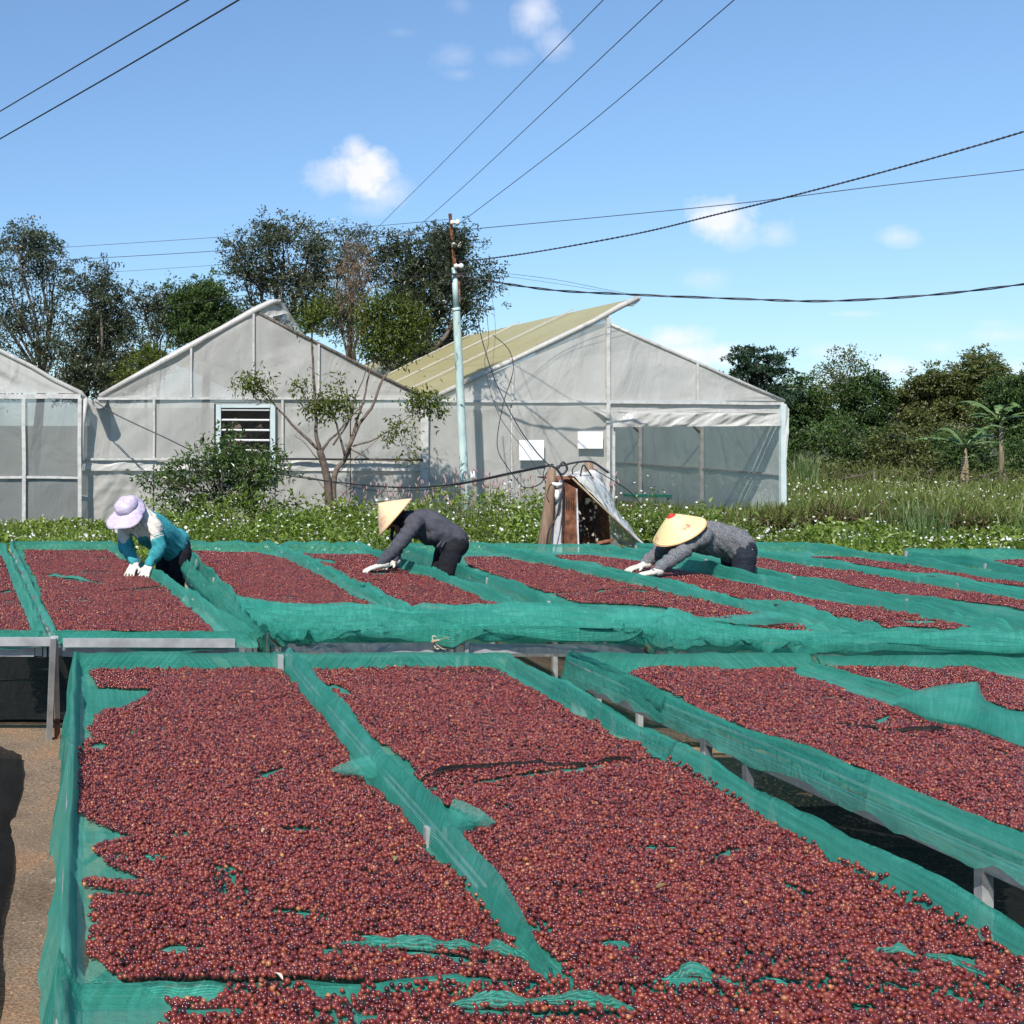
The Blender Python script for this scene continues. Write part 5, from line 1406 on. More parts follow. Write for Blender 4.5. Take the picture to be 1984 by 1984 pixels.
tree('small_tree', 'thin tree with two slender bare stems left of the middle roof', 'tree', (300, 900), 37, (298, 690), [(275,560,18,34,.8),(300,560,20,40,.9),(328,560,16,36,.9),(300,600,35,30,.8),(330,600,20,30,.9)], GREYG, M['bark'], (.14, .05), .75, 1.0, 'tall trees behind the greenhouses', .07, seed=4, cl_r=.4)
tree('round_tree', 'dense rounded dark green tree above the left slope of the middle roof', 'tree', (390, 900), 36, (390, 660), [(385,555,45,35,1.4),(360,590,30,40,1.3),(410,590,40,40,1.4),(385,630,55,40,1.4),(430,620,30,30,1.2)], DARKG, M['bark'], (.13, .05), 1.1, 1.35, 'tall trees behind the greenhouses', .14, seed=5, cl_r=.42)
tree('yellowish_shrub', 'low yellow-green shrub above the gutter between two greenhouses', 'shrub', (275, 900), 34, (275, 730), [(270,685,35,25,1.2),(300,668,22,16,1),(245,700,30,20,1.2)], YELG, M['bark'], (.12, .05), .9, 1.3, None, .06, seed=6, cl_r=.35, rnd_shift=-.12)
tree('tall_tree', 'broad grey-green tree towering over the peak of the middle roof', 'tree', (520, 900), 37, (520, 660), [(480,470,45,45,.8),(535,445,36,40,.9),(505,430,20,26,.7),(585,455,26,50,1),(460,520,45,30,.7),(520,520,50,45,.8),(570,520,40,45,.9),(610,500,30,50,.9),(470,570,40,35,.6),(560,585,50,40,.8),(620,580,40,50,.9)], GREYG, M['bark'], (.15, .05), .8, 1.1, 'tall trees behind the greenhouses', .18, seed=7, cl_r=.48)
tree('vine_hung_tree', 'tall tree hung with dry brown vines in the middle of the row', 'tree', (665, 900), 35, (660, 690), [(650,435,26,22,1),(690,440,22,18,1),(640,480,28,30,.8),(700,490,30,30,.6),(660,540,40,40,.45),(640,600,30,50,.6)], GREYG, M['bark_brown'], (.13, .045), .8, 1.0, 'tall trees behind the greenhouses', .13, seed=8, cl_r=.42)
tree('dry_vine', 'dry brown tangle of vines hanging in the tall trees left of the pole', 'vine', (672, 900), 34.4, (672, 690), [(662,480,24,30,.7),(668,540,22,50,.8),(690,600,20,50,.5),(640,540,16,40,.4)], DRYG, M['bark_brown'], (.15, .02), .8, 1.1, None, .05, seed=9, cl_r=.36, droop=.8)
tree('tall_tree', 'dense dark tree spreading behind the pale utility pole', 'tree', (800, 900), 35, (790, 690), [(770,460,40,30,1),(815,450,35,28,1.2),(850,445,20,24,1.1),(740,500,35,35,.9),(800,500,45,40,1.3),(850,495,30,35,1.2),(890,520,45,22,.8),(925,515,14,10,.7),(770,560,50,45,1.2),(840,560,45,45,1.2),(890,560,28,30,.8),(760,630,55,50,1.1),(830,640,55,40,1),(890,640,34,30,.5),(900,670,20,20,.5),(740,670,40,30,1)], GREYG, M['bark'], (.14, .05), .85, 1.15, 'tall trees behind the greenhouses', .2, seed=10, cl_r=.45, rnd_shift=-.06)
tree('vine', 'leafy creeper tangled round the rusty top of the pole', 'vine', (878, 1000), 22.7, (862, 570), [(846,462,18,18,1),(858,480,12,26,1.2),(868,440,8,8,1),(850,520,16,10,.8),(875,530,18,12,.5),(895,545,20,8,.35)], GREYG, M['bark_brown'], (.09, .03), .55, 1.6, None, .008, seed=11, cl_r=.22, rnd_shift=-.1)
# thin trees right in front of the middle greenhouse
def multi_stem():
    Y = 21.5
    e = empty('slim_tree', d3(622, 1000, Y), 'slim tree with several bare forked stems before the middle greenhouse', 'tree')
    e.location.z = 0
    q = lambda x, y, o=0: d3(x, y, Y + o)
    stems = [([(622, 1010), (618, 900), (608, 868), (603, 850)], .10, .085), ([(630, 1010), (628, 920), (634, 885), (648, 870), (660, 845)], .085, .05),
             ([(603, 852), (596, 820), (596, 790), (590, 700), (588, 640), (590, 600)], .055, .016), ([(604, 850), (570, 820), (540, 790), (515, 762), (490, 725)], .045, .014), ([(606, 852), (618, 832), (640, 815), (660, 790), (690, 760)], .04, .01),
             ([(658, 848), (678, 800), (700, 770), (720, 720), (745, 680), (770, 640)], .05, .014), ([(650, 868), (662, 830), (684, 760), (700, 700), (715, 655)], .04, .012),
             ([(652, 862), (640, 820), (632, 790), (625, 760)], .035, .012), ([(665, 842), (700, 832), (740, 810), (775, 785), (800, 765)], .025, .008), ([(630, 840), (655, 800), (672, 750), (690, 700), (700, 680)], .025, .008),
             ([(662, 848), (700, 868), (740, 870), (785, 866)], .022, .012), ([(600, 866), (575, 835), (555, 820)], .015, .006), ([(622, 905), (650, 880), (700, 840), (740, 800)], .012, .005), ([(625, 940), (600, 905), (590, 890)], .012, .005), ([(640, 940), (680, 900), (730, 890), (745, 930)], .012, .005)]
    m = MB()
    rg = random.Random(3)
    for pts, r0, r1 in stems:
        n = len(pts)
        oy = rg.uniform(-.3, .3)
        P = [q(x + rg.uniform(-1, 1), y, oy * k / n) for k, (x, y) in enumerate(pts)]
        # smooth
        PP = []
        for k in range(n - 1):
            for t in (0, .33, .66): PP.append(P[k].lerp(P[k + 1], t) + Vector((rg.uniform(-.012, .012), 0, 0)))
        PP.append(P[-1])
        m.tube(PP, [.78 * (.9) * lerp(r0, r1, k / (len(PP) - 1)) for k in range(len(PP))], 7)
    m.build('trunk', M['bark_brown'], e)
    blobs = [(600, 585, 26, 20, .9), (585, 610, 16, 14, .8), (478, 722, 26, 12, .7), (500, 740, 14, 8, .6), (460, 712, 16, 7, .6), (598, 765, 22, 18, .8), (635, 765, 24, 18, .8), (570, 730, 14, 16, .4), (665, 765, 14, 14, .5), (640, 730, 12, 12, .25),
             (715, 585, 26, 14, 1), (760, 590, 24, 18, .9), (735, 615, 30, 16, 1), (775, 640, 22, 20, 1), (705, 645, 20, 22, .9), (735, 655, 22, 14, .8), (795, 610, 16, 22, .7), (690, 605, 14, 18, .8), (720, 565, 18, 10, .7), (760, 665, 14, 16, .6), (745, 560, 10, 8, .5), (800, 760, 26, 14, .9), (820, 770, 16, 9, .7), (790, 750, 16, 8, .6), (755, 805, 16, 12, .4), (740, 820, 14, 10, .4), (775, 830, 10, 10, .3), (780, 860, 14, 6, .4)]
    g = np.random.default_rng(12)
    Pl = []; s = Y / F * D
    for (x, y, rx, ry, dd) in blobs:
        c = np.array(tuple(q(x, y)))
        nl = int(rx * ry * 1.15 * dd) + 10
        cc = rdir(max(3, nl // 22), 0, g) * (g.random((max(3, nl // 22), 1)) ** .5 * 1.25) * np.array([rx * s, rx * s * .9, ry * s]) + c
        k = g.integers(0, len(cc), nl)
        Pl.append(cc[k] + g.normal(size=(nl, 3)) * .085 * g.uniform(.6, 1.7, (nl, 1)))
    P = np.concatenate(Pl); n = len(P)
    V, Fc = leaves(P, rdir(n, -.5, g), rdir(n, 1.5, g), .10 * g.uniform(.6, 1.3, n), .032 * g.uniform(.7, 1.3, n))
    link('crown', np_mesh('crown', V, Fc, smooth=False, rnd=np.repeat(g.beta(2, 2.2, n), 2)), YELG, e)
multi_stem()
tree('leafy_shrub', 'glossy dark green shrub right of the worker in teal', 'shrub', (420, 1000), 20.5, (418, 950), [(330,910,45,25,1),(370,880,45,25,1),(425,868,46,20,1),(470,885,45,22,1),(510,890,28,22,1),(432,838,16,10,.8),(345,945,40,20,.9),(400,925,50,25,.8),(470,930,45,25,.8),(500,960,30,20,.7),(300,900,24,14,.8),(400,860,30,14,.8)], MIDG, M['bark'], (.10, .038), .30, 1.0, None, .04, seed=13, cl_r=.24, twig=.008)
tree('leafy_shrub', 'lower spindly shrub beside the fan window, behind the glossy one', 'shrub', (480, 1000), 21.2, (478, 970), [(424,822,12,10,.7),(455,856,30,14,.9),(500,862,25,14,.9),(470,900,40,30,.7)], MIDG, M['bark'], (.10, .036), .45, .9, None, .03, seed=14, cl_r=.2, twig=.008, rnd_shift=-.1)
# right-hand trees
tree('layered_tree', 'bluish tree with flat layered boughs above the right greenhouse corner', 'tree', (1430, 900), 46, (1432, 760), [(1432,650,30,8,.7),(1400,668,26,8,.8),(1465,665,28,8,.8),(1432,690,40,12,1),(1395,700,22,7,.7),(1475,695,16,7,.7),(1440,720,45,16,1.2),(1415,745,40,20,1.3),(1470,740,30,20,1.1)], BLUEG, M['bark'], (.17, .06), 1.0, 1.2, 'trees beyond the field', .1, seed=20, cl_r=.35, flat=.5)
tree('broad_tree', 'broad green tree just right of the layered one', 'tree', (1500, 900), 48, (1505, 780), [(1495,735,34,28,1.2),(1525,760,34,32,1.2),(1465,765,34,30,1.3),(1505,800,45,30,1.3)], DARKG, M['bark'], (.17, .065), 1.0, 1.3, 'trees beyond the field', .12, seed=21, cl_r=.5)
tree('sparse_tree', 'sparse pale tree with bare twigs sticking above its neighbours', 'tree', (1590, 900), 50, (1592, 760), [(1598,665,24,12,.5),(1580,690,24,20,.5),(1610,680,22,14,.5),(1585,730,40,26,.8),(1550,745,26,24,.8),(1565,780,40,30,1)], OLIVE, M['bark'], (.18, .06), .8, 1.0, 'trees beyond the field', .11, seed=22, cl_r=.5)
tree('broad_tree', 'dark rounded tree left of the gap where sky shows', 'tree', (1640, 900), 47, (1640, 780), [(1645,715,26,20,1.2),(1620,735,30,24,1.3),(1655,745,24,26,1.2),(1635,780,50,30,1.4)], DARKG, M['bark'], (.16, .06), 1.1, 1.4, 'trees beyond the field', .13, seed=23, cl_r=.5, rnd_shift=-.1)
tree('broad_tree', 'large olive tree right of the gap where sky shows', 'tree', (1760, 900), 46, (1760, 770), [(1775,705,36,22,1.1),(1740,725,30,24,1.1),(1800,715,24,26,1),(1735,765,40,34,1.2),(1780,760,50,36,1.3),(1720,790,30,24,1)], OLIVE, M['bark'], (.17, .06), 1.1, 1.3, 'trees beyond the field', .15, seed=24, cl_r=.5)
tree('broad_tree', 'tall yellow-tinged tree second from the right edge', 'tree', (1855, 900), 45, (1855, 770), [(1850,680,30,20,1),(1835,705,30,24,1.1),(1875,700,26,24,1.1),(1855,740,45,34,1.3),(1825,770,34,30,1.2),(1880,780,45,34,1.2)], OLIVE, M['bark'], (.17, .06), 1.1, 1.3, 'trees beyond the field', .15, seed=25, cl_r=.5, rnd_shift=.05)
tree('broad_tree', 'deep green tree cut by the right edge', 'tree', (1930, 900), 42, (1935, 770), [(1925,720,34,26,1.2),(1910,765,40,34,1.3),(1950,740,45,45,1.3),(1940,810,50,45,1.3)], DARKG, M['bark'], (.16, .06), 1.1, 1.3, 'trees beyond the field', .15, seed=26, cl_r=.5)
# undergrowth walls below the trees
def hedge(px0, px1, top, bot, Y, label, mat, seed, dens=1.0, depth=2.5, leaf=(.15, .06), name='bush', bl=46):
    bl_ = []
    x = px0
    r = random.Random(seed)
    while x < px1:
        t = top + r.uniform(-4, 26)
        y = t + 22
        while y < bot + 10:
            bl_.append((x + r.uniform(-12, 12), y, r.uniform(26, 38), r.uniform(18, 26), .95 * dens))
            y += 36
        x += bl
    return tree(name, label, 'bush', ((px0 + px1) / 2, 900), Y, ((px0 + px1) / 2, bot), bl_, mat, M['bark'], leaf, 1.0, 1.0, 'bushes at the edge of the field', .03, seed=seed, cl_r=.5, limb_scale=.8)
hedge(1475, 1600, 790, 850, 43, 'feathery green bushes just right of the greenhouse corner', DARKG, 31)
hedge(1590, 1720, 800, 860, 42, 'low mounded bushes under the gap where sky shows', DARKG, 32)
hedge(1700, 1830, 790, 880, 40, 'tangled olive bushes left of the banana plants', OLIVE, 33)
hedge(1820, 1960, 800, 890, 38, 'dark bushes behind the banana plants at the right edge', DARKG, 34)
hedge(1400, 1500, 775, 840, 50, 'bushes glimpsed behind the right greenhouse corner', DARKG, 36)
for k, (x0, x1, lab) in enumerate(((1490, 1580, 'yellowing waist-high bush nearest the greenhouse'), (1600, 1700, 'yellow-flecked low bush in the middle of the field edge'), (1710, 1800, 'scrubby low bush left of the banana stems'), (1840, 1950, 'scrubby low bush right of the banana stems'))):
    hedge(x0, x1, 862 + 6 * (k > 1), 885, 34 - k, lab, OLIVE, 40 + k, .9, leaf=(.10, .045), name='low_bush', bl=40)

# banana plants
def banana(px, py_base, Y, h_px, label, seed, nst=3, mat=None):
    g = random.Random(seed)
    b0 = d3(px, py_base, Y); b0.z = 0
    e = empty('banana_plant', b0, label, 'banana plant', 'banana plants')
    top = d3(px + g.uniform(-4, 4), py_base - h_px, Y)
    for k in range(nst):
        a = b0 + Vector((g.uniform(-.22, .22), g.uniform(-.15, .15), 0)); t = top.lerp(a, .06 * k) + Vector((g.uniform(-.04, .04), 0, -.05 * k))
        m = MB(); m.tube([a, a.lerp(t, .5) + Vector((g.uniform(-.05, .05), 0, 0)), t], [.075, .06, .035], 9); m.build('stem', M['banana_stem'], e)
    nL = 9
    for k in range(nL):
        ang = k * 2.4 + g.uniform(-.3, .3); L = g.uniform(.7, 1.3); Wd = g.uniform(.08, .15)
        upw = g.uniform(1.1, 2.2) if k < 4 else g.uniform(.4, 1.0)
        dirx, diry = math.cos(ang), math.sin(ang) * .7
        pts = []
        nseg = 12
        for j in range(nseg + 1):
            t = j / nseg
            pts.append(top + Vector((dirx * L * t, diry * L * t, upw * L * (t - .75 * t * t) * .9)))
        V = []; Fs = []
        side = Vector((-math.sin(ang), math.cos(ang) * .7, 0)).normalized()
        m = MB()
        for j in range(2, nseg):
            t0 = j / nseg; t1 = (j + .82) / nseg
            w0 = Wd * math.sin(math.pi * min(1, t0 * 1.02)) ** .6; 
            a = pts[j]; b = a.lerp(pts[j + 1], .84)
            for sg in (-1, 1):
                dz = -.35 * w0 * g.uniform(.3, 1.6)
                sl = (pts[j + 1] - a) * .5
                m.add([a, b, b + side * sg * w0 + Vector((0, 0, dz)) + sl, a + side * sg * w0 + Vector((0, 0, dz)) + sl], [(0, 1, 2, 3)])
        m.tube(pts, [.022 * (1 - .8 * j / nseg) for j in range(nseg + 1)], 5)
        m.build('leaf', M['banana_leaf'], e)
M['banana_leaf'] = simple('banana_leaf', [(0.3, (0.05, 0.10, 0.022)), (0.6, (0.10, 0.165, 0.045)), (0.75, (0.22, 0.29, 0.15))], 5, .4)
M['banana_stem'] = simple('banana_stem', [(0.3, (0.12, 0.09, 0.05)), (0.7, (0.30, 0.24, 0.14))], 5, .7, vscale=(3, 3, .6))
banana(1822, 942, 31, 96, 'banana plant with pale leaning stems standing in the field', 3, 3)
banana(1885, 925, 33, 130, 'banana plant with upright tattered leaves, right of the pale stems', 5, 1)

# weeds: one mass of leaves and stalks with small white flowers
def weed_height(x, y):
    h = .25 + .42 * fbm(x * .8, y * .8, 71, 3) - .12 * (1 - smooth(-.5, 1.5, x))
    h = h * (1 - .65 * (1 - smooth(-.2, 1.6, x)) * smooth(17, 21.5, y)) * (1 - .6 * smooth(9.0, 10.2, x) * smooth(18, 22, y))
    h = h + .35 * np.exp(-((x - 6.2) / 3.5) ** 2 - ((y - 19.5) / 2.6) ** 2) + .34 * np.exp(-((x - 2.6) / 1.6) ** 2 - ((y - 19.5) / 2.) ** 2) + .30 * np.exp(-((x - 8.4) / 1.2) ** 2 - ((y - 18.5) / 2) ** 2) + .18 * np.exp(-((x - 3.9) / .5) ** 2 - ((y - 17.) / 1.2) ** 2)
    h = h + .12 * np.exp(-((x - .8) / 1.3) ** 2 - ((y - 19.) / 2) ** 2)
    h = h * smooth(12.9, 13.9, y)
    return np.clip(h, .05, 1.1)
def weeds():
    g = np.random.default_rng(77)
    def region(n, ya, yb, pw=1.0):
        y = ya + (yb - ya) * g.random(n) ** pw
        x = (-.085 * y - .4) + ((.775 * y + .6) - (-.085 * y - .4)) * g.random(n)
        return x, y
    def inside_gh(x, y): return (y > 23.75) & (x < 13.7)
    # near leafy mass
    n = 185000
    x, y = region(n, 12.95, 24.5, 1.25)
    ok = ~inside_gh(x, y); x, y = x[ok], y[ok]; n = len(x)
    gap = vnoise(x * 1.6, y * 1.6, 87) + .5 * vnoise(x * 5, y * 5, 88)
    ok = g.random(n) < np.clip(.75 + 1.5 * gap, .12, 1) * (1 - .45 * smooth(20, 23, y)); x, y = x[ok], y[ok]; n = len(x)
    h = weed_height(x, y)
    # clumpy tops
    hh = h * (.55 + 1.1 * (vnoise(x * 3.2, y * 3.2, 81) + .25)) 
    t = g.random(n) ** .45
    P = np.stack([x, y, hh * t + .02], -1)
    dd = rdir(n, .15, g); 
    big = fbm(x * 1.1, y * 1.1, 83, 2)
    L = g.uniform(.05, .105, n) * (1 + 1.0 * np.clip(big, -.5, 1.2)); L = np.minimum(L, .135); V, Fc = leaves(P, dd, rdir(n, 2.2, g), L, L * .48)
    r = np.clip(g.beta(2, 2, n) * .8 + .12 + .35 * big, 0, 1)
    r = np.where(x > 8.6, r * .95, r)
    WE = leafmat('weed_leaves', [(0.0, (0.040, 0.065, 0.010)), (0.4, (0.120, 0.180, 0.026)), (0.75, (0.215, 0.290, 0.055)), (1.0, (0.36, 0.41, 0.15))], .38, .42, .45)
    o = link('weeds', np_mesh('weeds', V, Fc, smooth=False, rnd=np.repeat(r, 2)), WE)
    tag(o, 'bright green leafy weeds filling the strip before the greenhouses', 'weeds', kind='stuff')
    # field beyond to the right
    n = 130000
    x, y = region(n, 20, 46, 1.4)
    ok = ~inside_gh(x, y) & (x > 9); x, y = x[ok], y[ok]; n = len(x)
    h = .26 + .42 * fbm(x * .5, y * .5, 91, 3) + .25 * smooth(34, 42, y)
    h = np.clip(h, .08, 1)
    t = g.random(n) ** .6
    P = np.stack([x, y, h * t], -1)
    grass = g.random(n) < .45
    dd = rdir(n, .2, g); dd[grass] = rdir(grass.sum(), 2.2, g)
    L = np.where(grass, g.uniform(.16, .34, n), g.uniform(.07, .15, n)); Wd = np.where(grass, L * .09, L * .45)
    V, Fc = leaves(P, dd, rdir(n, .6, g), L, Wd)
    col = fbm(x * .35, y * .6, 95, 3)
    r = np.clip(.45 + .7 * col + g.normal(0, .16, n), 0, 1)
    FE = leafmat('field_grass', [(0.0, (0.11, 0.065, 0.045)), (0.16, (0.11, 0.10, 0.04)), (0.42, (0.13, 0.175, 0.042)), (0.72, (0.20, 0.25, 0.075)), (1.0, (0.38, 0.36, 0.20))], .35, .5, .35)
    o = link('field_grass', np_mesh('field_grass', V, Fc, smooth=False, rnd=np.repeat(r, 2)), FE)
    tag(o, 'rough grass and scrub of the open field to the right', 'grass', kind='stuff')
    # white flowers
    n = 12500
    x, y = region(n, 13.1, 36, 1.5)
    ok = ~inside_gh(x, y); x, y = x[ok], y[ok]
    dens = fbm(x * .8, y * .8, 99, 3)
    ok = g.random(len(x)) < np.clip(.45 + 1.2 * dens, .05, 1); x, y = x[ok], y[ok]; n = len(x)
    hh = np.where(y < 24.5, weed_height(x, y), .35) * (.55 + 1.1 * (vnoise(x * 3.2, y * 3.2, 81) + .25))
    z = hh * g.uniform(.75, 1.15, n) + .05 + (g.random(n) < .12) * g.uniform(.05, .25, n)
    c = np.stack([x, y, z], -1)
    rr = g.uniform(.010, .023, n) * (1 + .3 * (y > 22))
    # five-sided little heads tilted at random, facing up and toward the light
    nn = rdir(n, 1.0, g); nn[:, 1] -= .45; nn /= np.linalg.norm(nn, axis=1, keepdims=True)
    a1 = np.cross(nn, np.array([0, 0, 1.0]) + .01); a1 /= np.linalg.norm(a1, axis=1, keepdims=True); a2 = np.cross(nn, a1)
    ring = [c + (a1 * math.cos(k * 1.2566) + a2 * math.sin(k * 1.2566)) * rr[:, None] + nn * .004 for k in range(5)]
    V = np.stack([c - nn * .006] + ring, 1).reshape(-1, 3)
    i = np.arange(n)[:, None] * 6
    Fc = np.concatenate([i + np.array([[0, 1 + k, 1 + (k + 1) % 5]]) for k in range(5)], 1).reshape(-1, 3)
    FL = leafmat('white_petals', [(0, (0.62, 0.62, 0.56)), (1, (0.85, 0.85, 0.82))], .3, .6, .2, (1, 1, 1))
    o = link('white_flowers', np_mesh('white_flowers', V, Fc, smooth=False, rnd=np.repeat(g.random(n), 5)), FL)
    tag(o, 'small white flowers dotted all over the weeds', 'flowers', kind='stuff')
    # stalks under the taller heads and pink seed heads by the pole
    m = MB(); m2 = MB()
    for k in range(290):
        xx = g.uniform(4.5, 8.3) if k % 3 else g.uniform(-.5, 11); yy = g.uniform(18.5, 22.8) if k % 3 else g.uniform(14, 22)
        zz = float(weed_height(np.array([xx]), np.array([yy]))[0])
        tp = Vector((xx + g.normal(0, .06), yy, zz + g.uniform(.1, .4)))
        m.tube([Vector((xx, yy, zz * .4)), tp], [.004, .0025], 3, False)
        if k % 3: m2.tube([tp, tp + Vector((g.normal(0, .01), 0, .05)), tp + Vector((g.normal(0, .02), 0, .10))], [.006, .012, .003], 5)
    tag(m.build('weed_stalks', simple('stalks', [(.3, (.10, .12, .05)), (.7, (.2, .2, .1))], 6)), 'thin dry stalks rising above the weeds by the pole', 'stalks', kind='stuff')
    tag(m2.build('pink_seed_heads', simple('pink_heads', [(.3, (.30, .15, .15)), (.7, (.42, .28, .27))], 6)), 'pinkish seed heads on stalks beside the pale pole', 'seed heads', kind='stuff')
weeds()
# tall grass tufts in the field
def tuft(px, py, Y, label, seed, n=60, hgt=.7):
    g = np.random.default_rng(seed)
    c = d3(px, py, Y); b = (c.x, Y)
    P = np.stack([b[0] + g.normal(0, .16, n), b[1] + g.normal(0, .16, n), np.full(n, .05)], -1)
    V = []; Fc = []
    for k in range(n):
        a = g.uniform(0, 6.28); lean = g.uniform(.05, .5); L = hgt * g.uniform(.6, 1.15); w = .011 * g.uniform(.7, 1.4)
        sx, sy = math.cos(a + 1.57) * w, math.sin(a + 1.57) * w
        base = len(V)
        for j in range(5):
            t = j / 4; r_ = lean * L * t * t; z = L * (t - .25 * lean * t * t)
            ww = (1 - t) ** .7
            V.append((P[k, 0] + math.cos(a) * r_ + sx * ww, P[k, 1] + math.sin(a) * r_ + sy * ww, P[k, 2] + z)); V.append((P[k, 0] + math.cos(a) * r_ - sx * ww, P[k, 1] + math.sin(a) * r_ - sy * ww, P[k, 2] + z))
        for j in range(4): Fc.append((base + 2 * j, base + 2 * j + 1, base + 2 * j + 3, base + 2 * j + 2))
    o = link('grass_tuft', np_mesh('grass_tuft', np.array(V), np.array(Fc), rnd=g.random(len(Fc))), M['tuft'])
    tag(o, label, 'grass tuft', 'tall grass tufts in the field')
M['tuft'] = leafmat('tuft_grass', [(0.0, (0.07, 0.12, 0.03)), (0.6, (0.13, 0.20, 0.07)), (1.0, (0.22, 0.28, 0.13))], .35, .4, .5)
tuft(1655, 1000, 19.5, 'leftmost tall grass tuft, arching over the low weeds', 1, 40)
tuft(1715, 1000, 19.8, 'second tall grass tuft from the left, broad-bladed', 2, 60, .8)
tuft(1745, 1000, 19.3, 'middle tall grass tuft, the densest of them', 3, 80, .75)
tuft(1775, 1000, 19.6, 'tall grass tuft just right of the densest one', 4, 50, .65)
tuft(1945, 1010, 18.5, 'lone tall grass tuft near the right edge', 5, 30, .75)
tuft(1600, 1025, 17.5, 'short pale grass tuft near the bed edge', 6, 50, .5)
tuft(1520, 890, 33, 'dry pale grass clump by the greenhouse corner', 7, 160, 1.2)
print('TREE TRIS', TREE_TRIS)

# ------------------------------------------------------------------ people
class Body:
    def __init__(s): s.parts = []
    def cap(s, p0, r0, p1, r1):
        s.parts.append((Vector(p0), r0, Vector(p1), r1)); return s
    def chain(s, pts):
        for a, b in zip(pts[:-1], pts[1:]): s.cap(a[0], a[1], b[0], b[1])
        return s
    def ell(s, c, rad, rot=None):
        s.parts.append(('e', Vector(c), Vector(rad), rot)); return s
    def build(s, name, mat, parent, voxel=.012, smooth_it=6, wr=0.0, wfreq=14, wdir=(1, 1, 1), seed=1, mats=None, pick=None, post=None):
        bm = bmesh.new()
        for p in s.parts:
            if p[0] == 'e':
                r = bmesh.ops.create_icosphere(bm, subdivisions=3, radius=1.0)
                for v in r['verts']:
                    q = Vector((v.co.x * p[2].x, v.co.y * p[2].y, v.co.z * p[2].z))
                    if p[3] is not None: q = p[3] @ q
                    v.co = q + p[1]
            else:
                for c, rr in ((p[0], p[1]), (p[2], p[3])):
                    bmesh.ops.create_icosphere(bm, subdivisions=2, radius=rr, matrix=Matrix.Translation(c))
                dv = p[2] - p[0]
                if dv.length > 1e-4:
                    mt = Matrix.Translation((p[0] + p[2]) / 2) @ dv.to_track_quat('Z', 'Y').to_matrix().to_4x4()
                    bmesh.ops.create_cone(bm, cap_ends=True, cap_tris=True, segments=18, radius1=p[1] * .99, radius2=p[3] * .99, depth=dv.length, matrix=mt)
        me = bpy.data.meshes.new(name)
        bm.to_mesh(me); bm.free()
        o = bpy.data.objects.new(name, me); COL.objects.link(o)
        md = o.modifiers.new('r', 'REMESH'); md.mode = 'VOXEL'; md.voxel_size = voxel
        md = o.modifiers.new('s', 'SMOOTH'); md.iterations = smooth_it; md.factor = .6
        dg = bpy.context.evaluated_depsgraph_get(); dg.update()
        m2 = bpy.data.meshes.new_from_object(o.evaluated_get(dg))
        bpy.data.objects.remove(o)
        n = len(m2.vertices)
        co = np.zeros(n * 3, dtype=np.float32); m2.vertices.foreach_get('co', co); co = co.reshape(-1, 3)
        no = np.zeros(n * 3, dtype=np.float32); m2.vertex_normals.foreach_get('vector', no); no = no.reshape(-1, 3)
        if wr:
            f = co * wfreq * np.array(wdir)
            a = fbm(f[:, 0] + .7 * f[:, 2] + 1.5 * vnoise(f[:, 1] * .4, f[:, 2] * .4, seed), f[:, 1] * .6 + f[:, 2] * .25, seed, 3)
            d = (0.45 - np.abs(a) * 1.6)
            co = co + no * (wr * d)[:, None]
        if post is not None: co = post(co, no)
        m2.vertices.foreach_set('co', np.ascontiguousarray(co, dtype=np.float32).ravel())
        m2.name = name
        m2.polygons.foreach_set('use_smooth', np.ones(len(m2.polygons), bool))
        m2.materials.clear()
        ob = link(name, m2, mat, parent, mats)
        if pick is not None:
            for pgn in m2.polygons: pgn.material_index = pick(pgn.center)
        m2.update()
        return ob

def cloth_mat(name, a, b, scale=30, rough=.85, heather=False):
    m, t, o = newmat(name)
    p = N(t, 'ShaderNodeBsdfPrincipled'); p.inputs['Roughness'].default_value = rough; p.inputs['Specular IOR Level'].default_value = .2
    p.inputs['Sheen Weight'].default_value = 0
    c = objco(t)
    n1 = noise(t, objco(t, (1, 1, 2.5)), scale * (2.2 if heather else 1), 5, .7)
    t.links.new(ramp(t, n1, [(0.38 if heather else .3, a), (0.62 if heather else .7, b)]), p.inputs['Base Color'])
    t.links.new(bump(t, mth(t, 'ADD', noise(t, c, 22, 4, .6, 1.0), mth(t, 'MULTIPLY', noise(t, c, 300, 2), .1)), .02, .5), p.inputs['Normal'])
    t.links.new(p.outputs[0], o.inputs[0])
    return m
M['skin'] = cloth_mat('skin', (0.20, 0.095, 0.06), (0.28, 0.14, 0.09), 20, .5)
M['glove'] = cloth_mat('white_glove', (0.50, 0.46, 0.40), (0.66, 0.62, 0.55), 40)
M['teal_cloth'] = cloth_mat('teal_jacket_cloth', (0.035, 0.235, 0.27), (0.055, 0.33, 0.36), 12)
M['white_cloth'] = cloth_mat('cream_cloth', (0.56, 0.50, 0.44), (0.72, 0.67, 0.60), 16)
M['dark_grey_cloth'] = cloth_mat('dark_grey_cloth', (0.052, 0.053, 0.065), (0.078, 0.078, 0.094), 10)
M['heather'] = cloth_mat('mottled_grey_knit', (0.030, 0.031, 0.036), (0.25, 0.25, 0.262), 45, heather=True)
M['black_cloth'] = cloth_mat('black_cloth', (0.008, 0.008, 0.011), (0.018, 0.018, 0.024), 12)
M['navy_cloth'] = cloth_mat('navy_denim', (0.010, 0.013, 0.021), (0.026, 0.032, 0.046), 18)
M['lilac'] = cloth_mat('lilac_cloth', (0.40, 0.32, 0.46), (0.60, 0.54, 0.64), 14)
M['eye'] = simple('eye_white', [(.3, (.5, .48, .45)), (.7, (.6, .58, .55))], 5, .2)

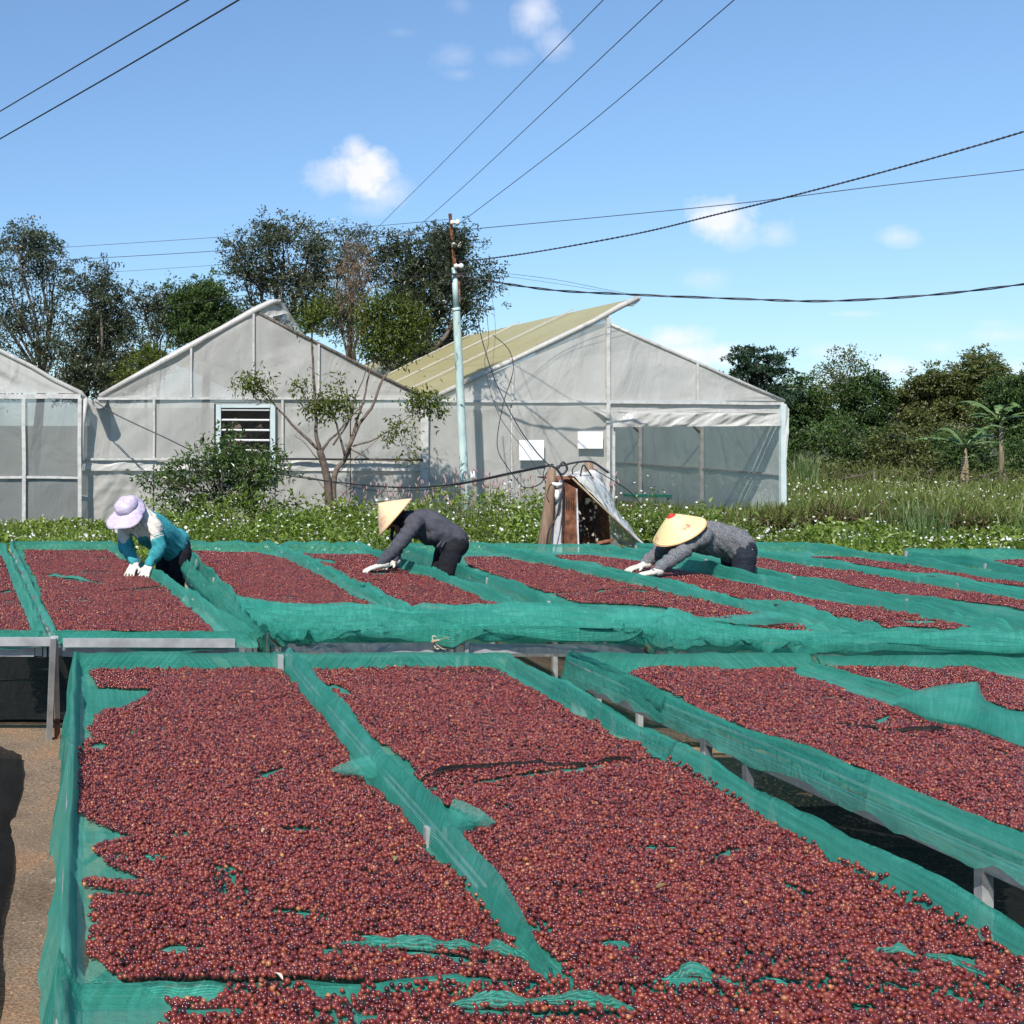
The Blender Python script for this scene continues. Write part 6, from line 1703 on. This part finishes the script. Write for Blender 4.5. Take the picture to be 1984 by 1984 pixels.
def hat_material(name, pale, red_tip=False, blotches=()):
    m, t, o = newmat(name)
    p = N(t, 'ShaderNodeBsdfPrincipled'); p.inputs['Roughness'].default_value = .55
    uv = N(t, 'ShaderNodeUVMap').outputs[0]
    sp = N(t, 'ShaderNodeSeparateXYZ'); t.links.new(uv, sp.inputs[0])
    w = mth(t, 'SINE', mth(t, 'MULTIPLY', sp.outputs[1], 2 * math.pi * 17))
    w = mth(t, 'MULTIPLY_ADD', w, .5, .5)
    base = ramp(t, w, [(0.0, tuple(v * .80 for v in pale)), (0.35, pale), (1, tuple(min(1, v * 1.05) for v in pale))])
    col = base
    nse = noise(t, N(t, 'ShaderNodeTexCoord').outputs['Object'], 38, 4, .7)
    for (u0, v0, ru, rv) in blotches:
        du = mth(t, 'DIVIDE', mth(t, 'SUBTRACT', sp.outputs[0], u0), ru); dv = mth(t, 'DIVIDE', mth(t, 'SUBTRACT', sp.outputs[1], v0), rv)
        d = mth(t, 'SQRT', mth(t, 'ADD', mth(t, 'MULTIPLY', du, du), mth(t, 'MULTIPLY', dv, dv)))
        k = mth(t, 'MULTIPLY', mth(t, 'SUBTRACT', 1.0, d, clamp=True), mth(t, 'MULTIPLY', mth(t, 'SUBTRACT', nse, .40, clamp=True), 9.0), clamp=True)
        mx = N(t, 'ShaderNodeMixRGB'); mx.inputs[2].default_value = (.62, .10, .12, 1)
        t.links.new(mth(t, 'MULTIPLY', k, .75), mx.inputs[0]); t.links.new(col, mx.inputs[1]); col = mx.outputs[0]
    if red_tip:
        mx = N(t, 'ShaderNodeMixRGB'); mx.inputs[2].default_value = (.62, .035, .02, 1)
        t.links.new(mth(t, 'LESS_THAN', sp.outputs[1], .17), mx.inputs[0]); t.links.new(col, mx.inputs[1]); col = mx.outputs[0]
    t.links.new(col, p.inputs['Base Color'])
    t.links.new(bump(t, w, .003, .5), p.inputs['Normal'])
    tl = N(t, 'ShaderNodeBsdfTranslucent'); t.links.new(col, tl.inputs[0])
    ms = N(t, 'ShaderNodeMixShader'); ms.inputs[0].default_value = .12
    t.links.new(p.outputs[0], ms.inputs[1]); t.links.new(tl.outputs[0], ms.inputs[2]); t.links.new(ms.outputs[0], o.inputs[0])
    return m

def conical_hat(rim_c, axis, R_, Hh, mat, parent, ref):
    """ref: direction on the rim where u = 0"""
    axis = Vector(axis).normalized(); ref = Vector(ref); ref = (ref - axis * ref.dot(axis)).normalized(); oth = axis.cross(ref)
    nu, nv = 72, 20
    V = []; UV = []
    for j in range(nv + 1):
        t = j / nv
        for i in range(nu + 1):
            a = 2 * math.pi * i / nu
            r = R_ * t * (1 + .012 * math.sin(a * 3)); h = Hh * (1 - t) + .006 * math.sin(t * math.pi)
            V.append(Vector(rim_c) + axis * h + (ref * math.cos(a) + oth * math.sin(a)) * r); UV.append((i / nu, t))
    Fs = []
    for j in range(nv):
        for i in range(nu): Fs.append((j * (nu + 1) + i, j * (nu + 1) + i + 1, (j + 1) * (nu + 1) + i + 1, (j + 1) * (nu + 1) + i))
    me = np_mesh('conical_hat', np.array([tuple(v) for v in V]), np.array(Fs), uv=np.array(UV))
    o = link('conical_hat', me, mat, parent)
    so = o.modifiers.new('th', 'SOLIDIFY'); so.thickness = .004; so.offset = 0
    m = MB(); m.tube([Vector(rim_c) + (ref * math.cos(2 * math.pi * i / 48) + oth * math.sin(2 * math.pi * i / 48)) * R_ for i in range(49)], .005, 6, False)
    rim = m.build('hat_rim', M['hat_rim'], o)
    return o
M['hat_rim'] = simple('hat_rim', [(.3, (.48, .25, .10)), (.7, (.62, .36, .16))], 20, .6)

def hand(wrist, tip, palm_n, parent, thumb_side, length=.175, splay=.16, curl=.25, name='glove', mat=None, cuff=None):
    """five separate fingers; palm faces palm_n; thumb leaves on thumb_side"""
    w = Vector(wrist); d = (Vector(tip) - w).normalized(); n = Vector(palm_n); n = (n - d * n.dot(d)).normalized(); s = Vector(thumb_side); s = (s - d * s.dot(d) - n * s.dot(n)).normalized()
    B = Body()
    pl = length * .50
    for k in (-.5, -.17, .17, .5):
        B.cap(w + s * k * .045, .019, w + d * pl + s * k * .062, .0145)
    B.cap(w - d * .05, .030, w + d * .01, .027)
    lens = (.34, .42, .45, .38)     # little to index
    for i, L in enumerate(lens):
        k = (-.5, -.17, .17, .5)[i]
        a = w + d * pl + s * k * .066
        dd = (d + s * k * splay * 2.2 + n * .1).normalized(); L_ = length * L
        b = a + dd * L_ * .45
        d2 = (dd + n * curl).normalized(); c = b + d2 * L_ * .32
        d3_ = (d2 + n * curl * 1.3).normalized(); e_ = c + d3_ * L_ * .25
        B.chain([(a, .0105), (b, .0098), (c, .009), (e_, .0078)])
    a = w + d * pl * .25 + s * .030; b = a + (d * .6 + s * .75 + n * .15).normalized() * .038; c = b + (d * .9 + s * .35 + n * .3).normalized() * .032
    B.chain([(a, .015), (b, .0125), (c, .0095)])
    if cuff: B.cap(w - d * .06, .040, w - d * .02, .036)
    return B.build(name, mat or M['glove'], parent, voxel=.0045, smooth_it=3)

def head_mesh(c, up, face, parent, scale=1.0):
    c = Vector(c); up = Vector(up).normalized(); f = Vector(face); f = (f - up * f.dot(up)).normalized(); r = up.cross(f)
    rot = Matrix((r, f, up)).transposed()
    B = Body()
    B.ell(c + up * .02, (.074, .092, .088), rot)
    B.ell(c + f * .028 - up * .045, (.056, .060, .062), rot)
    B.ell(c + f * .062 - up * .088, (.026, .022, .020), rot)        # chin
    B.cap(c + f * .088 + up * .012, .009, c + f * .108 - up * .020, .013)      # nose
    B.ell(c + f * .084 - up * .052, (.026, .011, .007), rot)        # lips
    B.ell(c + f * .084 - up * .061, (.022, .010, .006), rot)
    B.ell(c + f * .083 + up * .032, (.045, .012, .009), rot)        # brow
    for sg in (-1, 1): B.ell(c + r * sg * .076 - up * .008, (.010, .020, .030), rot)
    return B, rot, f, r, up
def eyes(c, rot, f, r, up, parent):
    for sg in (-1, 1):
        m = bmesh.new(); bmesh.ops.create_uvsphere(m, u_segments=12, v_segments=8, radius=.012, matrix=Matrix.Translation(Vector(c) + f * .083 + r * sg * .031 + up * .014))
        me = bpy.data.meshes.new('eye'); m.to_mesh(me); m.free(); link('eye', me, M['eye'], parent)
        m = bmesh.new(); bmesh.ops.create_uvsphere(m, u_segments=10, v_segments=6, radius=.006, matrix=Matrix.Translation(Vector(c) + f * .0905 + r * sg * .031 + up * .013))
        me = bpy.data.meshes.new('iris'); m.to_mesh(me); m.free(); link('iris', me, M['dark'], parent)

def person(label, J, top_mat, leg_mat, parent_loc, wr=.024, hood=None, jacket_pick=None, jacket_mats=None, bulk=1.0, seed=1, cuff_mat=None):
    e = empty('person', parent_loc, label, 'person')
    V_ = {k: Vector(v) for k, v in J.items()}
    hd = V_['head']; up = V_['head_up'].normalized(); fc = V_['face']
    # continuous body under the clothes
    Bh, rot, f, r, up = head_mesh(hd, up, fc, e)
    B = Bh
    neck = V_['neck']
    B.cap(hd - up * .05 - f * .015, .052, neck, .056)
    B.chain([(neck, .075), (V_['chest'], .11), (V_['waist'], .10), (V_['pelvis'], .115)])
    for s in 'LR':
        B.chain([(V_['sh' + s], .05), (V_['el' + s], .037), (V_['wr' + s], .026)])
        B.cap(neck, .06, V_['sh' + s], .05)
        B.chain([(V_['hip' + s], .075), (V_['kn' + s], .05), (V_['an' + s], .036)])
        B.cap(V_['pelvis'], .09, V_['hip' + s], .075)
    B.build('body', M['skin'], e, voxel=.009, smooth_it=4)
    eyes(hd, rot, f, r, up, e)
    # top
    T = Body(); b = bulk
    T.chain([(neck, .078 * b), (V_['chest'], .132 * b), (V_['mid'], .142 * b), (V_['waist'], .136 * b), (V_['hem'], .146 * b)])
    for s in 'LR':
        T.cap(neck, .075 * b, V_['sh' + s], .068 * b)
        T.cap(V_['chest'], .10 * b, V_['sh' + s], .066 * b)
        T.chain([(V_['sh' + s], .070 * b), (V_['el' + s], .054 * b), (V_['wr' + s].lerp(V_['el' + s], .08), .040 * b)])
    if 'belly' in V_: T.ell(V_['belly'], (.11, .15, .10))
    T.build('jacket' if jacket_mats else 'shirt', top_mat, e, voxel=.010, smooth_it=5, wr=wr, wfreq=13, wdir=(1, 1, 1), seed=seed, mats=jacket_mats, pick=jacket_pick)
    Lg = Body()
    Lg.ell(V_['pelvis'], (.145, .165, .135))
    for s in 'LR':
        Lg.cap(V_['pelvis'], .11, V_['hip' + s], .098)
        Lg.chain([(V_['hip' + s], .100), (V_['kn' + s], .072), (V_['an' + s] + Vector((0, 0, .05)), .058)])
    Lg.build('trousers', leg_mat, e, voxel=.011, smooth_it=5, wr=.009, wfreq=9, seed=seed + 3)
    for s in 'LR':
        fd = V_['toe']
        Sh = Body(); a = V_['an' + s]
        Sh.chain([(a + Vector((0, 0, .02)), .045), (a + fd * .05 + Vector((0, 0, -.015)), .042), (a + fd * .15 + Vector((0, 0, -.03)), .032)])
        Sh.build('shoe', M['black_cloth'], e, voxel=.009, smooth_it=2)
    if hood:
        Hd = Body()
        Hd.ell(hd + up * .018 - f * .018, (.092, .098, .105), rot)
        Hd.chain([(hd - up * .06 - f * .02, .078), (neck, .088)])
        Hd.build('hood', hood, e, voxel=.009, smooth_it=4, wr=.006, wfreq=16, seed=seed + 9)
    return e, V_, rot, f, r, up

# --- worker in dark grey (faces left)
J = dict(head=(2.80, 11.18, 1.085), head_up=(-.70, 0, .71), face=(-.71, -.12, -.70), neck=(2.915, 11.19, 1.075), chest=(3.0, 11.2, 1.045), mid=(3.11, 11.2, 1.025), waist=(3.23, 11.2, .965), hem=(3.315, 11.2, .895), pelvis=(3.325, 11.2, .86), belly=(3.12, 11.2, .95),
         shL=(2.93, 11.01, 1.05), elL=(2.755, 10.93, .86), wrL=(2.605, 10.92, .705), shR=(2.95, 11.38, 1.04), elR=(2.87, 11.36, .82), wrR=(2.79, 11.22, .69),
         hipL=(3.30, 11.11, .82), knL=(3.19, 11.10, .46), anL=(3.2, 11.10, .07), hipR=(3.30, 11.29, .82), knR=(3.20, 11.30, .46), anR=(3.22, 11.30, .07), toe=(-1, 0, 0))
e, V_, rot, f, r, up = person('person in a plain dark grey shirt and pale conical hat, bending over the cherries', J, M['dark_grey_cloth'], M['black_cloth'], (3.2, 11.2, 0), hood=M['black_cloth'], seed=4, bulk=1.02)
hand((2.60, 10.92, .695), (2.45, 10.9, .652), (0, 0, -1), e, (0, 1, 0), cuff=True)
hand((2.785, 11.22, .685), (2.66, 11.12, .652), (0, 0, -1), e, (0, -1, 0), cuff=True)
conical_hat((2.805, 11.18, 1.10), (-.757, .22, .653), .222, .195, hat_material('palm_hat', (0.82, 0.60, 0.36), False, ((.36, .70, .08, .2),)), e, (0, 1, 0))
m = MB(); m.tube([(2.76, 11.09, 1.02), (2.752, 11.10, .95), (2.75, 11.10, .90)], [.014, .016, .012], 7); m.build('chin_strap', M['black_cloth'], e)
m = MB()
for k, dx in enumerate((0, .035)):
    m.tube([(3.19 + dx, 11.06, .90), (3.165 + dx, 11.05, .875), (3.145 + dx * 1.2, 11.05, .85), (3.155 + dx, 11.05, .84)], [.006, .009, .010, .006], 6)
m.build('shirt_knot', M['dark_grey_cloth'], e)

# --- worker in mottled grey (faces left)
J = dict(head=(5.17, 10.74, .985), head_up=(-.45, -.36, .80), face=(-.82, -.15, -.55), neck=(5.27, 10.79, .99), chest=(5.385, 10.8, .955), mid=(5.50, 10.8, .94), waist=(5.60, 10.8, .915), hem=(5.68, 10.8, .875), pelvis=(5.70, 10.8, .85),
         shL=(5.31, 10.62, .985), elL=(5.045, 10.53, .835), wrL=(4.825, 10.5, .685), shR=(5.33, 10.98, .97), elR=(5.08, 11.02, .79), wrR=(4.945, 10.98, .685),
         hipL=(5.70, 10.71, .80), knL=(5.68, 10.70, .45), anL=(5.70, 10.70, .07), hipR=(5.70, 10.89, .80), knR=(5.68, 10.90, .45), anR=(5.70, 10.90, .07), toe=(-1, 0, 0))
e, V_, rot, f, r, up = person('person in mottled grey knit and yellow red-tipped conical hat, reaching over the bed', J, M['heather'], M['navy_cloth'], (5.7, 10.8, 0), hood=M['black_cloth'], seed=14, bulk=1.07)
hand((4.815, 10.5, .685), (4.66, 10.48, .660), (0, 0, -1), e, (0, 1, 0), cuff=True)
hand((4.935, 10.98, .685), (4.80, 10.95, .655), (0, 0, -1), e, (0, -1, 0), cuff=True)
conical_hat((5.15, 10.72, 1.01), (-.52, -.12, .85), .228, .188, hat_material('yellow_hat', (0.90, 0.74, 0.36), True, ((.50, .62, .07, .16), (.56, .66, .06, .14), (.20, .86, .05, .12))), e, (0, 1, 0))
m = MB(); m.box((5.735, 10.645, .845), (.006, .012, .05)); m.build('pocket_tag', M['glove'], e)

# --- worker in teal (faces left and toward the camera)
Fd = Vector((-.69, -.72, 0)); Lt = Vector((.72, -.69, 0))
J = dict(head=(.385, 10.62, 1.185), head_up=(-.42, -.40, .81), face=(-.60, -.62, -.55), neck=(.45, 10.73, 1.125), chest=(.52, 10.80, 1.06), mid=(.62, 10.90, .99), waist=(.72, 11.02, .925), hem=(.79, 11.11, .865), pelvis=(.81, 11.13, .84),
         shL=(.585, 10.65, 1.055), elL=(.645, 10.62, .89), wrL=(.55, 10.60, .735), shR=(.345, 10.88, 1.04), elR=(.36, 10.83, .87), wrR=(.425, 10.67, .745),
         hipL=(.86, 11.07, .80), knL=(.80, 11.02, .45), anL=(.82, 11.05, .07), hipR=(.75, 11.20, .80), knR=(.70, 11.16, .45), anR=(.74, 11.2, .07), toe=(-.69, -.72, 0))
shL = Vector(J['shL']); shR = Vector(J['shR']); nk = Vector(J['neck']); elL = Vector(J['elL']); elR = Vector(J['elR'])
def pick(c):
    best = 1e9
    for a, b in ((shL, elL), (shR, elR)):
        d = (b - a).normalized(); t = (c - a).dot(d)
        if (c - a - d * t).length < .09: best = min(best, t)
    tt = (c - nk).dot((Vector(J['chest']) - nk).normalized())
    if (c - shL).length < .20 or (c - shR).length < .20: t = min(best, 1e9)
    else: t = 1e9
    if tt < .105 and (c - nk).length < .26: t = min(t, tt * .6)
    if t < .055: return 1
    if .068 < t < .080 or .090 < t < .100: return 1
    return 0
e, V_, rot, f, r, up = person('person in a teal jacket and lilac brimmed hat, pressing both hands on the cherries', J, M['teal_cloth'], M['black_cloth'], (.8, 11.1, 0), hood=M['white_cloth'], seed=24, bulk=1.06, wr=.034, jacket_mats=[M['teal_cloth'], M['white_cloth']], jacket_pick=pick)
hand((.545, 10.60, .725), (.50, 10.50, .655), (0, 0, -1), e, (-1, .3, 0), cuff=True, splay=.2)
hand((.43, 10.665, .735), (.375, 10.565, .655), (0, 0, -1), e, (1, -.3, 0), cuff=True, splay=.2)
hc = Vector(J['head']); n_ = Vector((-.42, -.46, .80)).normalized(); fw = (Fd - n_ * Fd.dot(n_)).normalized(); sd = n_.cross(fw)
def hat_lilac():
    # crown
    V = []; Fs = []; nu, nv = 40, 12
    for j in range(nv + 1):
        t = j / nv; ph = t * math.pi / 2
        for i in range(nu):
            a = 2 * math.pi * i / nu
            rr = .100 * math.sin(ph) ** .75 * (1 + .02 * math.sin(a * 7 + t * 3) * t); h = .05 + .085 * math.cos(ph) ** .6
            V.append(hc + n_ * (h + .006 * math.sin(a * 5)) + (fw * math.cos(a) * 1.05 + sd * math.sin(a)) * rr)
    for j in range(nv):
        for i in range(nu): Fs.append((j * nu + i, j * nu + (i + 1) % nu, (j + 1) * nu + (i + 1) % nu, (j + 1) * nu + i))
    o = link('brimmed_hat', np_mesh('brimmed_hat', np.array([tuple(v) for v in V]), np.array(Fs)), M['lilac'], e)
    so = o.modifiers.new('th', 'SOLIDIFY'); so.thickness = .004
    # brim: wide in front, narrow behind
    V = []; Fs = []; nv = 8
    for j in range(nv + 1):
        t = j / nv
        for i in range(nu):
            a = 2 * math.pi * i / nu; ca = math.cos(a)
            rr = .096 + t * (.045 + .098 * max(0, ca) ** .7)
            dip = -.030 * t - .035 * t * t * abs(math.sin(a)) + .008 * t * math.sin(a * 6)
            V.append(hc + n_ * (.052 + dip) + (fw * ca + sd * math.sin(a)) * rr)
    for j in range(nv):
        for i in range(nu): Fs.append((j * nu + i, j * nu + (i + 1) % nu, (j + 1) * nu + (i + 1) % nu, (j + 1) * nu + i))
    o2 = link('brim', np_mesh('brim', np.array([tuple(v) for v in V]), np.array(Fs)), M['lilac'], o)
    so = o2.modifiers.new('th', 'SOLIDIFY'); so.thickness = .005
    # neck cloth gathered behind the crown and the collar hood lying on the shoulders
    B = Body(); bk = -fw
    B.chain([(hc + n_ * .06 + bk * .085, .045), (hc + bk * .12 - n_ * .01, .055), (nk + Vector((.03, .0, .045)), .068)])
    B.build('neck_cloth', M['lilac'], e, voxel=.008, smooth_it=3, wr=.012, wfreq=26, seed=7)
    B = Body()
    B.chain([(nk + Lt * .10 + Vector((.02, .02, .0)), .05), (nk + Vector((.05, .06, .045)), .066), (nk - Lt * .10 + Vector((.03, .04, .0)), .05)])
    B.build('collar_hood', M['white_cloth'], e, voxel=.009, smooth_it=3, wr=.010, wfreq=18, seed=8)
hat_lilac()
m = MB(); cz = Vector(J['chest']) + Fd * .14
m.tube([nk + Fd * .10 + Vector((0, 0, -.02)), cz + Vector((0, 0, -.02)), Vector(J['mid']) + Fd * .15], .004, 5); m.build('zip', M['dark'], e)
